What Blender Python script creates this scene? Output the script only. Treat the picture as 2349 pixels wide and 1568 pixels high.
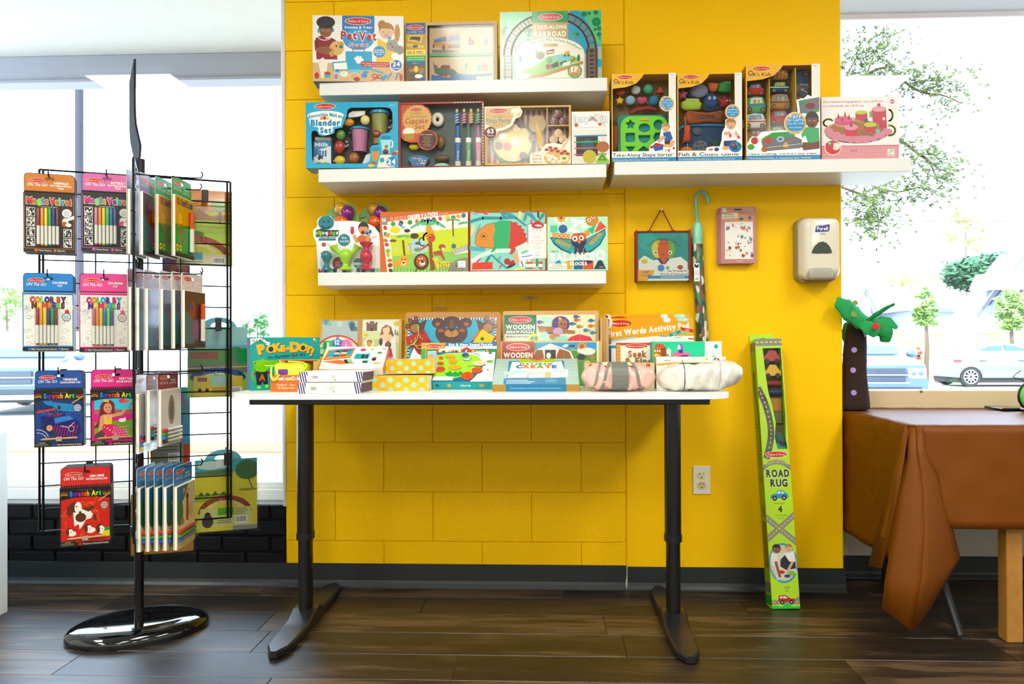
import bpy, bmesh, math, random
from mathutils import Vector, Matrix
from mathutils.geometry import tessellate_polygon
for _o in list(bpy.data.objects): bpy.data.objects.remove(_o, do_unlink=True)
SC = bpy.context.scene
COL = SC.collection
R = math.radians
random.seed(7)

# ------------------------------------------------------------------ camera
IW, IH, FPX = 2349.0, 1568.0, 1907.5
CAM = Vector((0.0, -3.4097, 0.9909))
YAW, PITCH, ROLL = 0.0431, 0.0053, 0.0036
RM = Matrix.Rotation(YAW, 3, 'Z') @ Matrix.Rotation(PITCH, 3, 'X') @ Matrix.Rotation(ROLL, 3, 'Y')
cam = bpy.data.cameras.new('camera'); camo = bpy.data.objects.new('camera', cam); COL.objects.link(camo)
cam.sensor_fit = 'HORIZONTAL'; cam.sensor_width = 36.0; cam.lens = 36.0 * FPX / IW
cam.clip_start = 0.05; cam.clip_end = 400
_r, _f, _u = RM.col[0], RM.col[1], RM.col[2]
camo.matrix_world = Matrix(((_r.x, _u.x, -_f.x, CAM.x), (_r.y, _u.y, -_f.y, CAM.y), (_r.z, _u.z, -_f.z, CAM.z), (0, 0, 0, 1)))
SC.camera = camo

# ------------------------------------------------------------------ world, sun, exposure
SC.view_settings.view_transform = 'Standard'; SC.view_settings.look = 'None'
SC.view_settings.gamma = 1.0; SC.view_settings.use_curve_mapping = False
SC.view_settings.exposure = 0.0
SC.cycles.use_denoising = True
SC.cycles.max_bounces = 8; SC.cycles.diffuse_bounces = 4; SC.cycles.transparent_max_bounces = 12
wd = bpy.data.worlds.new('world'); SC.world = wd; wd.use_nodes = True
bg = wd.node_tree.nodes['Background']
bg.inputs[0].default_value = (0.60, 0.79, 1.0, 1); bg.inputs[1].default_value = 9.5
sun = bpy.data.lights.new('sun', 'SUN'); sun.energy = 9.0; sun.angle = R(0.6); sun.color = (1, .95, .87)
suno = bpy.data.objects.new('sun', sun); COL.objects.link(suno)
suno.rotation_euler = (R(48), 0, R(-28))          # high sun behind the building, so no direct sun enters
LAMP_W = 40.0                                     # watts of each ceiling troffer

# ------------------------------------------------------------------ pixel / plane helpers (photograph = 2349 x 1568)
def ray(x, y): return RM @ Vector(((x - IW / 2) / FPX, 1.0, -(y - IH / 2) / FPX))
def atY(x, y, Y): d = ray(x, y); return CAM + d * ((Y - CAM.y) / d.y)
def atZ(x, y, Z): d = ray(x, y); return CAM + d * ((Z - CAM.z) / d.z)

# ------------------------------------------------------------------ materials
def lin(h):
    h = h.lstrip('#'); v = [int(h[i:i + 2], 16) / 255 for i in (0, 2, 4)]
    return tuple((c / 12.92 if c <= .04045 else ((c + .055) / 1.055) ** 2.4) for c in v) + (1.0,)
_M = {}
def mat(h, rough=.5, metal=0.0, spec=.5, coat=0.0, bump=0.0, bscale=60.0, var=0.0, alpha=None, emit=0.0, name=None):
    k = (h, rough, metal, spec, coat, bump, bscale, var, emit)
    if k in _M: return _M[k]
    m = bpy.data.materials.new(name or 'mat_' + h); m.use_nodes = True
    nt = m.node_tree; b = nt.nodes['Principled BSDF']
    b.inputs['Base Color'].default_value = lin(h); b.inputs['Roughness'].default_value = rough
    b.inputs['Metallic'].default_value = metal; b.inputs['Specular IOR Level'].default_value = spec
    b.inputs['Coat Weight'].default_value = coat
    if emit:
        b.inputs['Emission Color'].default_value = lin(h); b.inputs['Emission Strength'].default_value = emit
    if bump or var:
        tc = nt.nodes.new('ShaderNodeTexCoord'); n = nt.nodes.new('ShaderNodeTexNoise')
        n.inputs['Scale'].default_value = bscale; n.inputs['Detail'].default_value = 4
        nt.links.new(tc.outputs['Object'], n.inputs['Vector'])
        if bump:
            bp = nt.nodes.new('ShaderNodeBump'); bp.inputs['Strength'].default_value = bump; bp.inputs['Distance'].default_value = .004
            nt.links.new(n.outputs['Fac'], bp.inputs['Height']); nt.links.new(bp.outputs['Normal'], b.inputs['Normal'])
        if var:
            mx = nt.nodes.new('ShaderNodeMix'); mx.data_type = 'RGBA'
            c = lin(h); mx.inputs[6].default_value = tuple(x * (1 - var) for x in c[:3]) + (1,); mx.inputs[7].default_value = tuple(min(1, x * (1 + var)) for x in c[:3]) + (1,)
            nt.links.new(n.outputs['Fac'], mx.inputs[0]); nt.links.new(mx.outputs[2], b.inputs['Base Color'])
    _M[k] = m
    return m
def film(name, rough=.05, tint='ffffff', base=.04):
    """thin clear sheet: transparent with a Fresnel gloss"""
    if name in _M: return _M[name]
    m = bpy.data.materials.new(name); m.use_nodes = True; nt = m.node_tree; nt.nodes.clear()
    o = nt.nodes.new('ShaderNodeOutputMaterial'); t = nt.nodes.new('ShaderNodeBsdfTransparent'); g = nt.nodes.new('ShaderNodeBsdfGlossy')
    t.inputs[0].default_value = lin(tint); g.inputs['Roughness'].default_value = rough
    fr = nt.nodes.new('ShaderNodeLayerWeight'); pw = nt.nodes.new('ShaderNodeMath'); pw.operation = 'POWER'; pw.inputs[1].default_value = 5
    ad = nt.nodes.new('ShaderNodeMath'); ad.operation = 'MULTIPLY_ADD'; ad.inputs[1].default_value = .5; ad.inputs[2].default_value = base
    nt.links.new(fr.outputs['Facing'], pw.inputs[0]); nt.links.new(pw.outputs[0], ad.inputs[0])
    mx = nt.nodes.new('ShaderNodeMixShader')
    nt.links.new(ad.outputs[0], mx.inputs[0]); nt.links.new(t.outputs[0], mx.inputs[1]); nt.links.new(g.outputs[0], mx.inputs[2])
    nt.links.new(mx.outputs[0], o.inputs[0]); _M[name] = m
    return m
def print_mat(rough=.4, coat=0.0):
    k = ('print', rough, coat)
    if k in _M: return _M[k]
    m = bpy.data.materials.new('print_r%d' % int(rough * 100)); m.use_nodes = True; nt = m.node_tree; b = nt.nodes['Principled BSDF']
    a = nt.nodes.new('ShaderNodeAttribute'); a.attribute_name = 'ink'
    hs = nt.nodes.new('ShaderNodeHueSaturation'); hs.inputs['Saturation'].default_value = 1.12; hs.inputs['Value'].default_value = .86; nt.links.new(a.outputs['Color'], hs.inputs['Color'])
    nt.links.new(hs.outputs[0], b.inputs['Base Color']); b.inputs['Roughness'].default_value = rough; b.inputs['Coat Weight'].default_value = coat
    b.inputs['Coat Roughness'].default_value = .08
    _M[k] = m
    return m
GLASS = film('window_glass', .02)
CLEAR = film('clear_plastic', .11, 'f8f9f8', .018)

# ------------------------------------------------------------------ objects
def reg(o, label=None, cat=None, group=None, kind=None):
    if label: o['label'] = label
    if cat: o['category'] = cat
    if group: o['group'] = group
    if kind: o['kind'] = kind
    return o
def empty(name, loc=(0, 0, 0), rz=0, parent=None):
    o = bpy.data.objects.new(name, None); COL.objects.link(o); o.location = loc; o.rotation_euler = (0, 0, rz); o.parent = parent
    o.empty_display_size = .05
    return o
def copy_tree(o, parent=None):
    c = o.copy(); COL.objects.link(c); c.parent = parent
    for ch in list(o.children): copy_tree(ch, c)
    return c
def rrect(x0, z0, x1, z1, r, n=4):
    p = []
    for cx, cz, a in ((x1 - r, z1 - r, 0), (x0 + r, z1 - r, 90), (x0 + r, z0 + r, 180), (x1 - r, z0 + r, 270)):
        for i in range(n + 1):
            t = R(a + 90 * i / n); p.append((cx + r * math.cos(t), cz + r * math.sin(t)))
    return p
def circ(cx, cz, rx, rz=None, n=20, a0=0, a1=360):
    rz = rz or rx; full = abs(a1 - a0) >= 360; m = n if full else n + 1
    return [(cx + rx * math.cos(R(a0 + (a1 - a0) * i / n)), cz + rz * math.sin(R(a0 + (a1 - a0) * i / n))) for i in range(m)]
class MB:
    def __init__(s): s.v = []; s.f = []; s.mi = []; s.ink = []; s.cur = 0
    def add(s, vs, fs, ink=None):
        b = len(s.v); s.v += [tuple(p) for p in vs]
        for f in fs: s.f.append(tuple(b + i for i in f)); s.mi.append(s.cur); s.ink.append(ink)
        return s
    def m(s, i): s.cur = i; return s
    def box(s, x0, y0, z0, x1, y1, z1, ch=0.0, ink=None):
        if ch <= 0:
            v = [(x, y, z) for z in (z0, z1) for y in (y0, y1) for x in (x0, x1)]
            return s.add(v, [(0, 2, 3, 1), (4, 5, 7, 6), (0, 1, 5, 4), (2, 6, 7, 3), (0, 4, 6, 2), (1, 3, 7, 5)], ink)
        c = ch; X = (x0, x0 + c, x1 - c, x1); Y = (y0, y0 + c, y1 - c, y1); Z = (z0, z0 + c, z1 - c, z1)
        V = []; I = {}
        def g(i, j, k):
            if (i, j, k) not in I: I[(i, j, k)] = len(V); V.append((X[i], Y[j], Z[k]))
            return I[(i, j, k)]
        F = []
        for a in (0, 1):
            e = 3 * a; w = (lambda q: q) if a else (lambda q: q[::-1])
            F.append(w((g(e, 1, 1), g(e, 2, 1), g(e, 2, 2), g(e, 1, 2)))); F.append(w((g(1, e, 1), g(1, e, 2), g(2, e, 2), g(2, e, 1)))); F.append(w((g(1, 1, e), g(2, 1, e), g(2, 2, e), g(1, 2, e))))
        for a in (0, 1):
            for b in (0, 1):
                p, q, pi, qi = 3 * a, 3 * b, 1 + a, 1 + b
                F.append((g(p, qi, 1), g(p, qi, 2), g(pi, q, 2), g(pi, q, 1))); F.append((g(p, 1, qi), g(p, 2, qi), g(pi, 2, q), g(pi, 1, q))); F.append((g(1, p, qi), g(2, p, qi), g(2, pi, q), g(1, pi, q)))
                for d in (0, 1):
                    t, ti = 3 * d, 1 + d; F.append((g(p, qi, ti), g(pi, q, ti), g(pi, qi, t)))
        return s.add(V, F, ink)
    def prism(s, pts, a0, a1, ax='y', holes=(), ink=None):
        """2-D outline (u,w) extruded along ax; ax y: (u,.,w), z: (u,w,.), x: (.,u,w)"""
        def P(u, w, a): return (u, a, w) if ax == 'y' else ((u, w, a) if ax == 'z' else (a, u, w))
        loops = [list(pts)] + [list(h) for h in holes]; flat = [q for l in loops for q in l]; n = len(flat)
        tris = tessellate_polygon([[Vector((q[0], q[1], 0)) for q in l] for l in loops])
        vs = [P(u, w, a0) for u, w in flat] + [P(u, w, a1) for u, w in flat]
        fs = [tuple(t) for t in tris] + [tuple(n + i for i in reversed(t)) for t in tris]
        b = 0
        for l in loops:
            k = len(l)
            for i in range(k): j = (i + 1) % k; fs.append((b + i, b + j, n + b + j, n + b + i))
            b += k
        return s.add(vs, fs, ink)
    def tube(s, path, r, n=8, cap=True, closed=False, ink=None):
        path = [Vector(p) for p in path]; N = len(path); rr = r if isinstance(r, (list, tuple)) else [r] * N
        vs = []; up = None
        for i in range(N):
            a = path[(i - 1) % N] if (closed or i > 0) else path[i]; b = path[(i + 1) % N] if (closed or i < N - 1) else path[i]
            t = (b - a); t = t.normalized() if t.length > 1e-9 else Vector((0, 0, 1))
            if up is None: up = t.orthogonal().normalized()
            else:
                up = up - t * up.dot(t); up = up.normalized() if up.length > 1e-6 else t.orthogonal().normalized()
            w = t.cross(up)
            for j in range(n):
                q = 2 * math.pi * j / n; vs.append(path[i] + (up * math.cos(q) + w * math.sin(q)) * rr[i])
        fs = []
        for i in range(N if closed else N - 1):
            i2 = (i + 1) % N
            for j in range(n): j2 = (j + 1) % n; fs.append((i * n + j, i * n + j2, i2 * n + j2, i2 * n + j))
        if cap and not closed: fs.append(tuple(range(n))[::-1]); fs.append(tuple((N - 1) * n + j for j in range(n)))
        return s.add(vs, fs, ink)
    def lathe(s, prof, n=16, c=(0, 0, 0), sx=1.0, sy=1.0, ink=None):
        vs = []; fs = []
        for r, z in prof:
            for j in range(n): q = 2 * math.pi * j / n; vs.append((c[0] + sx * r * math.cos(q), c[1] + sy * r * math.sin(q), c[2] + z))
        for i in range(len(prof) - 1):
            for j in range(n): j2 = (j + 1) % n; fs.append((i * n + j, i * n + j2, (i + 1) * n + j2, (i + 1) * n + j))
        if prof[0][0] > 1e-6: fs.append(tuple(range(n))[::-1])
        if prof[-1][0] > 1e-6: fs.append(tuple((len(prof) - 1) * n + j for j in range(n)))
        return s.add(vs, fs, ink)
    def ball(s, c, rx, ry=None, rz=None, n=12, ink=None):
        ry = ry or rx; rz = rz or rx; h = max(4, n // 2)
        pr = [(math.sin(math.pi * i / h), -math.cos(math.pi * i / h)) for i in range(h + 1)]
        vs = []; fs = []
        for r, z in pr:
            for j in range(n): q = 2 * math.pi * j / n; vs.append((c[0] + rx * r * math.cos(q), c[1] + ry * r * math.sin(q), c[2] + rz * z))
        for i in range(h):
            for j in range(n): j2 = (j + 1) % n; fs.append((i * n + j, i * n + j2, (i + 1) * n + j2, (i + 1) * n + j))
        return s.add(vs, fs, ink)
    def xf(s, M, start=0):
        for i in range(start, len(s.v)): s.v[i] = tuple(M @ Vector(s.v[i]))
        return s
    def mesh(s, name, mats, smooth=False):
        me = bpy.data.meshes.new(name); me.from_pydata(s.v, [], s.f)
        for m in (mats if isinstance(mats, (list, tuple)) else [mats]): me.materials.append(m)
        if any(s.mi): me.polygons.foreach_set('material_index', s.mi)
        if any(i is not None for i in s.ink):
            at = me.attributes.new('ink', 'FLOAT_COLOR', 'FACE'); buf = []
            for i in s.ink: buf += list(lin(i or 'ffffff'))
            at.data.foreach_set('color', buf)
        me.update()
        if smooth:
            me.polygons.foreach_set('use_smooth', [True] * len(me.polygons))
            me.set_sharp_from_angle(angle=R(smooth if smooth > 1 else 35))
        return me
    def build(s, name, mats, parent=None, smooth=False, loc=(0, 0, 0), rot=(0, 0, 0)):
        o = bpy.data.objects.new(name, s.mesh(name, mats, smooth)); COL.objects.link(o); o.parent = parent; o.location = loc; o.rotation_euler = rot
        return o
def inst(o, parent=None, loc=None, rot=None):
    c = o.copy(); COL.objects.link(c); c.parent = parent
    if loc is not None: c.location = loc
    if rot is not None: c.rotation_euler = rot
    return c
def bez(p, n=12):
    """smooth path through points (Catmull-Rom)"""
    p = [Vector(q) for q in p]; out = []
    for i in range(len(p) - 1):
        a = p[max(i - 1, 0)]; b = p[i]; c = p[i + 1]; d = p[min(i + 2, len(p) - 1)]
        for k in range(n):
            t = k / n; out.append(.5 * ((2 * b) + (c - a) * t + (2 * a - 5 * b + 4 * c - d) * t * t + (3 * b - a - 3 * c + d) * t ** 3))
    out.append(p[-1]); return out

# ------------------------------------------------------------------ flat print: lettering and pictures as coloured faces on a panel
_G = {}
_tc = bpy.data.curves.new('lettering', 'FONT'); _to = bpy.data.objects.new('lettering', _tc); COL.objects.link(_to)
_tc.resolution_u = 3; _tc.fill_mode = 'FRONT'   # (this lettering stencil is removed again at the end)
def glyph(c, wt):
    k = (c, round(wt, 3))
    if k not in _G:
        _tc.body = c; _tc.offset = wt; bpy.context.view_layer.update()
        ev = _to.evaluated_get(bpy.context.evaluated_depsgraph_get()); me = ev.to_mesh()
        vs = [(v.co.x, v.co.y) for v in me.vertices]; fs = [tuple(p.vertices) for p in me.polygons]; ev.to_mesh_clear()
        xs = [v[0] for v in vs] or [0, .28]
        _G[k] = (vs, fs, min(xs), max(xs))
    return _G[k]
def _clip(poly, x0, y0, x1, y1):
    def cut(p, ins, it):
        o = []
        for i in range(len(p)):
            a, b = p[i - 1], p[i]; ia, ib = ins(a), ins(b)
            if ib:
                if not ia: o.append(it(a, b))
                o.append(b)
            elif ia: o.append(it(a, b))
        return o
    def ix(v): return lambda a, b: (v, a[1] + (b[1] - a[1]) * (v - a[0]) / (b[0] - a[0]))
    def iy(v): return lambda a, b: (a[0] + (b[0] - a[0]) * (v - a[1]) / (b[1] - a[1]), v)
    for ins, it in ((lambda q: q[0] >= x0, ix(x0)), (lambda q: q[0] <= x1, ix(x1)), (lambda q: q[1] >= y0, iy(y0)), (lambda q: q[1] <= y1, iy(y1))):
        if len(poly) < 3: return []
        poly = cut(poly, ins, it)
    return poly if len(poly) >= 3 else []
class Art:
    """panel x0..x1, y0..y1 in sketch units (y down); made on the local plane y = y_front, x -w/2..w/2, z 0..h"""
    STEP = 4e-5
    def __init__(s, x0, y0, x1, y1, w, h):
        s.b = (x0, y0, x1, y1); s.w = w; s.h = h; s.it = []; s.boxes = []
        s.kx = w / (x1 - x0); s.kz = h / (y1 - y0)
    def _put(s, polys, col):
        out = []
        for p in polys:
            q = _clip(list(p), *s.b)
            if q: out.append(q)
        if not out: return s
        xs = [a[0] for p in out for a in p]; ys = [a[1] for p in out for a in p]; bb = (min(xs), min(ys), max(xs), max(ys))
        L = 0
        for o, l in s.boxes:
            if l >= L and o[0] < bb[2] and o[2] > bb[0] and o[1] < bb[3] and o[3] > bb[1]: L = l + 1
        s.boxes.append((bb, L)); s.it.append((out, col, L)); return s
    def bgd(s, col): return s._put([[(s.b[0], s.b[1]), (s.b[2], s.b[1]), (s.b[2], s.b[3]), (s.b[0], s.b[3])]], col)
    def r(s, x0, y0, x1, y1, col): return s._put([[(x0, y0), (x1, y0), (x1, y1), (x0, y1)]], col)
    def rr(s, x0, y0, x1, y1, rad, col): return s._put([rrect(x0, y0, x1, y1, rad)], col)
    def e(s, cx, cy, rx, ry, col, n=22, rot=0):
        p = circ(0, 0, rx, ry, n); c, q = math.cos(R(rot)), math.sin(R(rot))
        return s._put([[(cx + a * c - b * q, cy + a * q + b * c) for a, b in p]], col)
    def arc(s, cx, cy, rx, ry, wd, a0, a1, col, n=20):
        o = [(cx + rx * math.cos(R(a0 + (a1 - a0) * i / n)), cy + ry * math.sin(R(a0 + (a1 - a0) * i / n))) for i in range(n + 1)]
        return s.l(o, wd, col)
    def p(s, col, *q):
        pts = [(q[i], q[i + 1]) for i in range(0, len(q), 2)]
        tr = tessellate_polygon([[Vector((a, b, 0)) for a, b in pts]])
        return s._put([[pts[i] for i in t] for t in tr], col)
    def l(s, pts, wd, col):
        if not isinstance(pts[0], (tuple, list)): pts = [(pts[i], pts[i + 1]) for i in range(0, len(pts), 2)]
        ps = []
        for a, b in zip(pts[:-1], pts[1:]):
            dx, dy = b[0] - a[0], b[1] - a[1]; L = math.hypot(dx, dy) or 1; nx, ny = -dy / L * wd / 2, dx / L * wd / 2; ex, ey = dx / L * wd * .2, dy / L * wd * .2
            ps.append([(a[0] - ex + nx, a[1] - ey + ny), (b[0] + ex + nx, b[1] + ey + ny), (b[0] + ex - nx, b[1] + ey - ny), (a[0] - ex - nx, a[1] - ey - ny)])
        return s._put(ps, col)
    def star(s, cx, cy, ra, rb, n, col, rot=-90):
        p = []
        for i in range(2 * n):
            q = R(rot + 180 * i / n); r_ = ra if i % 2 == 0 else rb; p += [cx + r_ * math.cos(q), cy + r_ * math.sin(q)]
        return s.p(col, *p)
    def t(s, txt, cx, cy, h, col, w=None, o=None, ow=.05, wt=.012, rot=0, arc=0, sh=0, sp=.07):
        """lettering with cap height h centred on cx,cy; col may be a list (one per letter); o = outline colour; arc = sagitta-ish radius (+ bows up); sh = slant"""
        lay = []; x = 0
        for ch in txt:
            if ch == ' ': x += .3; lay.append(None); continue
            vs, fs, a, b = glyph(ch, wt); lay.append((ch, x - a)); x += (b - a) + sp
        tot = x - sp; k = h / .73; kx = k if w is None else w / tot
        c0, q0 = math.cos(R(rot)), math.sin(R(rot)); cols = col if isinstance(col, (list, tuple)) else [col]
        def T(px, py):
            X = (px - tot / 2 + sh * (py - .36)) * kx; Y = -(py - .36) * k
            if arc:
                an = X / arc; rr_ = arc - Y; X2 = rr_ * math.sin(an); Y2 = arc - rr_ * math.cos(an); X, Y = X2, Y2
            return (cx + X * c0 - Y * q0, cy + X * q0 + Y * c0)
        def emit(weight, colf):
            groups = {}
            n = 0
            for it in lay:
                if it is None: continue
                vs, fs, a, b = glyph(it[0], weight); pts = [T(it[1] + vx, vy) for vx, vy in vs]
                groups.setdefault(colf(n), []).extend([[pts[i] for i in f] for f in fs]); n += 1
            for c, ps in groups.items(): s._put(ps, c)
        if o: emit(wt + ow, lambda n: o)
        emit(wt, lambda n: cols[n % len(cols)])
        return s
    def logo(s, cx, cy, rx, ry, edge='f3e9d8'):
        s.e(cx, cy, rx, ry, edge); s.e(cx, cy, rx * .94, ry * .88, 'c8281c')
        return s.t('Melissa & Doug', cx, cy, ry * .62, 'f6e6d4', w=rx * 1.5, sh=.15, wt=0)
    def onthego(s, cx, cy, u, col='ffffff'):
        s.logo(cx - .02 * u, cy - .42 * u, .80 * u, .24 * u)
        return s.t('ON The GO', cx, cy + .02 * u, .32 * u, col, w=1.85 * u, sh=.2, wt=.004)
    def bar(s, x0, y0, x1, y1, col='222222', n=11, white='f4f4ee'):
        s.r(x0, y0, x1, y1, white); rnd = random.Random(int(x0 * 7 + y0)); x = x0 + (x1 - x0) * .08
        ps = []
        for i in range(n):
            wv = (x1 - x0) * rnd.choice((.02, .035, .05)); ps.append([(x, y0 + (y1 - y0) * .12), (x + wv, y0 + (y1 - y0) * .12), (x + wv, y1 - (y1 - y0) * .2), (x, y1 - (y1 - y0) * .2)]); x += wv + (x1 - x0) * .035
            if x > x1 - (x1 - x0) * .08: break
        return s._put(ps, col)
    def lines(s, x0, y0, x1, n, dy, wd, col):
        rnd = random.Random(int(x0 + y0)); ps = []
        for i in range(n):
            y = y0 + i * dy; e_ = x1 - rnd.random() * (x1 - x0) * .25; ps.append([(x0, y), (e_, y), (e_, y + wd), (x0, y + wd)])
        return s._put(ps, col)
    def face(s, cx, cy, rx, ry, skin, hair, top=.55):
        """simple child's head: hair cap, face, eyes, nose, smile"""
        s.e(cx, cy - ry * .22, rx * 1.12, ry * 1.02, hair); s.e(cx - rx, cy + ry * .08, rx * .18, ry * .2, skin); s.e(cx + rx, cy + ry * .08, rx * .18, ry * .2, skin)
        s.e(cx, cy + ry * .1, rx, ry * .95, skin)
        s.p(hair, *[c for i in range(11) for c in (cx + rx * 1.05 * math.cos(R(180 + 18 * i)), cy + ry * (.0 + top * math.sin(R(180 + 18 * i)) * 1.9) - ry * .05)], cx + rx * .7, cy - ry * .38, cx - rx * .7, cy - ry * .42)
        for sx in (-1, 1): s.e(cx + sx * rx * .4, cy + ry * .05, rx * .16, ry * .09, 'f4efe8'); s.e(cx + sx * rx * .4, cy + ry * .05, rx * .09, ry * .09, '241a14')
        s.arc(cx, cy + ry * .42, rx * .35, ry * .2, ry * .07, 20, 160, '8a3a30')
        return s.l([(cx, cy + ry * .1), (cx + rx * .08, cy + ry * .32), (cx - rx * .1, cy + ry * .34)], ry * .04, 'a8704c')
    def build(s, name, parent, yf, mat=None, M=None):
        mb = MB()
        for polys, col, L in s.it:
            y = -s.STEP * (L + 1)
            for p in polys:
                pts = [((a - s.b[0]) * s.kx - s.w / 2, y, s.h - (b - s.b[1]) * s.kz) for a, b in p]
                ar = sum(pts[i - 1][0] * pts[i][2] - pts[i][0] * pts[i - 1][2] for i in range(len(pts)))
                if ar < 0: pts.reverse()
                mb.add(pts, [tuple(range(len(pts)))], col)
        if M is not None: mb.xf(M)
        o = mb.build(name, mat or print_mat(), parent)
        o.location.y = yf if M is None else 0
        return o
# ================================================================== the room
XL, XR, YB, ZC = -4.2, 4.6, -8.6, 2.78          # left wall, right wall, back wall, ceiling
WX0, WX1, CX1, RY = -1.088, 0.317, 1.187, 0.20  # block wall, column, depth of the recessed window wall
def paint(name, h, rough, bscale, bump, var=.05):
    return mat(h, rough, spec=.12, bump=bump, bscale=bscale, var=var, name=name)
YEL = paint('yellow_block_paint', 'f8c200', .42, 55, .35)
YELS = paint('yellow_drywall_paint', 'f9c400', .45, 120, .06, .03)
WHITEW = mat('e9e6df', .6, bump=.1, bscale=40, name='white_wall_paint')
# floor: base slab and vinyl planks
def plank_mat():
    m = bpy.data.materials.new('dark_oak_vinyl'); m.use_nodes = True; nt = m.node_tree; b = nt.nodes['Principled BSDF']; L = nt.links.new
    tc = nt.nodes.new('ShaderNodeTexCoord'); oi = nt.nodes.new('ShaderNodeObjectInfo'); ad = nt.nodes.new('ShaderNodeVectorMath'); ad.operation = 'ADD'
    sc = nt.nodes.new('ShaderNodeVectorMath'); sc.operation = 'SCALE'; cb = nt.nodes.new('ShaderNodeCombineXYZ')
    L(oi.outputs['Random'], cb.inputs[0]); L(oi.outputs['Random'], cb.inputs[1]); L(oi.outputs['Random'], cb.inputs[2])
    L(cb.outputs[0], sc.inputs[0]); sc.inputs['Scale'].default_value = 31.0
    L(tc.outputs['Object'], ad.inputs[0]); L(sc.outputs[0], ad.inputs[1])
    def noise(sx, sy, det, dist=0.0):
        mp = nt.nodes.new('ShaderNodeMapping'); mp.inputs['Scale'].default_value = (sx, sy, 1); L(ad.outputs[0], mp.inputs[0])
        n = nt.nodes.new('ShaderNodeTexNoise'); n.inputs['Scale'].default_value = 1; n.inputs['Detail'].default_value = det; n.inputs['Distortion'].default_value = dist; L(mp.outputs[0], n.inputs[0]); return n
    n1 = noise(2.6, 15, 7, .8); n2 = noise(5, 120, 6)
    cr = nt.nodes.new('ShaderNodeValToRGB'); cr.color_ramp.elements[0].position = .40; cr.color_ramp.elements[1].position = .66
    cr.color_ramp.elements[0].color = lin('130c07'); cr.color_ramp.elements[1].color = lin('56432e')
    e = cr.color_ramp.elements.new(.52); e.color = lin('2a1e13')
    ma = nt.nodes.new('ShaderNodeMath'); ma.operation = 'MULTIPLY_ADD'; ma.inputs[1].default_value = .5
    L(n2.outputs['Fac'], ma.inputs[0]); m2 = nt.nodes.new('ShaderNodeMath'); m2.operation = 'MULTIPLY_ADD'; m2.inputs[1].default_value = .22; L(oi.outputs['Random'], m2.inputs[0])
    m3 = nt.nodes.new('ShaderNodeMath'); m3.operation = 'MULTIPLY'; m3.inputs[1].default_value = .85; L(n1.outputs['Fac'], m3.inputs[0]); L(m3.outputs[0], m2.inputs[2]); L(m2.outputs[0], ma.inputs[2])
    s4 = nt.nodes.new('ShaderNodeMath'); s4.operation = 'SUBTRACT'; s4.inputs[1].default_value = .26; L(ma.outputs[0], s4.inputs[0])
    L(s4.outputs[0], cr.inputs[0]); L(cr.outputs[0], b.inputs['Base Color'])
    b.inputs['Roughness'].default_value = .42; b.inputs['Specular IOR Level'].default_value = .75
    bp = nt.nodes.new('ShaderNodeBump'); bp.inputs['Strength'].default_value = .2; bp.inputs['Distance'].default_value = .002
    L(n2.outputs['Fac'], bp.inputs['Height']); L(bp.outputs[0], b.inputs['Normal'])
    return m
PLANK = plank_mat()
floor = reg(MB().box(XL, YB, -.12, XR, .35, -.004).build('floor', PLANK), kind='structure')
PW, PL = .2032, 1.22
pm = MB().box(0, 0, -.006, PL - .0016, PW - .0016, 0, .0012).mesh('plank', PLANK)
rows = 17
for k in range(rows):
    y1 = .073 - PW * k; off = (k * .47 + (k % 3) * .21) % PL
    x = -3.6 + off - PL
    while x < 3.4:
        o = bpy.data.objects.new('plank', pm); COL.objects.link(o); o.parent = floor; o.location = (x, y1 - PW, 0); x += PL
# walls out of sight
def wall(name, *b): return reg(MB().box(*b).build(name, WHITEW), kind='structure')
wall('wall_left', XL - .15, YB, 0, XL, .2, ZC); wall('wall_right', XR, YB, 0, XR + .15, .35, ZC); wall('wall_back', XL - .15, YB - .15, 0, XR + .15, YB, ZC)
reg(MB().box(XL - .3, YB - .3, ZC, XR + .3, .45, ZC + .2).build('ceiling', mat('e4e2dc', .8, bump=.2, bscale=90, name='ceiling_tile')), kind='structure')
# ---- block wall
wf = reg(MB().box(WX0, .006, 0, WX1, .26, ZC).build('wall_front', YEL), kind='structure')
ZJ, CH, BL, JX = 2.2219, .2032, .4064, -.882
fullm = None
def block(x0, x1, z0, z1, c):
    global fullm
    g = .0009; full = abs((x1 - x0) - BL) < 1e-4 and abs(z1 - z0 - CH) < 1e-4
    if full and fullm is not None: me = fullm
    else:
        me = MB().box(g, 0, g, x1 - x0 - g, .02, z1 - z0 - g, .0016).mesh('concrete_block', YEL)
        if full: fullm = me
    o = bpy.data.objects.new('concrete_block', me); COL.objects.link(o); o.parent = wf; o.location = (x0, random.uniform(-.0004, .0003), z0)
for k in range(-3, 12):
    z0, z1 = max(ZJ - CH * (k + 1), 0), min(ZJ - CH * k, ZC)
    if z1 - z0 < .02: continue
    x = JX + (0 if k % 2 == 1 else BL / 2) - 2 * BL
    while x < WX1:
        a, b = max(x, WX0), min(x + BL, WX1 - .002)
        if b - a > .015: block(a, b, z0, z1, k)
        x += BL
# ---- drywall column and recess
reg(MB().box(WX1, -.002, 0, CX1, .5, ZC, .004).build('wall_column', YELS), kind='structure')
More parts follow.
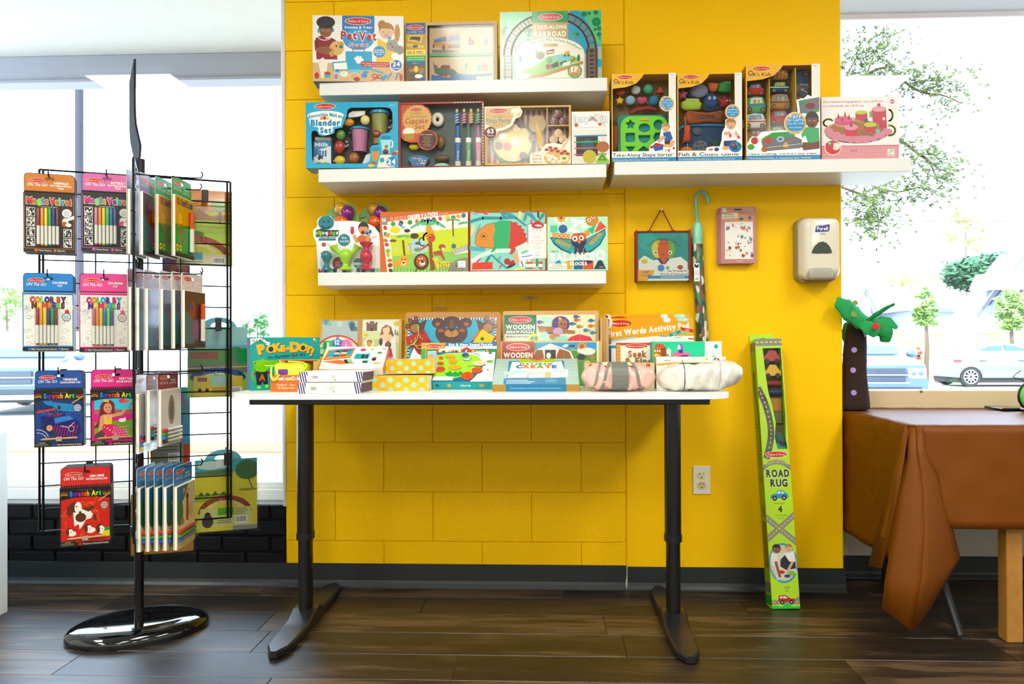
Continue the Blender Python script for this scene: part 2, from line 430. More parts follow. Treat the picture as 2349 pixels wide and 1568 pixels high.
# ---- black brick under the shop window
BLK = mat('05070a', .6, spec=.2, bump=.5, bscale=45, name='black_painted_brick')
wbl = reg(MB().box(XL, .012, 0, WX0, .24, .33).build('wall_brick_left', BLK), kind='structure')
bm_ = MB().box(.004, 0, .004, .199, .03, .062, .004).mesh('brick', BLK)
for k in range(5):
    z0 = .008 + .066 * k
    x = XL + (.1 if k % 2 else 0)
    while x < WX0 - .19:
        o = bpy.data.objects.new('brick', bm_); COL.objects.link(o); o.parent = wbl; o.location = (x, random.uniform(-.002, .003), z0); x += .203
    if WX0 - x > .03:
        o = MB().box(.004, 0, .004, WX0 - x - .001, .03, .062, .004).build('brick', BLK, wbl, loc=(x, 0, z0))
GREYB = mat('1d2425', .38, bump=.05, bscale=80, name='grey_vinyl_cove')
def cove(name, x0, x1, y, m, h=.098):
    pts = [(y, 0), (y - .016, 0), (y - .015, .006), (y - .008, .018), (y - .005, .03), (y - .005, h), (y, h)]
    return reg(MB().prism(pts, x0, x1, 'x').build(name, m), kind='structure')
cove('baseboard_left', XL, WX1 - .002, 0, GREYB)
cove('baseboard_right', WX1 + .002, CX1 + .006, -.004, GREYB, .094)
# cracked seam of old white caulk between the two cove runs
reg(MB().prism([(.3135, .002), (.318, .0), (.3195, .05), (.3185, .098), (.3155, .102), (.3165, .06), (.312, .03)], -.0105, -.004, 'y').build('trim_1', mat('b9b8a8', .7)), kind='structure')
# ---- left shop window: reveal, frame, pane
OFFW = mat('d9d2c0', .6, bump=.2, bscale=50, name='old_white_trim')
reg(MB().box(WX0 - .012, .0, .33, WX0, .14, ZC, .002).build('trim_2', OFFW), kind='structure')
WF = mat('e8e8e4', .4, name='white_window_frame')
w1 = reg(MB().box(XL, .10, .335, WX0 - .012, .20, .385, .004).box(XL, .12, .385, WX0 - .012, .18, .412, .003).box(WX0 - .06, .13, .412, WX0 - .012, .18, 2.72, .003).box(XL, .13, 2.7, WX0 - .012, .18, ZC, .002).build('window_1', WF), kind='structure')
MB().box(XL, .150, .41, WX0 - .05, .156, 2.71).build('pane', GLASS, w1)
reg(MB().box(XL, .02, .328, WX0 - .012, .11, .336).build('trim_3', mat('8d9094', .35, name='painted_light_sill_edge')), kind='structure')  # pale strip paints in the daylight on the brick wall's top edge
# ---- right window: low wall, frame, pane
BEIGE = mat('d8c29a', .5, bump=.05, bscale=60, name='beige_window_trim')
reg(MB().box(CX1 - .05, RY, 0, XR, RY + .15, .70).build('wall_low_right', mat('b9b0a0', .6, name='beige_wall_paint')), kind='structure')
cove('baseboard_back', CX1 + .004, XR, RY, mat('101416', .5), .095)
w2 = reg(MB().box(CX1, RY - .005, .70, XR, RY + .12, .797, .003).box(CX1 - .02, RY + .06, .797, CX1 + .012, RY + .12, 2.7).box(CX1, RY + .05, 2.72, XR, RY + .12, ZC).build('window_2', BEIGE), kind='structure')
MB().box(CX1 + .01, RY + .09, .79, XR, RY + .096, 2.73).build('pane', GLASS, w2)
scr = MB().lathe([(.006, 0), (.006, .002), (.003, .004)], 10).xf(Matrix.Rotation(R(90), 4, 'X')).build('screw', mat('8a8478', .3, .8), w2)
scr.location = atY(2113, 897, RY - .006)
# ---- ceiling troffers (the room's lamps, plus an added back row)
def troffer(x, y, lab):
    t = empty('ceiling_light', (x, y, ZC))
    reg(t, lab, 'ceiling light', 'ceiling troffers')
    MB().prism([(-.32, -.62), (.32, -.62), (.32, .62), (-.32, .62)], -.03, 0, 'z', [[(-.28, -.58), (.28, -.58), (.28, .58), (-.28, .58)]]).build('frame', mat('f0f0ee', .5), t)
    MB().box(-.28, -.58, -.012, .28, .58, -.004).build('diffuser', mat('fffaf0', .6, emit=5.5, name='lamp_diffuser'), t)
    l = bpy.data.lights.new('lamp', 'AREA'); l.shape = 'RECTANGLE'; l.size = .56; l.size_y = 1.16; l.energy = LAMP_W; l.color = (1, .965, .90)
    lo = bpy.data.objects.new('lamp', l); COL.objects.link(lo); lo.parent = t; lo.location = (0, 0, -.034)
for i, (x, y) in enumerate(((-.29, -2.1), (2.1, -2.1), (-2.7, -2.1), (-.29, -4.45), (2.1, -4.45), (-2.7, -4.45), (-.29, -6.8), (2.1, -6.8), (-2.7, -6.8))):  # back row added to send low light under shelves and desk
    troffer(x, y, ('white recessed ceiling light, %s row, %s of three' % (('front', 'middle', 'back')[i // 3], ('middle', 'right', 'left')[i % 3])))
# ================================================================== shelves, desk, tables, rack
SHW = mat('dcddd6', .35, name='white_foil_shelf')
S1, S2, S3, SR = 2.005, 1.672, 1.276, 1.686      # shelf top heights
def shelf(x, ztop, lab, tilt=0):
    o = MB().box(0, -.26, -.05, 1.1, -.001, 0, .0015).build('floating_shelf', SHW, loc=(x, 0, ztop), rot=(0, -tilt, 0))
    return reg(o, lab, 'shelf', 'white floating shelves')
shelf(-.8718, S1, 'white floating shelf on the yellow wall holding the railroad box, topmost of all')
shelf(-.8768, S2, 'slightly tilted white floating shelf holding the blender and cupcake boxes', .0055)
shelf(-.8793, S3, 'white floating shelf just above the desk holding the puzzle boxes')
shelf(.2531, SR, 'white floating shelf with baby toys, its end jutting past the wall edge')

# ---- height-adjustable desk
BLKM = mat('0b0b0c', .32, spec=.5, name='black_steel'); BLKP = mat('101012', .4, name='black_plastic')
DX0, DX1, DYF, DYB, DZ = -1.026, .574, -.843, -.043, .845
desk = reg(empty('desk', (0, 0, 0)), 'white height-adjustable desk with black T-shaped legs under the shelves', 'desk')
MB().prism(rrect(DX0, DYF, DX1, DYB, .115, 8), DZ - .018, DZ, 'z').build('desk_top', mat('f1f1ea', .22, name='white_laminate'), desk)
fr = MB()
for y in (-.79, -.14): fr.box(-.955, y, DZ - .038, .505, y + .04, DZ - .018, .002)
for x in (-.9, -.24, .40): fr.box(x, -.75, DZ - .036, x + .05, -.14, DZ - .018, .002)
fr.build('under_frame', BLKM, desk)
for lx in (-.876, .44):
    leg = MB().prism(circ(lx, -.44, .029, .042, 20), .31, DZ - .038, 'z').build('leg', BLKM, desk, smooth=40)
    MB().prism(circ(lx, -.44, .0315, .045, 20), .302, .325, 'z').build('leg_collar', BLKP, leg, smooth=40)
    MB().prism(circ(lx, -.44, .025, .038, 20), .05, .305, 'z').build('inner_column', BLKM, leg, smooth=40)
    f = MB(); rows_ = []
    n = 14
    for i in range(n + 1):
        t = -1 + 2 * i / n; y = -.415 + .385 * t; e = 1 - abs(t) ** 9; w_ = (.043 - .006 * (abs(t) ** 2)) * max(e, .0) ** .5 + .012 * (1 - max(e, 0)); hh = .036 - .010 * abs(t) + .028 * math.exp(-((y + .44) / .05) ** 2)
        rows_.append((y, max(w_, .01), hh))
    vs = []; fs = []
    for y, w_, hh in rows_: vs += [(lx - w_, y, .004), (lx - w_, y, hh - .006), (lx - w_ + .005, y, hh), (lx + w_ - .005, y, hh), (lx + w_, y, hh - .006), (lx + w_, y, .004)]
    for i in range(n):
        for j in range(6): j2 = (j + 1) % 6; fs.append((i * 6 + j, (i + 1) * 6 + j, (i + 1) * 6 + j2, i * 6 + j2))
    fs += [tuple(range(6)), tuple(n * 6 + j for j in range(5, -1, -1))]
    ft = f.add(vs, fs).build('foot', mat('15171a', .34, name='black_lacquer_foot'), desk, smooth=30)
    for gy in (-.74, -.09): MB().lathe([(.016, 0), (.016, .005)], 12, (lx, gy, 0)).build('glide', BLKP, ft)

# ---- covered table by the window
TZ = .72
tb = reg(empty('folding_table', (0, 0, 0)), 'long table by the bright window, hidden under the orange plastic cloth', 'table')
MB().box(1.215, -.58, TZ - .03, 2.9, .165, TZ - .003, .004).build('table_top', mat('cfcabf', .6), tb)
for px in ((1.36, -.20, 1.383, -.545), (1.36, -.20, 1.383, .09), (2.75, -.20, 2.78, -.545), (2.75, -.20, 2.78, .09)):
    MB().tube([(px[0] - .055, px[1], TZ - .03), (px[2], px[3], .012)], .0125, 10).build('leg', mat('23282a', .35, .3), tb)
lw = MB().box(1.522, -.572, 0, 1.575, -.515, TZ - .03, .003).build('leg', mat('a8742c', .45, bump=.1, bscale=30, var=.25, name='pine_leg'), tb); lw['label'] = 'square pine wood leg'
# tablecloth
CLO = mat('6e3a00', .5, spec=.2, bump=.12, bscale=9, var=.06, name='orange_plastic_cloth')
cl = MB()
XF, YF_, YBk = 1.20, -.600, .185
def grid(P, nu, nv):
    vs = [P(i / nu, j / nv) for j in range(nv + 1) for i in range(nu + 1)]; fs = []
    for j in range(nv):
        for i in range(nu): a = j * (nu + 1) + i; fs.append((a, a + 1, a + nu + 2, a + nu + 1))
    return vs, fs
rc = random.Random(3)
def wr(x, y, s=1.0): return s * (.0016 * math.sin(9 * x + 3 * y) + .0012 * math.sin(23 * y - 7 * x) + .0008 * math.sin(41 * x + 17 * y))
cl.add(*grid(lambda u, v: (XF + (2.95 - XF) * u, YF_ + (YBk - YF_) * v, TZ + .0025 + abs(wr(5 * u, 3 * v, .8)) + (.003 * math.exp(-((v - .98) / .02) ** 2))), 40, 14))
zh = atY(2210, 1210, YF_).z                         # front hem
cl.add(*grid(lambda u, v: (1.215 + (2.95 - 1.215) * u, YF_ - .004 - .010 * v - .010 * v * math.sin(14 * u + 1) + wr(6 * u, 4 * v, 1.2), TZ + .003 - (TZ - zh) * v - .006 * v * math.sin(5 * u)), 44, 12))
zs = .195                                            # left hem
cl.add(*grid(lambda u, v: (XF - .002 + .020 * v * math.sin(4.5 * u + .4) + .012 * v + wr(4 * u, 5 * v, 1.2), YF_ + .02 + (YBk - YF_ - .02) * u, TZ + .003 - (TZ - zs) * v * (1 - .10 * u)), 20, 14))
# hanging corner: two folds that meet in a ridge
def PX(x, y, Y): return tuple(atY(x, y, Y))
Lc = [PX(2085, 978, -.603), PX(2082, 1050, -.612), PX(2062, 1130, -.622), PX(2045, 1240, -.632), PX(2030, 1330, -.64), PX(2023, 1395, -.64)]
Mc = [PX(2100, 979, -.606), PX(2104, 1040, -.625), PX(2118, 1120, -.655), PX(2120, 1230, -.69), PX(2112, 1330, -.705), PX(2092, 1446, -.70)]
Rc = [PX(2117, 978, -.604), PX(2124, 1035, -.610), PX(2150, 1085, -.612), PX(2172, 1160, -.612), PX(2203, 1277, -.612), PX(2150, 1367, -.655)]
def strip(a, b, k=5):
    vs = []; fs = []
    for i in range(len(a)):
        for j in range(k + 1):
            t = j / k; p = Vector(a[i]).lerp(Vector(b[i]), t); p.y -= .010 * math.sin(math.pi * t); vs.append(p)
    for i in range(len(a) - 1):
        for j in range(k): q = i * (k + 1) + j; fs.append((q, q + 1, q + k + 2, q + k + 1))
    cl.add(vs, fs)
strip(Lc, Mc); strip(Mc, Rc)
# the side panel's free corner tucked behind the fold
cl.add([PX(2085, 985, -.602), PX(2062, 1130, -.60), PX(2024, 1303, -.585), PX(1992, 1297, -.50), (XF, -.55, TZ)], [(0, 1, 2, 3, 4)])
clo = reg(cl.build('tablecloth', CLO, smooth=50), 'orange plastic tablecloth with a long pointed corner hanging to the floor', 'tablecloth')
md = clo.modifiers.new('thick', 'SOLIDIFY'); md.thickness = .0012

# ---- white bookcase edge at the picture border
bk = reg(empty('bookcase', (0, 0, 0)), 'white open bookcase cut off at the window side of the card rack', 'bookcase')
bx1 = -2.035; by0, by1 = -.72, -.36; ztop = atY(5, 992, -.36).z
WB = mat('e8e8e2', .4, name='white_bookcase')
MB().box(bx1 - .018, by0, 0, bx1, by1, ztop, .001).build('side_panel', WB, bk); MB().box(bx1 - .8, by0, 0, bx1 - .782, by1, ztop, .001).build('side_panel', WB, bk)
for z in (.04, .33, ztop - .018): MB().box(bx1 - .782, by0, z, bx1 - .018, by1, z + .018, .001).build('shelf_board', WB, bk)
MB().box(bx1 - .782, by1 - .006, .04, bx1 - .018, by1, ztop).build('back_panel', WB, bk)

# ---- wall outlet
def on_wall(px, py): return atY(px, py, 0)
p = on_wall(1609, 1100)
ol = reg(MB().box(-.035, -.0065, -.0575, .035, 0, .0575, .002).build('wall_outlet', mat('e9e2c6', .35), loc=(p.x, -.002, p.z)), 'cream double wall outlet on the yellow column beside the desk leg', 'outlet')
for i, z in enumerate((.0205, -.0205)):
    rp = [(max(-.0172, min(.0172, a)), b) for a, b in circ(0, z, .0172, .0145, 24)]
    so = MB().prism(rp, -.009, -.006).build('receptacle', mat('dfe0a0' if i == 0 else 'd8c088', .35), ol)
    sl = MB(); sl.box(-.0082, -.0093, z + .001, -.0062, -.0088, z + .009); sl.box(-.0115, -.0093, z + .004, -.0082, -.0088, z + .006); sl.box(.0058, -.0093, z + .002, .0078, -.0088, z + .009)
    sl.prism(circ(-.0005, z - .0075, .0028, n=10), -.0093, -.0088); sl.build('slots', mat('1c1c10', .6), so)
# ---- soap dispenser
p0_, p1_ = atY(1826, 500, -.05), atY(1920, 646, -.05)
dw, dh = p1_.x - p0_.x, p0_.z - p1_.z
ds = reg(empty('soap_dispenser', ((p0_.x + p1_.x) / 2, -.002, p1_.z)), 'cream wall-mounted hand sanitizer dispenser near the column edge', 'dispenser')
IV = mat('d9d3bd', .22, coat=.3, name='ivory_abs')
def loft(mb, secs):
    n = len(secs[0]); b = [];
    vs = [q for s_ in secs for q in s_]; fs = []
    for i in range(len(secs) - 1):
        for j in range(n): j2 = (j + 1) % n; fs.append((i * n + j, i * n + j2, (i + 1) * n + j2, (i + 1) * n + j))
    fs.append(tuple(range(n))[::-1]); fs.append(tuple((len(secs) - 1) * n + j for j in range(n))); mb.add(vs, fs); return mb
def sec(x0, z0, x1, z1, r, y): return [(a, y, b) for a, b in rrect(x0, z0, x1, z1, r, 5)]
loft(MB(), [sec(-dw / 2, 0, dw / 2, dh, .03, 0), sec(-dw / 2, 0, dw / 2, dh, .03, -.05)]).build('back_plate', mat('8d8250', .4), ds, smooth=40)
loft(MB(), [sec(-dw / 2 + .006, .008, dw / 2 - .001, dh - .004, .03, -.05), sec(-dw / 2 + .008, .010, dw / 2 - .003, dh - .006, .03, -.085), sec(-dw / 2 + .026, .03, dw / 2 - .010, dh - .014, .026, -.105), sec(-dw / 2 + .034, .04, dw / 2 - .018, dh - .022, .02, -.108)]).build('cover', IV, ds, smooth=45)
zc = dh * .55
MB().prism([(-.038, zc - .032), (-.036, zc - .022), (-.026, zc - .004), (-.012, zc + .009), (.004, zc + .013), (.018, zc + .008), (.031, zc - .006), (.038, zc - .022), (.040, zc - .032), (.02, zc - .034), (0, zc - .033), (-.02, zc - .034)], -.1105, -.107).build('sight_window', mat('3c463c', .15, coat=.4), ds)
loft(MB(), [sec(-.052, .004, .046, .05, .018, -.09), sec(-.050, .006, .044, .05, .018, -.118), sec(-.042, .012, .036, .046, .014, -.124)]).build('push_bar', mat('a8a697', .35), ds, smooth=45)
a = Art(0, 0, 100, 60, .075, .045)
a.p('1d3f95', 18, 12, 88, 4, 86, 36, 78, 42, 12, 44); a.p('d88ac0', 45, 9, 74, 3, 72, 9, 47, 14); a.t('Purell', 50, 25, 19, 'ffffff', w=56, wt=.02)
a.t('The Clean', 50, 51, 4, '27406a', w=30); a.t('SANITIZER', 52, 57, 4, '27406a', w=30)
a.build('label_print', ds, -.1085).location = (.004, -.1085, dh * .70)

# ---- rotating wire rack
RP = Vector((-1.43, -.56, 0)); RZ0, RZ1 = .375, 1.592; RA = R(24)
WIRE = mat('0d0e10', .3, .6, name='black_wire')
rack = reg(empty('wire_rack', RP), 'black rotating wire rack with four grid wings on an oval base', 'display rack')
bs = MB().lathe([(.001, .052), (.30, .052), (.62, .050), (.82, .046), (.92, .038), (.98, .026), (1.0, .012), (.985, 0)][::-1], 40, sx=.235, sy=.172)
bs.build('base', mat('06080b', .07, coat=.6, name='gloss_black_enamel'), rack, smooth=50, rot=(0, 0, R(36)))
MB().lathe([(.016, .03), (.016, 1.64)], 16).build('pole', mat('08090b', .16, name='gloss_black_pole'), rack, smooth=50)
for r_, h_, z_ in ((.022, .05, 1.60), (.028, .035, RZ0 - .04)): MB().lathe([(r_, 0), (r_, h_)], 16, (0, 0, z_)).build('hub', BLKP, rack, smooth=50)
wg = MB(); L0, L1 = .03, .305
for x in (L1, L1 - .011): wg.tube([(x, 0, RZ0), (x, 0, RZ1)], .0042, 6)
for x in (L0, L0 + .105): wg.tube([(x, 0, RZ0), (x, 0, RZ1)], .0026, 6)
nz = 16
for i in range(nz + 1): z = RZ0 + (RZ1 - RZ0) * i / nz; wg.tube([(.012, 0, z), (L1, 0, z)], .0024 if i % nz else .0034, 6)
wm = None
for k in range(4):
    if wm is None: wm = wg.build('wire_wing', WIRE, rack)
    else: wm = inst(wm, rack)
    wm.rotation_euler = (0, 0, RA + k * math.pi / 2)
hd = MB(); vs = []
for i in range(11):
    z = 1.60 + .36 * i / 10; c = .018 * math.exp(-((z - 1.66) / .06) ** 2)
    vs += [(c, -.14, z), (c, .14, z), (c + .007, .14, z), (c + .007, -.14, z)]
fs = [(4 * i + j, 4 * i + (j + 1) % 4, 4 * i + 4 + (j + 1) % 4, 4 * i + 4 + j) for i in range(10) for j in range(4)] + [(0, 1, 2, 3), (43, 42, 41, 40)]
hd.add(vs, fs).build('header_sign', mat('2a2a30', .8, spec=.1, name='grey_sign_board'), rack, smooth=50, rot=(0, 0, R(30)), loc=(-.025, 0, 0))
# ================================================================== packaged toys on the shelves
def solve(px, yt, Yf, z0, lean=0.0):
    d = ray(px, yt); k = d.z / d.y; c, s = math.cos(lean), math.sin(lean)
    return (CAM.z + k * (Yf - CAM.y) - z0) / (c - k * s)
class Pack: pass
def carton(name, lab, cat, xl, xr, yt, Yf, zb, dep, col, art=None, yaw=0.0, lean=0.0, group=None, rough=.4, ch=.0008, hole=None, tray=.05, tcol='8a8a80', rounded=0, plain=False, dz=0.0):
    """one packaged box: front face between picture columns xl..xr with top at yt, standing at depth Yf on height zb; art = sketch bounds of the face"""
    P = Pack(); lean = R(lean); yaw = R(yaw); ym = (yt + 40)
    zb2 = zb + dep * math.sin(lean) + .0006 + dz
    x0 = atY(xl, ym, Yf).x; x1 = atY(xr, ym, Yf).x; P.w = (x1 - x0) / math.cos(yaw); P.h = solve((xl + xr) / 2, yt, Yf, zb2, lean); P.d = dep
    w, h = P.w, P.h
    m = mat(col, rough)
    b = MB()
    if hole is None:
        if rounded: b.prism(rrect(-w / 2, 0, w / 2, h, rounded, 5), 0, dep)
        else: b.box(-w / 2, 0, 0, w / 2, dep, h, ch)
    else:
        A = (art[0], art[1], art[2], art[3]); kx = w / (A[2] - A[0]); kz = h / (A[3] - A[1])
        hp = [((x - A[0]) * kx - w / 2, h - (y - A[1]) * kz) for x, y in hole]
        P.hole = hp
        b.prism([(-w / 2, 0), (w / 2, 0), (w / 2, h), (-w / 2, h)], 0, .0012, holes=[hp])
        t = .0014
        b.box(-w / 2, .0012, 0, -w / 2 + t, dep, h).box(w / 2 - t, .0012, 0, w / 2, dep, h).box(-w / 2, .0012, 0, w / 2, dep, t).box(-w / 2, .0012, h - t, w / 2, dep, h).box(-w / 2, dep - t, 0, w / 2, dep, h)
    o = b.build(name, m); reg(o, lab, cat, group)
    cx = (x0 + x1) / 2
    o.location = (cx, Yf, zb2); o.rotation_euler = (-lean, 0, yaw)
    P.o = o
    if hole is not None:
        MB().box(-w / 2 + .002, tray, .002, w / 2 - .002, tray + .002, h - .002).build('tray', mat(tcol, .5), o)
        MB().prism(P.hole, .0014, .0017).build('clear_window', CLEAR, o)
    if art: P.a = Art(art[0], art[1], art[2], art[3], w, h)
    P.x = lambda u: (u - art[0]) * w / (art[2] - art[0]) - w / 2
    P.z = lambda v: h - (v - art[1]) * h / (art[3] - art[1])
    P.k = w / (art[2] - art[0]) if art else 1
    P.fin = lambda mm=None: P.a.build('front_print', o, -.0002, mm or print_mat(.38))
    return P
def part(P, name, mb, h, rough=.35, smooth=40, coat=0, sub=None):
    return mb.build(name, mat(h, rough, coat=coat), sub or P.o, smooth=smooth)

# ---- top shelf ----------------------------------------------------
P = carton('toy_box', 'white pet vet play set box with two photographed children, top shelf end', 'toy box', 719.5, 924.5, 36, -.262, S1, .095, 'f2f0e8', (125, 165, 1470, 1160), yaw=4.5); a = P.a
a.bgd('f1efe6').r(125, 880, 1470, 1160, 'd3b083')
a.p('8c2c30', 170, 510, 250, 470, 330, 520, 400, 500, 470, 540, 490, 830, 180, 830).p('7a2026', 150, 560, 200, 480, 240, 700, 160, 700)
a.p('8a5b3e', 160, 680, 230, 640, 400, 620, 460, 700, 340, 760, 200, 720)
a.face(318, 390, 92, 105, '8f5f40', '221a15').e(318, 270, 138, 92, '221a15').arc(300, 460, 110, 80, 14, 20, 160, 'e8e6e0').e(212, 400, 16, 36, '2aa0c8').e(428, 390, 14, 26, '2aa0c8')
a.e(480, 660, 105, 110, 'd9b478').e(405, 720, 40, 70, 'c79a58').e(545, 610, 40, 50, 'c79a58').e(475, 628, 13, 15, '2a1c14').e(543, 640, 26, 22, '34606a').e(370, 690, 34, 26, '8a5b3e')
a.p('e4bf34', 1085, 500, 1190, 560, 1260, 600, 1390, 500, 1350, 880, 1060, 880).e(1150, 300, 60, 70, 'a8752f').e(1375, 420, 42, 130, 'b98b45').face(1215, 400, 100, 110, 'e6bd9c', 'a97b3a').e(1262, 500, 26, 26, '209fd0')
a.e(1300, 610, 90, 85, '9b978a').p('9b978a', 1230, 520, 1270, 540, 1250, 590).p('9b978a', 1310, 520, 1350, 510, 1350, 570).e(1275, 590, 12, 12, '22201c').e(1305, 632, 12, 12, '22201c').e(1400, 680, 80, 70, '8a857a').e(1340, 770, 55, 55, 'f0ece4')
a.r(560, 165, 1038, 440, '1778b8').e(800, 520, 230, 165, '2a9cd2').logo(797, 248, 198, 56)
a.t('Examine & Treat', 800, 340, 36, 'ffffff', w=400, wt=.02).t('Pet', 660, 460, 120, 'b8281e', w=240, o='ffffff', ow=.05, wt=.05).t('Vet', 935, 470, 130, 'b8281e', w=260, o='ffffff', ow=.05, wt=.05)
a.t('Play Set', 805, 605, 52, 'c0302a', w=280, o='ffffff', ow=.05, wt=.03).l([(715, 720), (720, 670), (760, 650), (850, 650), (885, 670), (890, 715)], 14, 'b04a58')
a.p('2aa2cc', 608, 705, 1000, 705, 1004, 985, 650, 985, 612, 900).e(805, 850, 44, 40, 'f4f4f0')
for dx, dy in ((-42, -45), (-10, -68), (30, -62), (58, -30)): a.e(800 + dx, 860 + dy, 18, 22, 'f4f4f0')
a.e(1108, 708, 90, 88, '1a8cc4').t('Includes', 1108, 680, 24, 'ffffff', w=130).t('Plush Dog', 1108, 712, 24, 'ffffff', w=150).t('& Cat!', 1108, 746, 24, 'ffffff', w=80)
a.p('b8342c', 838, 855, 1260, 868, 1264, 945, 834, 930).t('Everything Animal Lovers Need', 1050, 886, 20, 'f4d8c8', w=390, rot=1.5).t('for Happy & Healthy Pets!', 1050, 915, 20, 'f4d8c8', w=330, rot=1.5)
a.e(1360, 912, 95, 95, 'f6f4ee').e(1360, 912, 82, 82, '145e9a').t('24', 1358, 890, 70, 'ffffff', w=110, wt=.03).t('Pieces', 1360, 955, 26, 'ffffff', w=100)
a.p('34aac4', 410, 870, 640, 850, 660, 990, 425, 1000).p('f4f2ec', 432, 890, 622, 872, 638, 975, 445, 984).p('efe8d4', 200, 860, 270, 800, 350, 860, 330, 1010, 240, 1030)
a.r(240, 1000, 290, 1110, 'ece4cc').e(345, 1050, 44, 36, 'b83a30').r(300, 1060, 380, 1105, '3ab0c8').e(185, 1075, 34, 50, 'b04434').p('9fd8dc', 430, 1040, 500, 1000, 540, 1040, 510, 1140, 430, 1140).e(490, 1000, 26, 26, '208ac8').e(470, 1090, 34, 40, 'd87a80')
a.rr(655, 980, 820, 1040, 20, '7cc4cc').e(590, 1050, 60, 46, 'efe4c8').arc(740, 1090, 80, 60, 8, 30, 330, 'f2ead4').e(885, 1070, 46, 36, '1f94c8').e(905, 1020, 44, 22, '3aa4cc').e(775, 1125, 46, 32, 'b8332a')
a.arc(1040, 1075, 36, 26, 12, 0, 350, 'b0403a').arc(1110, 1085, 34, 26, 12, 0, 350, 'b0403a').l([(1000, 1140), (1100, 1090)], 14, 'b0403a').l([(1010, 985), (1170, 1030)], 24, '45a8cc').p('2a96cc', 1120, 1130, 1190, 1050, 1230, 1060, 1180, 1150).l([(1220, 1120), (1290, 1030)], 26, '2c90c4').l([(1350, 1130), (1380, 1040), (1420, 1040)], 22, '1f86b8').e(1430, 1095, 26, 55, 'b23a28')
P.fin()
MB().box(-P.w / 2 + .001, .001, -.0008, P.w / 2 - .001, P.d - .001, 0).build('bottom_panel', mat('0e5a6a', .5), P.o)

P = carton('wooden_spelling_set', 'wooden spelling puzzle set with school bus and whale boards under clear lid', 'toy set', 931, 1140.5, 50, -.24, S1, .05, 'b89a66', (1508, 255, 2870, 1140), hole=[(1830, 300), (2830, 300), (2830, 1130), (1830, 1130)], tray=.03, tcol='3a2c1c'); a = P.a
a.r(1508, 262, 1800, 425, '145a9c').logo(1650, 328, 124, 40).t('CLASSIC TOY', 1652, 395, 28, 'cfe0f0', w=240, wt=0).r(1508, 425, 1800, 655, 'c09a3c')
a.p('e0c26a', 1560, 440, 1760, 450, 1740, 560, 1530, 520).p('3a3020', 1580, 460, 1730, 468, 1715, 540, 1560, 505).p('e0c26a', 1520, 560, 1790, 600, 1770, 640, 1520, 600).e(1650, 605, 40, 18, '4a3a6a').e(1580, 490, 22, 10, '4a8a4a').l([(1600, 510), (1700, 525)], 10, 'd8b03a')
a.r(1508, 655, 1800, 742, 'f6da00').t('SEE & SPELL', 1655, 698, 44, '104a90', w=250, wt=.01).r(1508, 742, 1800, 832, '2aa24a').t('includes 8 double-sided spelling', 1655, 770, 18, 'ffffff', w=250, wt=0).t('boards and over 50 wooden letters', 1655, 800, 18, 'ffffff', w=250, wt=0)
a.r(1508, 832, 1800, 880, '145a9c').t('AGES 4+', 1655, 856, 20, 'b0c8e0', w=110, wt=0).r(1508, 880, 1800, 1140, '6a5436')
for x, y, rx, ry, c in ((1600, 960, 50, 26, 'a08060'), (1660, 945, 34, 50, 'e8c020'), (1740, 970, 46, 46, '8a7864'), (1610, 1040, 34, 28, '4a4a30'), (1700, 1050, 60, 30, 'f0f0e8'), (1760, 1090, 40, 26, '2a5a8a'), (1600, 1110, 46, 20, '3a2c20'), (1690, 1110, 36, 20, '7a3a2a')): a.e(x, y, rx, ry, c)
P.fin()
for z0, z1, sc in ((310, 705, 0), (750, 1125, 1)):
    bd = MB().box(P.x(1850), .016, P.z(z1), P.x(2810), .028, P.z(z0), .001).build('puzzle_board', mat('c7a878', .45, bump=.05, var=.06), P.o)
    b = Art(1850, z0, 2810, z1, P.x(2810) - P.x(1850), P.z(z0) - P.z(z1))
    if sc == 0:
        b.l([(1880, 320), (2790, 325), (2790, 690)], 5, '5a7088').p('6a6e6c', 1880, 640, 2300, 650, 2300, 690, 1900, 690).p('d8932c', 1900, 480, 2140, 420, 2200, 385, 2310, 385, 2320, 640, 2100, 640, 1905, 600).p('3a78b0', 1920, 500, 2110, 440, 2110, 520, 1920, 540).p('3a78b0', 2150, 440, 2310, 430, 2310, 510, 2150, 520).e(2065, 610, 26, 40, '2a2a2a').e(1915, 590, 14, 30, '2a2a2a').r(2140, 570, 2310, 620, '4a4a48').l([(1905, 560), (2130, 560)], 8, '8a5a1c')
        for i, (ch, c) in enumerate((('b', '8a2a40'), ('u', 'd8b430'), ('s', '3a7ab0'))): b.t(ch, 2480 + i * 110, 520, 110, c, wt=.05)
    else:
        b.p('2f6fae', 1880, 1010, 2060, 1040, 2300, 1000, 2500, 1020, 2790, 1000, 2790, 1110, 1880, 1110).p('3c5e48', 1910, 800, 1940, 900, 2060, 920, 2200, 930, 2280, 990, 2180, 1050, 2020, 1040, 1930, 990, 1915, 900).p('8a2e34', 2010, 920, 2030, 880, 2070, 870, 2110, 875, 2160, 870, 2160, 930, 2080, 920).e(2110, 1040, 60, 18, 'd89a34').e(2090, 1020, 30, 26, '9a3a34').p('a03a3a', 1930, 860, 1985, 880, 1940, 905)
        for i, (ch, c) in enumerate((('f', '3aa07a'), ('i', 'e0c040'), ('s', '2a90b0'), ('h', 'c06a6a'))): b.t(ch, 2400 + i * 95, 900, 120, c, wt=.05)
        b.rr(2560, 1050, 2800, 1115, 8, 'e8dfc0').t('WARNING', 2690, 1078, 22, '4a4a3a', w=110).lines(2575, 1095, 2790, 1, 10, 4, '6a6a5a')
    bo = b.build('board_print', bd, .0158, print_mat(.45)); bo.location.x = (P.x(1850) + P.x(2810)) / 2; bo.location.z = P.z(z1)
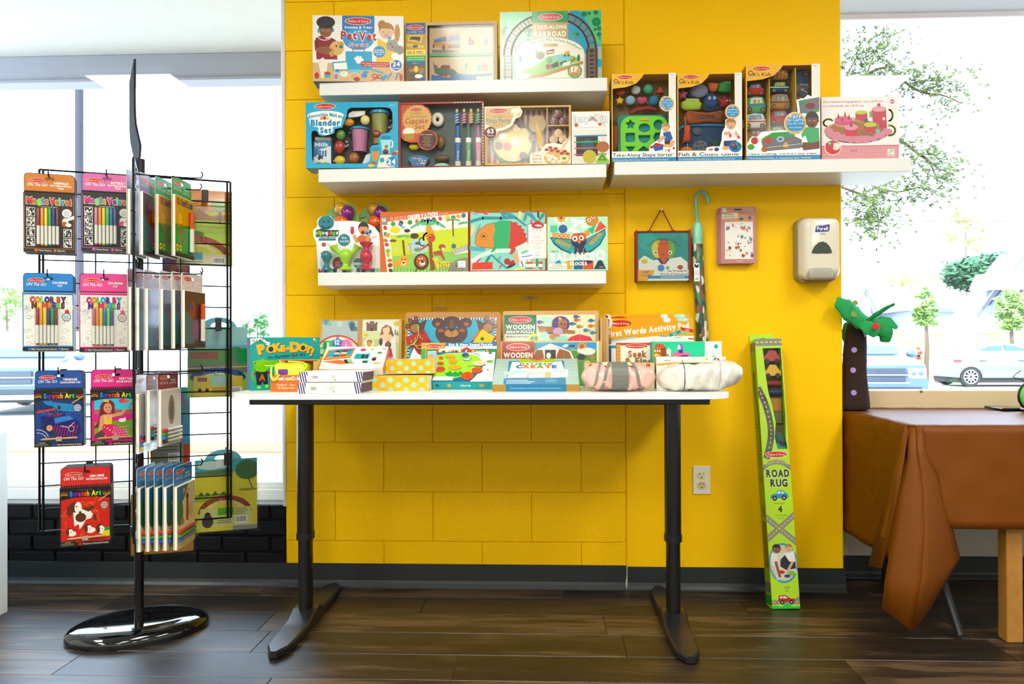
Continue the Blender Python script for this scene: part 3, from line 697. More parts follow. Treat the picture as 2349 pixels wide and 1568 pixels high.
MB().box(P.x(1850), .014, P.z(742), P.x(2810), .026, P.z(712)).build('green_ribbon', mat('19a24a', .4), P.o)

P = carton('toy_case', 'rounded take-along railroad case with printed curving track, top shelf', 'toy case', 1147, 1380, 25.5, -.245, S1, .085, '8fd0a0', (697, 95, 2220, 1125), rounded=.008); a = P.a
a.bgd('8ed3a2').e(1900, 520, 330, 420, '2fa0c4').p('8ed3a2', 700, 100, 1180, 100, 1180, 1125, 700, 1125).r(1955, 830, 2216, 950, '2f9ec8').p('6abf86', 1880, 97, 2216, 97, 2216, 640, 2140, 600, 2080, 400, 1960, 200)
a.p('2f9ac2', 1740, 97, 1890, 97, 1850, 160, 1740, 150)
for x, y, q in ((2035, 140, 30), (2135, 130, 40), (2140, 270, 75), (2120, 385, 26), (2180, 460, 38), (2190, 520, 16), (2180, 370, 40), (1960, 150, 46), (750, 380, 44), (745, 430, 34), (735, 490, 18), (1140, 380, 46), (1075, 395, 24), (1130, 450, 32), (1120, 520, 22), (780, 330, 30)): a.star(x, y, q, q * .8, 9, '1f7a4a').e(x, y, q * .35, q * .35, '2a8a58')
a.e(1815, 440, 34, 34, '3aa04a').e(1860, 450, 24, 24, '1f6a3a').e(1845, 500, 34, 34, '5a8a8a').rr(905, 595, 1000, 720, 6, '7a8484').r(2160, 640, 2216, 830, 'a8b4ac').r(1955, 740, 2000, 1110, 'a9b4ac').r(2160, 950, 2216, 1110, 'a8b4ac')
# track: sleepers and two rails
def track(cx, cy, rad, a0, a1, n):
    for i in range(n + 1):
        t = R(a0 + (a1 - a0) * i / n); c, s_ = math.cos(t), math.sin(t)
        a.l([(cx + (rad - 62) * c, cy + (rad - 62) * s_), (cx + (rad + 62) * c, cy + (rad + 62) * s_)], 30, '8f7a52' if i % 2 else '5f6266')
    for d in (-55, 55): a.arc(cx, cy, rad + d, rad + d, 26, a0, a1, '5a4024', 28)
track(1370, 760, 560, 180, 262, 14); track(1560, 690, 520, 276, 360, 14)
for y in range(760, 1125, 52): a.l([(752, y), (880, y)], 30, '8f7a52' if (y // 52) % 2 else '5f6266')
for x in (770, 872): a.l([(x, 750), (x, 1125)], 24, '5a4024')
a.r(1985, 670, 2160, 1125, '54402a')
for y in range(690, 1125, 64): a.r(2040, y, 2105, y + 46, '5a2a24').r(2040, y + 46, 2105, y + 64, '6a7468')
for x in (2030, 2110): a.l([(x, 670), (x, 1125)], 8, '7a8a8a')
a.r(1180, 97, 1716, 268, '22984a').r(1180, 268, 1716, 560, 'c1a06c').logo(1455, 183, 180, 55).t('$24.99', 1622, 250, 20, '103a20', w=95).t('Ages 3+', 1690, 125, 12, 'e0f0e0', w=44)
a.t('TAKE-ALONG', 1450, 332, 56, 'eef4dc', w=490, o='2a7a44', ow=.02, wt=.04).t('RAILROAD', 1448, 438, 80, 'eef4dc', w=480, o='2a7a44', ow=.02, wt=.05)
a.p('eeecd8', *[c for i in range(19) for c in (1450 + 510 * math.cos(R(180 + 10 * i)), 730 - 240 * math.sin(R(10 * i)) if False else 735 + 245 * math.sin(R(180 + 10 * i)))], 1955, 1105, 940, 1105)
a.t('Create a Portable Play Surface Anywhere!', 1445, 520, 44, '2a6a48', w=1010, arc=760, wt=0).rr(1340, 582, 1565, 636, 20, 'cdb583').t('BUILT-IN HANDLE', 1452, 608, 18, '7a6a40', w=190, wt=0)
a.p('b58a50', 1100, 1100, 1330, 1090, 1945, 900, 1940, 850, 1600, 960, 1200, 1020).p('8fbf6a', 980, 1010, 1250, 900, 1400, 780, 1650, 740, 1830, 790, 1900, 850, 1600, 960, 1250, 1060).e(1630, 800, 130, 50, '7cc8d0').p('8a6a3a', 1790, 760, 1830, 830, 1700, 900, 1690, 880, 1800, 820)
a.e(1300, 760, 70, 60, '6a8a6a').e(1300, 785, 36, 40, '9a6a4a').p('6aa0b0', 1225, 720, 1250, 660, 1275, 720).p('8a3028', 1390, 690, 1510, 665, 1510, 735, 1390, 750).r(1400, 705, 1500, 725, 'e8d8c0').r(1555, 680, 1578, 745, 'dfe6e0').p('d8a020', 1650, 760, 1680, 710, 1740, 700, 1750, 770).e(1670, 770, 16, 16, '20201c').e(1722, 768, 16, 16, '20201c')
a.p('22282a', 1460, 900, 1560, 850, 1580, 930, 1470, 960).p('4a5254', 1590, 870, 1690, 840, 1700, 880, 1600, 915).p('dfe6e6', 1640, 880, 1760, 850, 1740, 910, 1630, 930).e(1420, 930, 40, 44, 'a02a28').e(1000, 800, 20, 50, '2a7a4a').e(1875, 810, 24, 55, '2a7a4a').e(1440, 840, 40, 50, '5a9a6a')
a.e(1818, 1005, 108, 108, '2a9a4c').e(1818, 1005, 92, 92, 'cbab74').t('17', 1815, 980, 74, 'f4f2e2', w=110, o='3a6a3a', ow=.01, wt=.05).t('WOODEN', 1818, 1042, 20, '5a4a20', w=120).t('PIECES', 1818, 1070, 20, '5a4a20', w=92)
P.fin(print_mat(.2))
MB().tube([(P.x(1200), .04, P.h - .002), (P.x(1230), .04, P.h + .004), (P.x(1690), .04, P.h + .004), (P.x(1720), .04, P.h - .002)], .004, 6).build('handle', mat('2a8a4a', .4), P.o)

# ---- second shelf -------------------------------------------------
def zs2(px): return S2 + .0022 + .0055 * (atY(px, 400, -.26).x + .8768)
hole = [(155, 560), (175, 525), (215, 520), (245, 540), (270, 590), (330, 605), (420, 590), (500, 560), (510, 500), (560, 490), (620, 475), (640, 420), (660, 360), (690, 300), (690, 250), (705, 200), (755, 175), (1270, 175), (1340, 195), (1372, 260), (1375, 500), (1340, 550), (1280, 570), (1200, 590), (1170, 640), (1165, 740), (1060, 760), (1035, 800), (1045, 920), (1020, 1000), (960, 1030), (260, 1030), (200, 1015), (165, 960)]
P = carton('toy_box', 'turquoise smoothie blender play set box with cut-out window showing cups', 'toy box', 702, 913, 234, -.262, zs2(800), .10, '08a9cf', (72, 90, 1458, 1095), hole=hole, tray=.07, tcol='3c3a34', yaw=1.2); a = P.a
# art only outside the window: strips round the hole
def ring(P, col, bounds, hole):
    x0, y0, x1, y1 = bounds; pts = [(x0, y0), (x1, y0), (x1, y1), (x0, y1)]
    tr = tessellate_polygon([[Vector((u, v, 0)) for u, v in pts], [Vector((u, v, 0)) for u, v in hole]]); al = pts + list(hole)
    P.a._put([[al[i] for i in t] for t in tr], col)
ring(P, '06a6cd', (72, 90, 1458, 1095), hole)
a.boxes = [((72, 90, 1458, 1095), 0)]
a.logo(362, 153, 162, 46).t('Ages 3+', 1370, 142, 18, 'c8f0f8', w=90)
for dx, dy, rx, ry in ((370, 290, 275, 70), (370, 395, 240, 80), (370, 510, 110, 80)): a.e(dx, dy, rx, ry, 'f1f4e8')
a.p('f1f4e8', 120, 330, 620, 330, 600, 450, 480, 470, 460, 570, 280, 570, 260, 470, 140, 450)
a.t('Smoothie Maker', 370, 275, 52, '0a86bc', w=510, arc=900, wt=.04).e(310, 335, 24, 26, 'e8972a').e(355, 330, 26, 28, 'c8341c').e(400, 338, 22, 24, 'f0c020').t('Blender', 370, 400, 92, '0a86bc', w=450, wt=.06).t('Set', 372, 515, 86, '0a86bc', w=170, wt=.06)
a.e(1275, 640, 78, 32, '1e7ea8').p('a8dce6', 1195, 670, 1345, 670, 1325, 880, 1220, 880).e(1280, 775, 26, 26, 'a07038').e(1270, 850, 46, 40, '8a3018').e(1268, 872, 44, 22, '4a2018').l([(1350, 690), (1375, 700), (1372, 780), (1340, 780)], 18, 'efe4d4').p('efe2d2', 1190, 900, 1350, 900, 1400, 1095, 1140, 1095).e(1215, 980, 36, 40, '12a0b4').p('d08a20', 1060, 840, 1170, 840, 1150, 985, 1080, 985).e(1112, 815, 70, 36, '1c94b4').l([(1118, 785), (1122, 815)], 10, 'c03a2a').e(1085, 1022, 44, 26, 'b05a1c').e(1050, 1062, 48, 24, 'e8c020').e(1400, 880, 40, 28, 'b8391c').e(1438, 848, 26, 18, 'e8a820').e(1360, 1010, 80, 80, '0a82b8').t('24', 1355, 1005, 78, 'ffffff', w=120, wt=.04).t('PIECES', 1358, 1072, 22, 'ffffff', w=90)
P.fin(print_mat(.3))
X, Z, k = P.x, P.z, P.k
MB().box(X(170), .02, Z(1030), X(432), .06, Z(660), .002).build('milk_carton', mat('1b7fb4', .4), P.o)
mk = P.o.children[-1]; b = Art(170, 660, 432, 1030, X(432) - X(170), Z(660) - Z(1030)); b.bgd('1b7fb4').p('eef3f4', 170, 900, 260, 790, 432, 740, 432, 1030, 170, 1030).t('Milk', 295, 715, 60, 'dfeef4', w=220, wt=.05).t('LOW FAT', 240, 775, 18, 'bfe0ee', w=100).t('Mil', 270, 850, 90, '1b7fb4', w=190, wt=.06).e(270, 920, 40, 40, '2a2622').e(285, 970, 26, 36, 'f4f4f0').e(245, 1010, 50, 26, '5aa83a').e(350, 1015, 70, 26, '6ab84a')
bo = b.build('label_print', mk, .0197); bo.location.x = (X(170) + X(432)) / 2; bo.location.z = Z(1030)
MB().box(X(180), .022, Z(655), X(425), .055, Z(590), .004).build('carton_spout', mat('c9c8ba', .4), mk)
def lathe_part(name, cx, prof, h, sub=None, y=.035, n=18, rough=.3, coat=.3):
    mb = MB().lathe([(r_ * k, Z(v)) for r_, v in prof], n, (X(cx), y, 0)); return part(P, name, mb, h, rough, 45, coat, sub)
g1 = lathe_part('pink_tumbler', 855, [(100, 825), (125, 480), (105, 478), (0, 478)], 'c0759f'); lathe_part('tumbler_lid', 855, [(148, 488), (150, 470), (120, 445), (70, 432), (0, 428)], '178cae', g1)
g2 = lathe_part('blender_jar', 1160, [(100, 715), (130, 240), (110, 236), (0, 236)], '8c8a3c'); lathe_part('jar_lid', 1160, [(150, 250), (155, 225), (140, 200), (0, 195)], '15809c', g2)
for nm, cx, cy, rx, rz, c in (('fruit_slice', 1168, 345, 74, 72, 'dcb81e'), ('banana_slice', 948, 345, 72, 74, 'ead98a'), ('orange_wedge', 700, 380, 86, 60, 'd98a14'), ('nut', 778, 925, 80, 84, 'a85a22'), ('strawberry', 560, 755, 80, 100, 'a8241e'), ('lemon', 565, 960, 84, 70, 'e2c018'), ('leafy_green', 580, 570, 70, 80, '5a8a28'), ('berry_piece', 1130, 570, 70, 60, '8a3a14')):
    part(P, nm, MB().ball((X(cx), .02 if nm != 'berry_piece' else .012, Z(cy)), rx * k, .012, rz * k, 16), c, .35, 60, .3)
part(P, 'ice_scoop', MB().prism([(X(690), Z(300)), (X(700), Z(240)), (X(760), Z(205)), (X(950), Z(200)), (X(940), Z(260)), (X(860), Z(285)), (X(740), Z(300))], .02, .035), 'f0f0ee', .3, 0)
part(P, 'spoon', MB().prism([(X(900), Z(1020)), (X(960), Z(880)), (X(1040), Z(850)), (X(1045), Z(900)), (X(1000), Z(990)), (X(930), Z(1028))], .02, .03), 'e8e8ea', .2, 0)
fo = MB(); rf = random.Random(5)
for i in range(26):
    x, y = rf.choice(((rf.uniform(640, 700), rf.uniform(480, 700)), (rf.uniform(980, 1060), rf.uniform(430, 760)), (rf.uniform(1290, 1360), rf.uniform(260, 540)), (rf.uniform(450, 690), rf.uniform(650, 1020)))); s_ = rf.uniform(14, 30) * k
    fo.add([(X(x) - s_, .05 + rf.uniform(-.006, .006), Z(y)), (X(x), .045, Z(y) - s_), (X(x) + s_, .05 + rf.uniform(-.006, .006), Z(y)), (X(x), .056, Z(y) + s_)], [(0, 1, 2, 3)])
o_ = part(P, 'crumpled_foil', fo, 'c8c8c4', .15, 0); o_['kind'] = 'stuff'
MB().box(-P.w / 2 + .001, .001, -.0008, P.w / 2 - .001, P.d - .001, 0).build('bottom_panel', mat('6a7a70', .5), P.o)

# cupcake set: sketch units of crop C3, second half re-expressed in the same units
hole = [(1495, 125), (2718, 112), (2718, 1068), (1495, 1068)]
P = carton('toy_box', 'red bake and decorate cupcake set box with striped candles in window', 'toy box', 914.5, 1109.5, 234, -.255, zs2(1010), .07, '9c2a20', (1465, 95, 2740, 1078), hole=hole, tray=.045, tcol='4a5a58'); a = P.a; X, Z, k = P.x, P.z, P.k
ring(P, '9a2a20', (1465, 95, 2740, 1078), hole)
for i in range(9): a.r(2300 + 46 * i, 97, 2322 + 46 * i, 110, 'e8d8c0')
for i in range(20): a.r(2722, 130 + 46 * i, 2738, 152 + 46 * i, 'e8d8c0')
P.fin(print_mat(.3))
cd = MB().prism([(X(1497), Z(127)), (X(1820), Z(127)), (X(1920), Z(190)), (X(1965), Z(300)), (X(1950), Z(420)), (X(1900), Z(520)), (X(2020), Z(560)), (X(2045), Z(660)), (X(2000), Z(770)), (X(1900), Z(825)), (X(1800), Z(800)), (X(1740), Z(700)), (X(1640), Z(705)), (X(1540), Z(670)), (X(1497), Z(620))], .002, .004).build('label_card', mat('d24a10', .35), P.o)
b = Art(1497, 127, 2050, 830, X(2050) - X(1497), Z(127) - Z(830))
b.star(1740, 350, 225, 205, 26, 'dcb06e').logo(1727, 203, 90, 26, 'dcb06e').t('WOODEN', 1725, 258, 22, '5a2a14', w=170, wt=0).t('Bake & Decorate', 1765, 305, 28, '8a2a14', w=250, wt=0, sh=.2).t('Cupcake', 1735, 370, 86, 'b0330f', w=340, wt=.01, sh=.2).t('Set', 1785, 460, 74, 'b0330f', w=150, wt=.01, sh=.2)
b.e(1615, 545, 92, 68, 'efefe6').p('d0a028', 1530, 570, 1705, 560, 1690, 660, 1560, 680)
for i in range(7): b.l([(1545 + 24 * i, 580), (1560 + 20 * i, 668)], 8, '8a6a10')
b.e(1900, 665, 150, 155, 'c84010').e(1900, 665, 132, 138, '3e1c10').t('Set Includes:', 1890, 582, 28, 'e8c890', w=180, sh=.2, wt=0)
for i, s_ in enumerate(('Cupcake Tray', 'Cupcakes', 'Icing Tops', 'Cupcake Sleeves', 'Candles', 'Icing Markers', 'Oven Mitt')): b.t(s_, 1890, 618 + 24 * i, 15, 'd8b88a', w=11 * len(s_), wt=0)
bo = b.build('card_print', cd, .0017); bo.location.x = (X(1497) + X(2050)) / 2; bo.location.z = Z(830)
part(P, 'icing_ring', MB().tube([(X(2035 + 60 * math.cos(q * .3927)), .03, Z(330 + 72 * math.sin(q * .3927))) for q in range(16)], 40 * k, 8, closed=True), 'e6e0d0', .35, 60)
part(P, 'wooden_cupcake', MB().ball((X(2080), .03, Z(670)), 70 * k, .012, 110 * k), '7a5a1c', .4, 60); part(P, 'yellow_cupcake', MB().ball((X(1680), .028, Z(745)), 84 * k, .012, 52 * k), 'd8c416', .4, 60)
cu = part(P, 'blue_muffin_cup', MB().prism([(X(1590), Z(925)), (X(1680), Z(885)), (X(1830), Z(885)), (X(1910), Z(925)), (X(1845), Z(1055)), (X(1660), Z(1055))], .02, .035), '1b74ac', .4, 0)
b = Art(1590, 885, 1910, 1055, X(1910) - X(1590), Z(885) - Z(1055)); rf = random.Random(2)
for i in range(26): b.e(1640 + rf.random() * 220, 905 + rf.random() * 120, 10, 10, rf.choice(('d8303a', 'e8b030', 'f0f0e8', 'd86a20')), 8)
bo = b.build('dots_print', cu, .0198); bo.location.x = (X(1590) + X(1910)) / 2; bo.location.z = Z(1055)
part(P, 'brown_icing', MB().ball((X(2100), .028, Z(925)), 120 * k, .012, 52 * k), '6a4a30', .4, 60); part(P, 'mint_icing', MB().ball((X(2095), .028, Z(1040)), 115 * k, .012, 42 * k), '9ad8b8', .4, 60)
for i, (cx, c1, c2) in enumerate(((2330, '1f70ac', '1b78b8'), (2438, 'b02a60', '1b8a5a'), (2543, 'd08a18', 'c8407a'), (2650, '1f8a50', 'd8d0c8'))):
    tw = MB(); n = 14
    cn = part(P, 'candle', MB().lathe([(34 * k, Z(400)), (34 * k, Z(235)), (0, Z(232))], 12, (X(cx), .025, 0)), c1, .35, 50)
    for j in range(4):
        y0 = 260 + 40 * j; tw.tube([(X(cx) + 35 * k * math.cos(q), .025 - 35 * k * math.sin(q), Z(y0 + 18 * q / 3.14 * 1.6)) for q in [x_ * .4 for x_ in range(8)]], 6 * k, 5)
    part(P, 'stripe', tw, 'eef0ee', .35, 0, sub=cn); part(P, 'flame', MB().ball((X(cx), .025, Z(205)), 22 * k, 22 * k, 34 * k, 10), 'f0d890', .3, 60, sub=cn)
for cx, c1, c2 in ((2345, '1668ac', '1a6cb4'), (2505, '176a4a', '5aa06a'), (2655, '9a4a78', 'd87aa0')):
    mk = part(P, 'icing_marker', MB().lathe([(40 * k, Z(1050)), (44 * k, Z(960)), (44 * k, Z(680)), (40 * k, Z(640)), (0, Z(636))], 12, (X(cx), .022, 0)), c2, .3, 50)
    part(P, 'marker_cap', MB().lathe([(33 * k, Z(640)), (30 * k, Z(440)), (0, Z(438))], 12, (X(cx), .022, 0)), c1, .25, 50, sub=mk); part(P, 'marker_band', MB().lathe([(45 * k, Z(700)), (45 * k, Z(630)), (40 * k, Z(628))], 12, (X(cx), .022, 0)), 'eeeeea', .3, 50, sub=mk); part(P, 'marker_tip', MB().lathe([(46 * k, Z(1066)), (46 * k, Z(985)), (40 * k, Z(983))], 12, (X(cx), .022, 0)), 'd8d4c0', .3, 50, sub=mk)
    b = Art(0, 0, 100, 30, 190 * k, 40 * k); b.t('Icing', 50, 15, 20, 'f0f4f8', w=70)
    bo = b.build('lettering', mk, .022 - 45 * k, M=Matrix.Translation((X(cx) + 20 * k, .022 - 46.5 * k, Z(900))) @ Matrix.Rotation(R(-90), 4, 'Y'))

# pizza set
hole = [(478, 165), (1640, 165), (1640, 955), (478, 955)]
P = carton('toy_box', 'wooden pizza party box with red striped tray and pizza cutter', 'toy box', 1111, 1310, 242.5, -.25, zs2(1210) + .002, .055, 'cfa968', (440, 140, 1670, 985), hole=hole, tray=.04, tcol='c8b08a'); a = P.a; X, Z, k = P.x, P.z, P.k
ring(P, 'd2ad6e', (440, 140, 1670, 985), hole)
P.fin(print_mat(.5))
tr = P.o.children[0]
b = Art(440, 140, 1670, 985, P.w, P.h)
for i in range(15): b.r(480 + 80 * i, 165, 520 + 80 * i, 955, '8a1f1c')
b.build('striped_paper', P.o, .0395)
for x0, y0, x1, y1 in ((1325, 160, 1340, 960), (1335, 415, 1640, 435)): part(P, 'divider', MB().box(X(x0), .003, Z(y1), X(x1), .039, Z(y0)), 'c8a260', .5, 0)
part(P, 'green_pan', MB().prism(circ(X(840), Z(655), 305 * k, n=28), .026, .038), '1f6a4c', .4, 40); part(P, 'pizza_crust', MB().prism(circ(X(840), Z(650), 272 * k, n=28), .018, .028), 'dfb75a', .5, 40)
for i, (x, y, c) in enumerate(((960, 390, '5a2a1c'), (1120, 590, '6a3020'), (860, 870, 'd8c8a0'), (990, 840, '5a2a1c'), (700, 560, 'e8dcc0'), (760, 700, 'c84a30'), (640, 690, '6a3020'), (880, 640, 'e8dcc0'), (900, 450, 'd8b878'))): part(P, 'topping', MB().prism(circ(X(x), Z(y), 56 * k, n=14), .013, .019), c, .5, 40)
part(P, 'pizza_cutter', MB().prism(circ(X(1195), Z(390), 122 * k, n=26), .012, .018), 'b89a68', .5, 40); part(P, 'cutter_handle', MB().tube([(X(1170), .010, Z(360)), (X(1225), .008, Z(560)), (X(1255), .010, Z(760))], [24 * k, 44 * k, 30 * k], 10), 'd8b058', .45, 60, sub=P.o.children[-1])
for cx, cy, c in ((1490, 245, '6a2c24'), (1435, 355, '70301f'), (1560, 355, '6a2c2c'), (1490, 525, 'd8b080'), (1425, 615, 'd2a874'), (1555, 615, 'd8b488')): part(P, 'topping_stack', MB().lathe([(60 * k, 0), (60 * k, .02), (0, .021)], 16).xf(Matrix.Translation((X(cx), .034, Z(cy))) @ Matrix.Rotation(R(90), 4, 'X')), c, .35, 50, .3)
cd = MB().prism([(X(444), Z(148)), (X(940), Z(148)), (X(985), Z(220)), (X(960), Z(290)), (X(880), Z(330)), (X(840), Z(420)), (X(740), Z(480)), (X(640), Z(500)), (X(612), Z(560)), (X(560), Z(612)), (X(480), Z(605)), (X(444), Z(560))], -.0018, -.0004).build('label_card', mat('e8dcc0', .35), P.o)
b = Art(444, 148, 985, 612, X(985) - X(444), Z(148) - Z(612)); b.p('cfae7c', 460, 165, 850, 165, 860, 260, 820, 390, 700, 450, 600, 470, 460, 400).logo(640, 208, 135, 36).e(885, 225, 78, 72, 'dcbc88').e(885, 215, 66, 42, 'f0e8d4').e(885, 265, 26, 26, 'f0e8d4').t('Wooden', 640, 288, 36, '5a8a80', w=140, wt=0).t('Pizza Party', 640, 345, 62, '2a8a80', w=350, wt=.02).t('Play Set', 640, 405, 34, '5a8a80', w=140, wt=0).e(528, 520, 84, 86, '5a2420').t('63', 525, 495, 66, 'ffffff', w=92, wt=.02).t('Pieces', 528, 558, 24, 'e8d0c0', w=90)
bo = b.build('card_print', cd, -.0021); bo.location.x = (X(444) + X(985)) / 2; bo.location.z = Z(612)
cd = MB().prism([(X(1085), Z(975)), (X(1090), Z(830)), (X(1240), Z(790)), (X(1300), Z(700)), (X(1420), Z(675)), (X(1540), Z(700)), (X(1665), Z(570)), (X(1665), Z(975))], -.0018, -.0004).build('corner_card', mat('efe0c4', .35), P.o)
b = Art(1085, 570, 1665, 975, X(1665) - X(1085), Z(570) - Z(975)); b.t('Create,', 1190, 850, 32, 'b84a3a', w=130).t('Slice &', 1185, 900, 32, 'b84a3a', w=130).t('Serve!', 1195, 945, 32, 'b84a3a', w=120).e(1470, 890, 185, 120, 'd8b070')
for x, y in ((1375, 745), (1450, 760), (1395, 785), (1480, 800), (1325, 775), (1580, 800), (1540, 830), (1620, 835)): b.e(x, y, 32, 20, 'a8402c')
for x, y in ((1340, 860), (1400, 870), (1360, 915), (1450, 905), (1420, 950), (1500, 950)): b.e(x, y, 34, 26, 'efe2cc')
b.e(1570, 900, 66, 50, 'e6dcb8').e(1570, 900, 30, 20, '6a9a3a').l([(1520, 800), (1650, 600)], 30, 'd8bc98')
bo = b.build('card_print', cd, -.0021); bo.location.x = (X(1085) + X(1665)) / 2; bo.location.z = Z(975)

P = carton('toy_box', 'small white box picturing an elastic-banded cube with textured shapes', 'toy box', 1311.5, 1398.5, 255.5, -.258, zs2(1390), .16, 'efeee6', (1678, 215, 2218, 970)); a = P.a
a.bgd('f0efe8').t('Inny', 1820, 318, 100, 'f4f4f0', w=230, o='2a3a4a', ow=.03, wt=.03).t('Bin', 2100, 315, 110, 'f4f4f0', w=170, o='2a3a4a', ow=.03, wt=.03)
for i in range(4): a.l([(1940 + 22 * i, 275 + 14 * i), (1990 + 18 * i, 350 + 4 * i)], 8, ('c83a30', '3a9a4a', '2a80b8', 'c83a90')[i]).l([(2012 - 22 * i, 275 + 14 * i), (1962 - 18 * i, 350 + 4 * i)], 8, ('e89a20', 'c83a30', '3a9a4a', '2a80b8')[i])
a.e(1743, 410, 30, 28, 'b0581c').e(2080, 402, 28, 22, 'a85a20').t('Fat', 2135, 385, 14, '3a3a3a', w=34).t('Brain', 2142, 403, 14, '3a3a3a', w=50).t('Toys', 2140, 421, 14, 'c86a20', w=44).l([(1715, 452), (2170, 442)], 4, 'a83a40')
a.rr(1690, 470, 2170, 960, 40, 'dedcd2').r(1740, 570, 2050, 860, '101214').e(1900, 700, 90, 90, '1a4a5a').p('e6e4da', 1710, 470, 2160, 470, 2150, 530, 1720, 550)
for y, c, x1 in ((570, '1380ac', 2175), (658, '18b040', 2075), (748, 'c8641c', 2030), (838, 'c81450', 2170)): a.l([(1716, y), (x1, y - 6)], 18, c)
a.e(2120, 730, 92, 80, 'a8601c').e(1930, 870, 98, 98, 'c8b81c')
for y in range(800, 960, 22): a.l([(1845, y), (1930, y + 6), (2015, y)], 4, '8f8210')
a.p('7ac41c', 2110, 785, 2215, 945, 2200, 965, 2025, 965, 2020, 940).p('2a5a10', 2112, 830, 2170, 925, 2055, 925).p('7ac41c', 2112, 860, 2145, 912, 2078, 912)
P.fin()

# ---- right-hand shelf ---------------------------------------------
def kids(xl, xr, yt, art, title, lab, sub, dep=.13):
    x0, y0, x1, y1 = art; W_ = x1 - x0
    hole = [(x0 + .015 * W_, y0 + .17 * (y1 - y0))] + [(x0 + W_ * u, y0 + (y1 - y0) * v) for u, v in ((.22, .155), (.38, .115), (.47, .05), (.50, .012), (.885, .012), (.885, .885), (.015, .885))]
    P = carton('toy_box', lab, 'toy box', xl, xr, yt, -.258, SR, dep, 'eba900', art, hole=hole, tray=.085, tcol='7a5c10'); a = P.a
    ring(P, 'f0b400', art, hole); a.p('f0efe8', x0 + .89 * W_, y0, x1, y0, x1, y1, x0 + .89 * W_, y1).r(x0, y0 + (y1 - y0) * .885, x1, y1, 'f0efe8')
    a.logo(x0 + .21 * W_, y0 + .042 * (y1 - y0), .12 * W_, .024 * (y1 - y0), 'f0d8a0').t("K's Kids", x0 + .22 * W_, y0 + .10 * (y1 - y0), .038 * (y1 - y0), '1c1408', w=.24 * W_, sh=.2, wt=.01)
    a.arc(x0 + .065 * W_, y0 + .085 * (y1 - y0), .028 * W_, .028 * W_, .012 * W_, 0, 350, 'b0642a').r(x0 + .03 * W_, y0 + .115 * (y1 - y0), x0 + .095 * W_, y0 + .128 * (y1 - y0), '8ab0c0')
    a.t('8m+', x0 + .945 * W_, y0 + .02 * (y1 - y0), .012 * (y1 - y0), '2a90c0', w=.05 * W_)
    a.t(title, x0 + .48 * W_, y0 + .925 * (y1 - y0), .042 * (y1 - y0), '14140c', w=.93 * W_, wt=.012).r(x0, y0 + .955 * (y1 - y0), x1, y1, '1288c4').t(sub, x0 + .45 * W_, y0 + .982 * (y1 - y0), .016 * (y1 - y0), 'e8d890', w=.85 * W_)
    s_ = MB().box(-P.w / 2 - .0004, .002, .012, -P.w / 2, P.d - .002, P.h - .006).build('side_print', mat('8a6408', .5), P.o)
    return P
def badge(P, cx, cy, r_, lines_):
    o_ = MB().prism(circ(P.x(cx), P.z(cy), r_ * P.k, n=26), -.0016, -.0003).build('round_badge', mat('f0efe4', .4), P.o)
    b = Art(cx - r_, cy - r_, cx + r_, cy + r_, 2 * r_ * P.k, 2 * r_ * P.k); b.e(cx, cy, r_ * .96, r_ * .96, 'e8b020').e(cx, cy, r_ * .80, r_ * .80, '1a90c8')
    for i, (s_, hh) in enumerate(lines_): b.t(s_, cx, cy + (i - (len(lines_) - 1) / 2) * r_ * .34, hh, 'f2fafa', w=min(len(s_) * hh * .8, r_ * 1.45), wt=0)
    bo = b.build('badge_print', o_, -.0018); bo.location.x = P.x(cx); bo.location.z = P.z(cy + r_)
def kidcard(P, pts, draw, b4):
    o_ = MB().prism([(P.x(x), P.z(y)) for x, y in pts], -.0014, -.0003).build('photo_card', mat('f2f1ea', .4), P.o)
    b = Art(b4[0], b4[1], b4[2], b4[3], P.x(b4[2]) - P.x(b4[0]), P.z(b4[1]) - P.z(b4[3])); draw(b)
    bo = b.build('photo_print', o_, -.0016); bo.location.x = (P.x(b4[0]) + P.x(b4[2])) / 2; bo.location.z = P.z(b4[3])
def plush(P, name, pts, c, y=.05, th=.02, face=None):
    """soft stuffed shape: puffed outline"""
    mb = MB(); n = len(pts); cx = sum(p[0] for p in pts) / n; cy = sum(p[1] for p in pts) / n
    vs = []
    for s_, yy in ((.82, y - th / 2), (1, y), (.82, y + th / 2)): vs += [(P.x(cx + (q[0] - cx) * s_), yy, P.z(cy + (q[1] - cy) * s_)) for q in pts]
    fs = [(i, (i + 1) % n, n + (i + 1) % n, n + i) for i in range(n)] + [(n + i, n + (i + 1) % n, 2 * n + (i + 1) % n, 2 * n + i) for i in range(n)] + [tuple(range(n))[::-1]]
    # domed front
    mb.add(vs, fs); o_ = mb.build(name, mat(c, .75), P.o, smooth=80)
    if face:
        x, yv, r_ = face; b = Art(0, 0, 100, 60, r_ * 2 * P.k, r_ * 1.2 * P.k); b.e(25, 25, 14, 16, 'f4f4f0').e(75, 25, 14, 16, 'f4f4f0').e(27, 27, 7, 9, '1a1a20').e(73, 27, 7, 9, '1a1a20').arc(50, 38, 14, 10, 4, 10, 170, '201818')
        bo = b.build('stitched_face', o_, y - th / 2 - .0006); bo.location.x = P.x(x); bo.location.z = P.z(yv + .6 * r_)
    return o_
def poly_star(cx, cy, ra, rb, n=5, rot=-90): return [(cx + (ra if i % 2 == 0 else rb) * math.cos(R(rot + 180 * i / n)), cy + (ra if i % 2 == 0 else rb) * math.sin(R(rot + 180 * i / n))) for i in range(2 * n)]
P = kids(1403, 1550.7, 168, (85, 185, 1050, 1520), 'Take-Along Shape Sorter', 'yellow topped box with lime green shape sorter face behind clear film', 'Multisensory Shape Sorting Bag with 9 Textured Chunky Shapes')
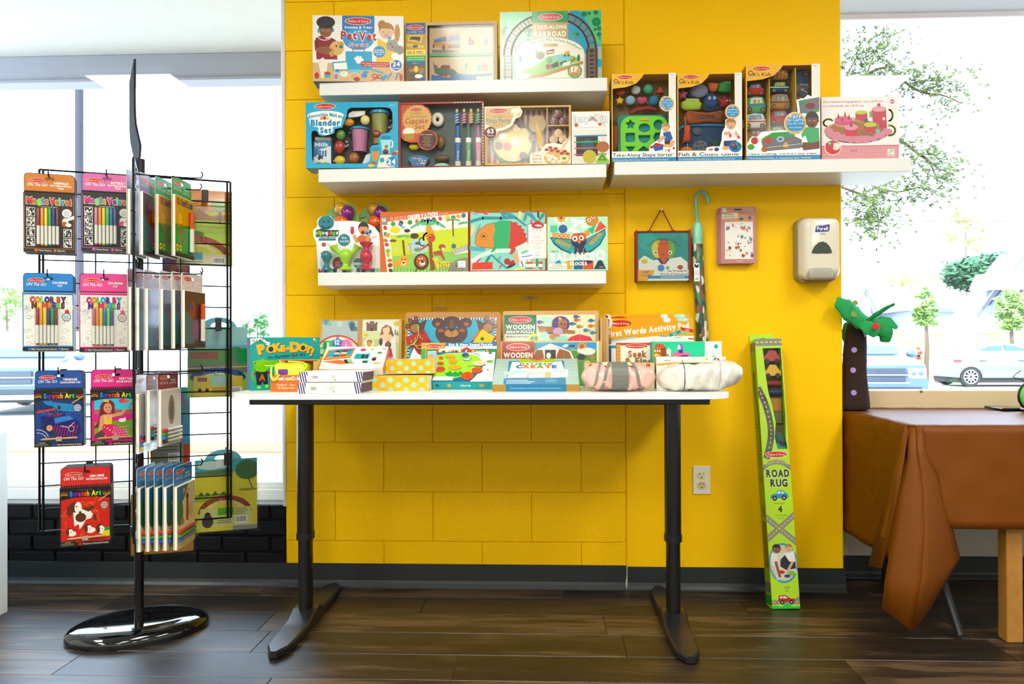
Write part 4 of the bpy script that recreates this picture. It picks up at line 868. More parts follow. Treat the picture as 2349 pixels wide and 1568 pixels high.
for nm, pts, c in (('orange_hexagon', circ(235, 410, 75, 60, 6), 'c8501c'), ('yellow_star', poly_star(220, 545, 75, 42), 'e0b01c'), ('clear_cup', circ(470, 380, 72, 66, 18), 'd8e0d8'), ('green_hexagon', circ(655, 370, 78, 84, 6), '3aa878'), ('red_triangle', [(835, 320), (895, 440), (770, 440)], 'b0401c'), ('blue_drop', circ(385, 535, 76, 74, 18), '8ab8d8'), ('pink_heart', [(560, 510), (600, 485), (640, 510), (635, 560), (560, 620), (490, 560), (480, 510), (520, 485)], 'c84a6a'), ('blue_oval', circ(740, 545, 72, 80, 20), '1a7aa8'), ('lilac_block', circ(905, 520, 60, 40, 16), 'a8a8c8')): plush(P, nm, pts, c, .05, .025)
part(P, 'red_handle', MB().tube([(P.x(380), .05, P.z(740)), (P.x(480), .05, P.z(680)), (P.x(640), .05, P.z(655)), (P.x(780), .05, P.z(690))], 40 * P.k, 8), '8a2414', .6, 60)
part(P, 'bag_body', MB().prism(rrect(P.x(190), P.z(1400), P.x(960), P.z(765), .02, 5), .045, .08), '1a8a8a', .7, 40)
hl = [poly_star(378, 925, 78, 46), circ(590, 980, 88, 70, 18), circ(803, 935, 78, 80, 18), rrect(302, 1050, 448, 1195, 26, 3), [(495, 1090), (682, 1090), (678, 1140), (645, 1195), (590, 1218), (530, 1195), (500, 1140)], [(755, 1055), (845, 1055), (890, 1130), (845, 1200), (755, 1200), (722, 1130)], [(302, 1260), (450, 1260), (376, 1370)], [(575, 1255), (660, 1310), (640, 1370), (510, 1370), (490, 1320)]]
part(P, 'shape_plate', MB().prism([(P.x(u), P.z(v)) for u, v in rrect(228, 800, 940, 1440, 150, 6)], .030, .045, holes=[[(P.x(u), P.z(v)) for u, v in q] for q in hl]), '74d81c', .35, 0)
part(P, 'yellow_tab', MB().box(P.x(530), .027, P.z(872), P.x(655), .031, P.z(835), .001), 'e0b01c', .5, 0, sub=P.o.children[-1])
plush(P, 'dinosaur_side', [(90, 960), (140, 900), (200, 930), (205, 1100), (170, 1330), (90, 1330)], '9a4a1c', .05, .02)
badge(P, 913, 655, 113, (('2-sided', 26), ('activity bag', 26), ('for twice', 26), ('the fun!', 26)))
def d_(b): b.face(895, 1020, 55, 58, 'e6b894', 'b88a50').p('1a5a9a', 850, 1090, 960, 1070, 1000, 1190, 880, 1230).p('e0b08a', 840, 1130, 760, 1220, 790, 1250, 900, 1160).p('3a2a20', 870, 1220, 980, 1200, 960, 1280, 880, 1280).p('e0b08a', 960, 1210, 1035, 1210, 1000, 1300, 940, 1330).e(905, 1290, 60, 24, 'e0b08a').p('1f5aa0', 690, 1290, 740, 1240, 860, 1270, 850, 1350, 730, 1370).p('b0302a', 700, 1280, 745, 1245, 860, 1270, 800, 1310).e(680, 1310, 24, 20, 'b0302a').r(880, 1340, 908, 1374, 'e8b020').r(926, 1340, 952, 1380, 'c02a50').e(1012, 1328, 16, 18, '4a2a7a')
kidcard(P, [(640, 1400), (650, 1300), (700, 1250), (800, 1180), (840, 960), (895, 945), (960, 975), (980, 1090), (1045, 1190), (1045, 1400)], d_, (640, 945, 1045, 1400)); P.fin()

P = kids(1553.8, 1702, 167.5, (1070, 182, 2040, 1500), 'Fish & Count Game', 'yellow topped fishing game box with stuffed sea creatures and brown log', 'Irresistibly Chunkified, Action Packed')
plush(P, 'pink_starfish', poly_star(1180, 440, 90, 50), 'c8608a', .05, .02); plush(P, 'grey_whale', circ(1430, 390, 150, 110, 18), '8a88a0', .055, .03); plush(P, 'blue_fins', circ(1400, 450, 165, 50, 16), '1a3a6a', .06, .02)
plush(P, 'orange_fish', [(1560, 260), (1740, 280), (1700, 400), (1620, 420), (1570, 350)], 'c8601a', .05, .02); plush(P, 'green_square_fish', [(1740, 280), (1790, 245), (1930, 250), (1930, 430), (1760, 420), (1710, 400)], '2a8a3a', .05, .02, (1870, 280, 40))
plush(P, 'lime_fish', [(1150, 560), (1220, 530), (1230, 500), (1440, 510), (1440, 560), (1480, 580), (1450, 680), (1350, 690), (1200, 690), (1150, 640)], 'a8c83a', .048, .02, (1335, 545, 60)); plush(P, 'blue_octopus', circ(1610, 560, 110, 125, 18), '14427a', .045, .03, (1615, 530, 70)); plush(P, 'octopus_skirt', circ(1610, 660, 125, 60, 18), '2a3450', .05, .02)
plush(P, 'red_starfish', poly_star(1820, 570, 120, 62), 'b0142e', .05, .02, (1870, 560, 40))
lg = plush(P, 'brown_log', [(1205, 740), (1260, 700), (1400, 725), (1560, 740), (1790, 710), (1810, 820), (1790, 910), (1560, 880), (1380, 905), (1240, 910), (1205, 840)], 'a8500f', .04, .03)
b = Art(1205, 700, 1810, 910, P.x(1810) - P.x(1205), P.z(700) - P.z(910))
for i in range(7): b.l(bez([(1250 + 12 * i, 740 + 22 * i, 0), (1420, 765 + 14 * i, 0), (1600, 800 + 4 * i, 0)], 6) if False else [(1260 + 10 * i, 735 + 22 * i), (1420, 770 + 13 * i), (1640, 790 + 8 * i)], 7, '3a1c0c')
for q in (70, 46, 22): b.arc(1690, 810, q, q * .9, 8, 0, 340, '3a1c0c')
bo = b.build('grain_print', lg, .0245); bo.location.x = (P.x(1205) + P.x(1810)) / 2; bo.location.z = P.z(910)
part(P, 'pond_basket', MB().prism([(P.x(1080), P.z(1380)), (P.x(1080), P.z(1020)), (P.x(1140), P.z(950)), (P.x(1300), P.z(910)), (P.x(1700), P.z(905)), (P.x(1900), P.z(930)), (P.x(1920), P.z(1380))], .05, .08), '0f3a62', .7, 0)
part(P, 'basket_rim', MB().tube([(P.x(1085), .048, P.z(1380)), (P.x(1090), .048, P.z(1020)), (P.x(1150), .048, P.z(945)), (P.x(1320), .048, P.z(912)), (P.x(1700), .048, P.z(915)), (P.x(1800), .048, P.z(930))], 28 * P.k, 6), '1480b8', .6, 60)
for x, y, rx, ry, c, nm in ((1450, 1250, 120, 105, '6a7078', 'pebble_patch'), (1400, 1010, 80, 70, '4a5a68', 'pebble_patch'), (1690, 1210, 60, 70, '1f5a2a', 'felt_weed')): plush(P, nm, circ(x, y, rx, ry, 16), c, .048, .012)
for dx, dy in ((-50, -50), (20, -60), (70, -10), (40, 50), (-30, 55), (-70, 10), (0, 0)): plush(P, 'pebble', circ(1450 + dx, 1250 + dy, 26, 24, 10), '565c64', .042, .008)
part(P, 'line', MB().tube([(P.x(1200), .036, P.z(790)), (P.x(1218), .034, P.z(930))], .0008, 5).tube([(P.x(1240), .034, P.z(1200)), (P.x(1240), .034, P.z(1290))], .0008, 5), 'e0d4b0', .6, 0)
plush(P, 'orange_striped_fish', [(1190, 940), (1240, 920), (1285, 940), (1280, 1040), (1290, 1120), (1270, 1190), (1200, 1190), (1165, 1210), (1180, 1120), (1195, 1040)], 'd84a14', .036, .02); plush(P, 'orange_disc', circ(1230, 1310, 105, 62, 18), 'c8701a', .04, .01)
badge(P, 1897, 775, 113, (('8', 26), ('numbered', 24), ('fish to catch', 24), ('and', 24), ('release!', 24)))
def d_(b): b.face(1870, 960, 68, 78, 'e0b08a', 'a87a48').p('f0eeea', 1780, 1080, 1940, 1070, 1970, 1200, 1780, 1210).p('e0b08a', 1760, 1080, 1860, 1060, 1850, 1110, 1770, 1130).p('e0b08a', 1940, 1040, 2000, 1140, 1980, 1180, 1930, 1120).e(1860, 1130, 18, 30, 'd8304a').star(1985, 1160, 32, 16, 5, 'c81a70').p('1a3a70', 1760, 1210, 1960, 1200, 1900, 1300, 1760, 1290).e(1790, 1320, 60, 26, 'e0b08a').e(1935, 1300, 95, 85, '1a78b8').e(1935, 1290, 78, 62, '123a70').e(1900, 1270, 24, 24, 'c84a2a').e(1960, 1255, 28, 24, '3a8a9a').e(1985, 1310, 24, 24, '3a9a4a').e(1570, 1336, 34, 18, 'd8701a').e(1655, 1335, 36, 30, '123a80')
kidcard(P, [(1500, 1400), (1500, 1310), (1570, 1290), (1700, 1290), (1730, 1200), (1740, 1080), (1780, 1000), (1790, 890), (1860, 860), (1940, 880), (1960, 1000), (2020, 1120), (2035, 1400)], d_, (1500, 860, 2035, 1400)); P.fin()

P = kids(1711, 1881, 147.5, (110, 38, 1000, 1185), 'Take-Along Town Play Mat', 'tallest yellow topped box with stuffed cars in two columns, baby photo', '9 Rattling, Crinkling, or Squeaking Soft Vehicles', dep=.15)
part(P, 'divider', MB().box(P.x(397), .01, P.z(830), P.x(408), .084, P.z(200)), 'caa00c', .5, 0); part(P, 'divider', MB().box(P.x(712), .01, P.z(620), P.x(724), .084, P.z(70)), 'caa00c', .5, 0)
mt_ = part(P, 'folded_road_mat', MB().box(P.x(725), .055, P.z(440), P.x(915), .08, P.z(60), .003), '5c5f63', .7, 0)
b = Art(725, 60, 915, 440, P.x(915) - P.x(725), P.z(60) - P.z(440)); b.r(765, 80, 895, 220, '14325a').star(888, 104, 22, 9, 5, 'd89a20').e(790, 190, 24, 50, '0c1c34').r(800, 150, 880, 216, '1c4a80').r(725, 235, 915, 300, '6a6c70').l([(810, 225), (900, 235), (915, 260)], 10, 'dfe0e0').p('dfe0e0', 820, 285, 860, 275, 852, 290, 905, 325, 900, 340, 845, 300, 838, 315).p('1c1c20', 725, 350, 800, 325, 850, 380, 725, 390).r(725, 385, 855, 440, 'a82014').r(735, 400, 762, 425, 'f0f0f0').r(810, 395, 840, 420, 'f0f0f0')
bo = b.build('road_print', mt_, .0547); bo.location.x = (P.x(725) + P.x(915)) / 2; bo.location.z = P.z(440)
def car(x0, y0, x1, y1, c, roof, win, extra=None):
    h_ = y1 - y0; w_ = x1 - x0
    pts = [(x0, y1 - .1 * h_), (x0 + .02 * w_, y1 - .5 * h_)] + ([(x0 + .15 * w_, y0 + .1 * h_), (x0 + .5 * w_, y0), (x1 - .12 * w_, y0 + .05 * h_)] if roof == 'van' else [(x0 + .2 * w_, y1 - .6 * h_), (x0 + .35 * w_, y0 + .05 * h_), (x0 + .65 * w_, y0), (x1 - .15 * w_, y0 + .4 * h_)]) + [(x1, y1 - .5 * h_), (x1, y1 - .12 * h_), (x1 - .1 * w_, y1), (x0 + .1 * w_, y1)]
    o_ = plush(P, 'stuffed_car', pts, c, .045, .03)
    b = Art(x0, y0, x1, y1, P.x(x1) - P.x(x0), P.z(y0) - P.z(y1)); b.p(win, x0 + .3 * w_, y0 + .18 * h_, x0 + .75 * w_, y0 + .16 * h_, x0 + .8 * w_, y0 + .45 * h_, x0 + .24 * w_, y0 + .5 * h_).e(x0 + .45 * w_, y0 + .36 * h_, .07 * w_, .12 * h_, 'c88a5a').e(x0 + .63 * w_, y0 + .36 * h_, .07 * w_, .12 * h_, 'd8a878')
    if extra: b.r(x0 + .05 * w_, y0 + .54 * h_, x1 - .05 * w_, y0 + .62 * h_, extra)
    for u in (.24, .8): b.e(x0 + u * w_, y1 - .16 * h_, .1 * w_, .15 * h_, '16161a').e(x0 + u * w_, y1 - .16 * h_, .04 * w_, .06 * h_, 'b0a030')
    bo = b.build('car_print', o_, .0293); bo.location.x = (P.x(x0) + P.x(x1)) / 2; bo.location.z = P.z(y1)
    return o_
car(115, 210, 370, 375, 'b82014', 'car', '1a70b0'); car(115, 375, 390, 585, '5ab070', 'van', 'e8e8e0', '1a7ab0'); car(90, 580, 390, 780, 'e8e8e2', 'van', '6ab0d8', 'c83020'); car(100, 775, 380, 930, '8a5a1c', 'car', '2a3a5a')
car(440, 52, 660, 185, 'c07a14', 'van', '8a3a1c'); car(415, 200, 665, 345, '10386a', 'car', '7ab85a', 'dcdcd8'); car(410, 348, 680, 550, 'c8811a', 'van', '3a90c0', '1a1a1a'); car(410, 550, 665, 730, 'b82c14', 'van', '3a90c0'); car(415, 755, 600, 850, '2a8a3a', 'car', '8ac85a')
badge(P, 703, 752, 138, (('Easy', 44), ('to Carry', 44), ('Play Mat folds', 18), ('into handy', 18), ('storage bag!', 18)))
def d_(b): b.p('6a6c70', 340, 900, 640, 880, 780, 950, 770, 1050, 320, 1085, 290, 960).p('3a9a4a', 285, 940, 420, 860, 640, 850, 700, 900, 420, 930, 330, 980).e(520, 940, 46, 34, 'c8c8c8').e(520, 940, 30, 20, '3a8ab0').p('b8391c', 320, 940, 410, 900, 410, 990, 320, 990).p('d8a020', 550, 1040, 560, 990, 600, 970, 620, 1040).r(620, 830, 700, 890, '6a90a8').e(210, 955, 44, 44, 'b82c1c').e(165, 1030, 44, 36, '4aa03a').l([(350, 1040), (760, 1000)], 5, 'e8e8e8').p('6a6c70', 740, 480, 990, 440, 990, 600, 760, 640).e(880, 545, 60, 36, '7a2a20').p('3a8a6a', 740, 480, 840, 462, 830, 520, 745, 530).p('4a9a5a', 900, 600, 985, 580, 985, 620, 800, 640).e(330, 1060, 40, 34, 'a8601c').face(900, 720, 72, 90, '6b432e', '241810').p('4aa86a', 830, 800, 980, 810, 990, 990, 860, 1020, 820, 900, 780, 930, 770, 880).p('6b432e', 790, 980, 900, 990, 990, 970, 990, 1060, 800, 1080, 770, 1030)
kidcard(P, [(115, 1110), (110, 1000), (180, 900), (240, 910), (290, 850), (560, 830), (740, 880), (800, 700), (730, 640), (715, 470), (810, 450), (850, 410), (910, 440), (998, 430), (998, 1110)], d_, (110, 410, 998, 1110)); P.fin()

P = carton('toy_box', 'pink and white tea party set box with birthday cake, beside the window', 'toy box', 1884, 2062, 221.5, -.235, SR, .115, 'c9868e', (1015, 422, 1945, 1175)); a = P.a
a.bgd('efeee8').r(1015, 1005, 1945, 1175, 'e0a8ac')
for i in range(24):
    for j in range(4): a.e(1035 + 39.5 * i, 1030 + 39.5 * j, 16, 16, 'd89aa0', 10)
for i in range(24): a.l([(1015 + 39.5 * i, 1010), (1015 + 39.5 * i, 1175)], 3, 'c85a68')
for j in range(5): a.l([(1015, 1010 + 39.5 * j), (1945, 1010 + 39.5 * j)], 3, 'c85a68')
a.r(1015, 1003, 1945, 1010, 'c84a58').t('Das Nachmittagsgedeck von Lili Rose', 1400, 478, 26, 'b0404c', w=715, wt=.01).t('La merienda de Lili Rose', 1285, 527, 26, 'b0404c', w=480, wt=.01).star(1868, 486, 32, 22, 9, 'c8304a').t('+3', 1868, 486, 22, 'ffffff', wt=.02)
a.e(1440, 850, 385, 130, '6a4a4a').e(1430, 832, 385, 130, 'cf8a9a').e(1440, 800, 330, 95, 'a06a3a')
for i in range(9): a.e(1110 + 88 * i, 800 + 145 * math.sin(math.pi * (i + .6) / 9.6), 52, 40, 'd08a9a')
a.arc(1100, 730, 60, 45, 22, 100, 330, 'b8c83a').arc(1830, 830, 70, 60, 22, -100, 110, 'b8c83a').e(1285, 745, 110, 36, 'c8a088').p('cf5a78', 1175, 690, 1392, 690, 1392, 740, 1340, 762, 1230, 762, 1175, 740).e(1283, 690, 108, 38, 'd8688a')
for x, y in ((1220, 660), (1265, 690), (1300, 640), (1345, 670)): a.r(x - 10, y - 22, x + 10, y + 22, '8a1a3a').e(x, y - 32, 9, 14, 'd8b020')
a.r(1425, 610, 1568, 690, 'c02a44').e(1495, 690, 70, 20, 'c02a44').e(1495, 610, 72, 24, 'b8c83a').p('bf2a44', 1618, 580, 1790, 580, 1800, 800, 1640, 800).e(1705, 572, 86, 34, 'd8a0a8').e(1705, 525, 20, 22, 'b02038').arc(1825, 650, 44, 66, 22, -95, 95, 'c0cc58').r(1592, 600, 1628, 670, '8a9a3a').e(1765, 690, 18, 18, 'f0e0e0')
a.p('c82a40', 1290, 800, 1450, 800, 1440, 890, 1310, 890).e(1372, 785, 82, 36, 'd898a4').e(1372, 755, 18, 26, 'a82038').p('c02a44', 1525, 760, 1680, 760, 1670, 850, 1545, 850).e(1602, 758, 78, 28, 'b8c83a').l([(1400, 680), (1510, 735)], 20, 'b0895a').l([(1490, 850), (1640, 890)], 22, '8a5a4a').r(1525, 690, 1575, 725, '2a4a50').r(1668, 812, 1715, 862, '7ab8a8').e(1690, 775, 18, 26, '7a8a3a')
a.e(1153, 1022, 102, 92, 'f0e4e2').e(1153, 1022, 92, 84, 'c84a4c').e(1190, 1010, 50, 44, 'f0e0d4').p('c8484a', 1060, 980, 1110, 950, 1160, 980, 1150, 1090, 1100, 1080).e(1115, 975, 22, 22, '4aa088').e(1115, 975, 9, 9, 'f0e8a0').t('$37.99', 1402, 1065, 22, '3a3a3a', w=80).r(1805, 1050, 1892, 1135, 'dfe2cf').l([(1820, 1100), (1845, 1075), (1880, 1065)], 8, '6a9a5a').t('DJECO', 1848, 1122, 14, '2a6a9a', w=76, wt=.02)
P.fin()
MB().box(-P.w / 2 - .0006, .001, .002, -P.w / 2, P.d - .001, P.h - .001).build('spine_print', mat('8c2f3c', .4), P.o)

# ---- third shelf --------------------------------------------------
def outline_pack(xl, xr, yt, Yf, zb, art, pts, th, col, name, lab, cat, group=None, lean=0, mt=None):
    P = Pack(); x0 = atY(xl, yt + 40, Yf).x; x1 = atY(xr, yt + 40, Yf).x; P.w = x1 - x0; P.h = solve((xl + xr) / 2, yt, Yf, zb + .0006, R(lean))
    P.x = lambda u: (u - art[0]) * P.w / (art[2] - art[0]) - P.w / 2; P.z = lambda v: P.h - (v - art[1]) * P.h / (art[3] - art[1]); P.k = P.w / (art[2] - art[0])
    P.o = reg(MB().prism([(P.x(u), P.z(v)) for u, v in pts], 0, th).build(name, mt or mat(col, .4)), lab, cat, group); P.o.location = ((x0 + x1) / 2, Yf, zb + .0006); P.o.rotation_euler = (-R(lean), 0, 0)
    P.a = Art(art[0], art[1], art[2], art[3], P.w, P.h); return P
for i, (xl, xr, dx, lab) in enumerate(((744, 822, 0, 'green carded ball toy set with purple ball, behind the suction toy pack'), (822, 896, 480, 'green carded ball toy set half hidden behind the orange puzzle box'))):
    art = (270 + dx, 95, 745 + dx, 1080)
    P = outline_pack(xl, xr, 465.5, -.11 + .02 * i, S3, art, [(270 + dx, 1080), (270 + dx, 250), (330 + dx, 180), (430 + dx, 130), (560 + dx, 98), (640 + dx, 110), (700 + dx, 160), (742 + dx, 280), (742 + dx, 1080)], .0015, '7fae4a', 'ball_pack', lab, 'toy pack', 'green carded ball packs', lean=3)
    a = P.a; a.bgd('86b34c').p('cfa818', 430 + dx, 95, 745 + dx, 95, 745 + dx, 600, 480 + dx, 330).t('neo', 330 + dx, 250, 60, '26301c', w=110).t('b', 330 + dx, 345, 60, '26301c')
    # clip print to the card outline by simple inset
    a.it = [([q for q in ps], c, L) for ps, c, L in a.it]
    b = Art(270 + dx, 250, 480 + dx, 1080, P.x(480 + dx) - P.x(270 + dx), P.z(250) - P.z(1080)); b.t('neo', 330 + dx, 285, 50, '26301c', w=100, rot=-12)
    bo = b.build('card_print', P.o, -.0002); bo.location.x = (P.x(270 + dx) + P.x(480 + dx)) / 2
    for cx, cy, r_, c in ((505, 190, 92, 'd8a01c'), (590, 245, 108, '7a1a74'), (520, 370, 108, 'd85c14'), (640, 430, 90, '7a1a74')): part(P, 'ball', MB().ball((P.x(cx + dx), -.016, P.z(cy)), r_ * P.k, n=18), c, .12, 80, .6)
    bl = MB().prism([(P.x(u + dx), P.z(v)) for u, v in ((420, 600), (400, 200), (450, 120), (560, 100), (640, 115), (700, 165), (740, 290), (740, 600))], -.034, -.0335).build('blister', CLEAR, P.o)
art = (140, 265, 1068, 1078)
P = outline_pack(724, 873, 493, -.20, S3, art, [(175, 1078), (150, 640), (110, 560), (105, 470), (165, 420), (165, 330), (210, 285), (290, 268), (370, 285), (412, 350), (640, 345), (860, 375), (980, 430), (1050, 520), (1066, 700), (1066, 1078)], .002, 'f0f0ec', 'toy_pack', 'white carded suction toy pack with teal, lime and red rattles', 'toy pack'); a = P.a
a.e(290, 370, 115, 100, '0b7f8c').e(255, 352, 14, 14, '08424a').e(325, 352, 14, 14, '08424a').arc(290, 390, 66, 50, 12, 20, 160, '08424a').rr(180, 585, 430, 618, 14, '0b7f8c')
a.p('1c3a38', 145, 470, 250, 440, 300, 470, 470, 470, 475, 540, 440, 580, 200, 580, 130, 560).t('pip', 190, 500, 60, 'a8d84a', w=110, wt=.05).t('squigz', 355, 505, 50, ['a8d8e0', 'f0f0f0', 'e05a50', 'a8d84a', '7ac84a', 'f0f0f0'], w=230, wt=.05).t('fun little suckers!', 315, 562, 26, 'f0f0f0', w=280)
a.e(258, 672, 32, 30, 'a8541c').t('Fat', 320, 655, 16, '3a3a3a').t('Brain', 330, 675, 16, '3a3a3a').t('ToyCo', 340, 695, 16, 'c86a20').e(548, 612, 88, 86, '0b7f8c').t('We', 545, 580, 34, 'f4f4f4', wt=.01).t('rattle!', 552, 625, 34, 'f4f4f4', w=130, wt=.01).t('6m+', 980, 575, 26, '8a2a3a')
a.face(825, 460, 68, 80, 'd8a078', '2a2018').p('c86a20', 720, 590, 790, 540, 880, 560, 940, 600, 920, 640, 730, 640).e(815, 510, 26, 26, '5a1a1a').e(665, 490, 28, 46, 'c81a4a').e(665, 440, 30, 12, 'c81a4a').l([(690, 550), (730, 640)], 44, 'd8a078').l([(900, 540), (880, 620)], 44, 'd8a078').e(875, 520, 26, 26, '1a6ab0').e(920, 500, 22, 30, '1a6ab0')
a.e(470, 935, 92, 92, '7a1a2c').lines(420, 905, 525, 4, 22, 8, 'd8a8a8').e(755, 935, 80, 72, '0b7f7c').r(680, 925, 830, 960, 'e8f0ee').t('Attention', 755, 942, 20, '0b5a5a', w=130).t('Toy!', 755, 980, 24, 'e8f0ee', w=60)
for i, c in enumerate(('a8143c', '1a5a7a', '8ad8a8', '0f3a3a', 'f0f0ec', '7a1a2c', '8ad8a8', 'f0f0ec', '0b5a5a', '7a1a2c', 'f0f0ec', '1a7a8a', '8ad8a8')): a.r(178 + 68 * i, 1005, 240 + 68 * i, 1076, c)
P.fin = lambda: a.build('card_print', P.o, -.0002); P.fin()
def pip(cx, c, prof): return part(P, 'suction_rattle', MB().lathe([(r_ * P.k, P.z(v)) for r_, v in prof], 18, (P.x(cx), -.028, 0)), c, .2, 60, .4)
pip(315, '0b7884', [(80, 1042), (84, 1030), (50, 990), (34, 950), (50, 905), (80, 860), (78, 810), (40, 775), (0, 768)]); pip(885, 'c8143c', [(95, 1035), (98, 1022), (50, 985), (40, 955), (80, 900), (90, 850), (70, 790), (40, 760), (42, 730), (90, 680), (95, 660), (0, 665)])
q = pip(595, 'a6dd0c', [(95, 1040), (98, 1025), (50, 985), (42, 950), (80, 890), (95, 840), (80, 780), (40, 750), (0, 745)])
for sx in (-1, 1): MB().tube([(P.x(595 + sx * 50), -.028, P.z(830)), (P.x(595 + sx * 110), -.028, P.z(790)), (P.x(595 + sx * 160), -.028, P.z(720 if sx > 0 else 740)), (P.x(595 + sx * 172), -.028, P.z(700))], [30 * P.k, 26 * P.k, 50 * P.k, 66 * P.k], 12).build('suction_cup', mat('a6dd0c', .2, coat=.4), q, smooth=50)
MB().prism([(P.x(u), P.z(v)) for u, v in ((190, 1070), (190, 760), (420, 740), (600, 650), (980, 640), (1040, 760), (1045, 1070))], -.056, -.0556).build('blister', CLEAR, P.o)

P = carton('puzzle_box', 'orange bordered jungle puzzle box with lion and monkey scene', 'puzzle box', 872, 1074.5, 485, -.235, S3, .06, 'c9560f', (1065, 213, 2318, 1078)); a = P.a
a.bgd('d2600f').p('f2f0e6', 1085, 370, 1250, 345, 2310, 232, 2310, 1078, 1165, 1078).p('c8d84a', 1195, 440, 1600, 395, 2310, 320, 2310, 1078, 1245, 1078).p('f2f0e6', 1195, 440, 1600, 390, 2310, 320, 2310, 440, 1700, 500, 1210, 550).p('8fc46a', 1235, 850, 1500, 820, 1800, 780, 2310, 800, 2310, 1078, 1250, 1078)
a.p('8a8a7a', 1070, 300, 1100, 290, 1110, 252, 1130, 290, 1165, 285, 1170, 330, 1200, 330, 1170, 360, 1170, 400, 1090, 400, 1090, 350).t('35', 1118, 328, 44, 'f4f0e4', wt=.04).t('PUZZLE', 1325, 305, 48, 'f0d8c0', w=230, rot=-6.5, wt=0).t('OBSERVATION', 1670, 268, 54, 'ffffff', w=430, rot=-6.5, wt=.05).t('& POSTER', 1970, 245, 18, 'f0d8c0', w=130, rot=-5, wt=0)
for i, (x, y, c) in enumerate(((1250, 385, '5a9a4a'), (1365, 365, '3a3a2a'), (1355, 395, '5a7a9a'), (1490, 365, '5a8a3a'), (1588, 352, 'd86a1c'), (1672, 340, '8a5a2a'), (1750, 340, '4a6a8a'), (1832, 325, '6a4a20'), (1920, 315, 'c84a20'), (2020, 300, 'e0c020'), (2105, 295, '6a8a4a'), (2175, 285, 'e0a020'), (2250, 275, '5a6a7a'), (1138, 440, 'b8401c'), (1140, 530, '4a8a4a'), (1172, 545, 'd89a1c'), (1142, 620, 'd86a1c'), (1160, 680, 'c84a3a'), (1175, 770, '8ab85a'), (1180, 830, 'e0b020'), (1200, 905, 'd86a20'), (1205, 975, '8a4a1c'), (1215, 1050, '4a2a14'))): a.e(x, y, 34, 26 if i % 3 else 36, c, 10, rot=20 * (i % 5))
a.e(1278, 470, 72, 50, 'f0d000').e(1395, 440, 30, 20, '8ac0d0')
a.e(1600, 710, 150, 105, 'a8d4d4').p('8a4a14', 1745, 560, 1800, 560, 1810, 800, 1850, 1040, 1780, 1060, 1760, 800)
for i in range(9): q = 200 + 17 * i; a.l([(1750, 405), (1750 + 150 * math.cos(R(q)), 405 + 60 * math.sin(R(q)) - 10), (1750 + 260 * math.cos(R(q)), 470 + 70 * math.sin(R(q)))], 30, '6ab88a')
a.p('d89a1c', 1720, 410, 1780, 410, 1840, 520, 1820, 580, 1710, 560).e(1790, 590, 60, 62, 'c04a18').e(1765, 570, 46, 30, 'd86a28').e(1775, 585, 10, 10, '20140c').e(1802, 585, 10, 10, '20140c').arc(1740, 590, 60, 70, 22, 150, 270, 'c04a18').arc(1670, 640, 50, 60, 16, 60, 260, 'c04a18').l([(1790, 640), (1740, 690), (1660, 745)], 26, 'c04a18')
for x, y, s_ in ((1395, 560, 1.0), (2100, 330, 1.0), (2290, 380, 1.2)):
    for i in range(7): q = 195 + 25 * i; a.l([(x, y), (x + 100 * s_ * math.cos(R(q)), y + 40 * s_ * math.sin(R(q)) + 30)], 22, '5aa06a' if i % 2 else '7ab87a')
a.p('6a3a14', 1375, 620, 1405, 620, 1425, 840, 1400, 845).p('8a4a1c', 2085, 330, 2108, 330, 2112, 570, 2095, 575)
a.e(1450, 485, 44, 26, '2a241c').e(1555, 560, 60, 40, '3a302a').e(1600, 665, 40, 20, '4a4a4a').l([(1490, 670), (1505, 860)], 20, 'e0a030').e(1485, 672, 34, 14, 'e0a030').e(1600, 755, 56, 30, '8a8474').l([(1280, 780), (1310, 700)], 24, 'c8c8b8').e(1250, 625, 50, 20, '7a4a20')
a.e(1945, 720, 50, 40, 'a85018').p('a85018', 1820, 790, 1940, 760, 1960, 830, 1990, 900, 1960, 910, 1920, 840, 1830, 840).e(1960, 745, 20, 16, 'f0e4d0').p('f4f4ec', 2080, 780, 2310, 690, 2310, 800, 2100, 830)
for i in range(11): a.l([(2090 + 21 * i, 770 - 8 * i), (2100 + 21 * i, 830 - 6 * i)], 9, '1c1a18')
a.e(2110, 710, 34, 36, '4a6a8a').p('d89a1c', 1240, 930, 1340, 900, 1470, 880, 1470, 980, 1250, 1010).e(1400, 915, 76, 80, 'e0a428').e(1400, 950, 36, 32, 'f0dca8').e(1400, 940, 18, 12, '2a1a10').e(1375, 890, 10, 10, '20180c').e(1425, 890, 10, 10, '20180c')
a.e(1650, 930, 108, 118, '4a2c18').e(1650, 920, 74, 84, 'b85a1c').e(1665, 950, 40, 34, 'f0dcc0').e(1665, 930, 22, 16, '2a1a10').e(1625, 885, 11, 11, 'f4f4f0').e(1662, 880, 11, 11, 'f4f4f0').l([(1590, 1020), (1560, 1078)], 20, '5a4a1c')
a.p('e8cc20', 1800, 880, 1880, 860, 1900, 930, 2040, 930, 2080, 990, 1990, 1010, 1900, 1010, 1880, 1050, 1860, 960)
for i in range(20): a.e(1880 + (i * 37) % 190, 935 + (i * 23) % 70, 8, 7, '2a2414', 8)
a.p('8a8478', 2020, 1078, 2060, 960, 2180, 890, 2310, 870, 2310, 1078).e(2145, 990, 12, 10, '2a2420').r(2170, 920, 2275, 1015, 'eef2ee').t('DJECO', 2222, 1000, 14, '3a9aa8', w=90).l([(2195, 965), (2225, 955), (2255, 940)], 7, '6ab86a')
for i in range(22): x = 1260 + i * 46; a.l([(x, 1078), (x + 14, 1010)], 6, '3a5a20')
a.l([(1240, 640), (1160, 680)], 1, 'd2600f')
P.fin()

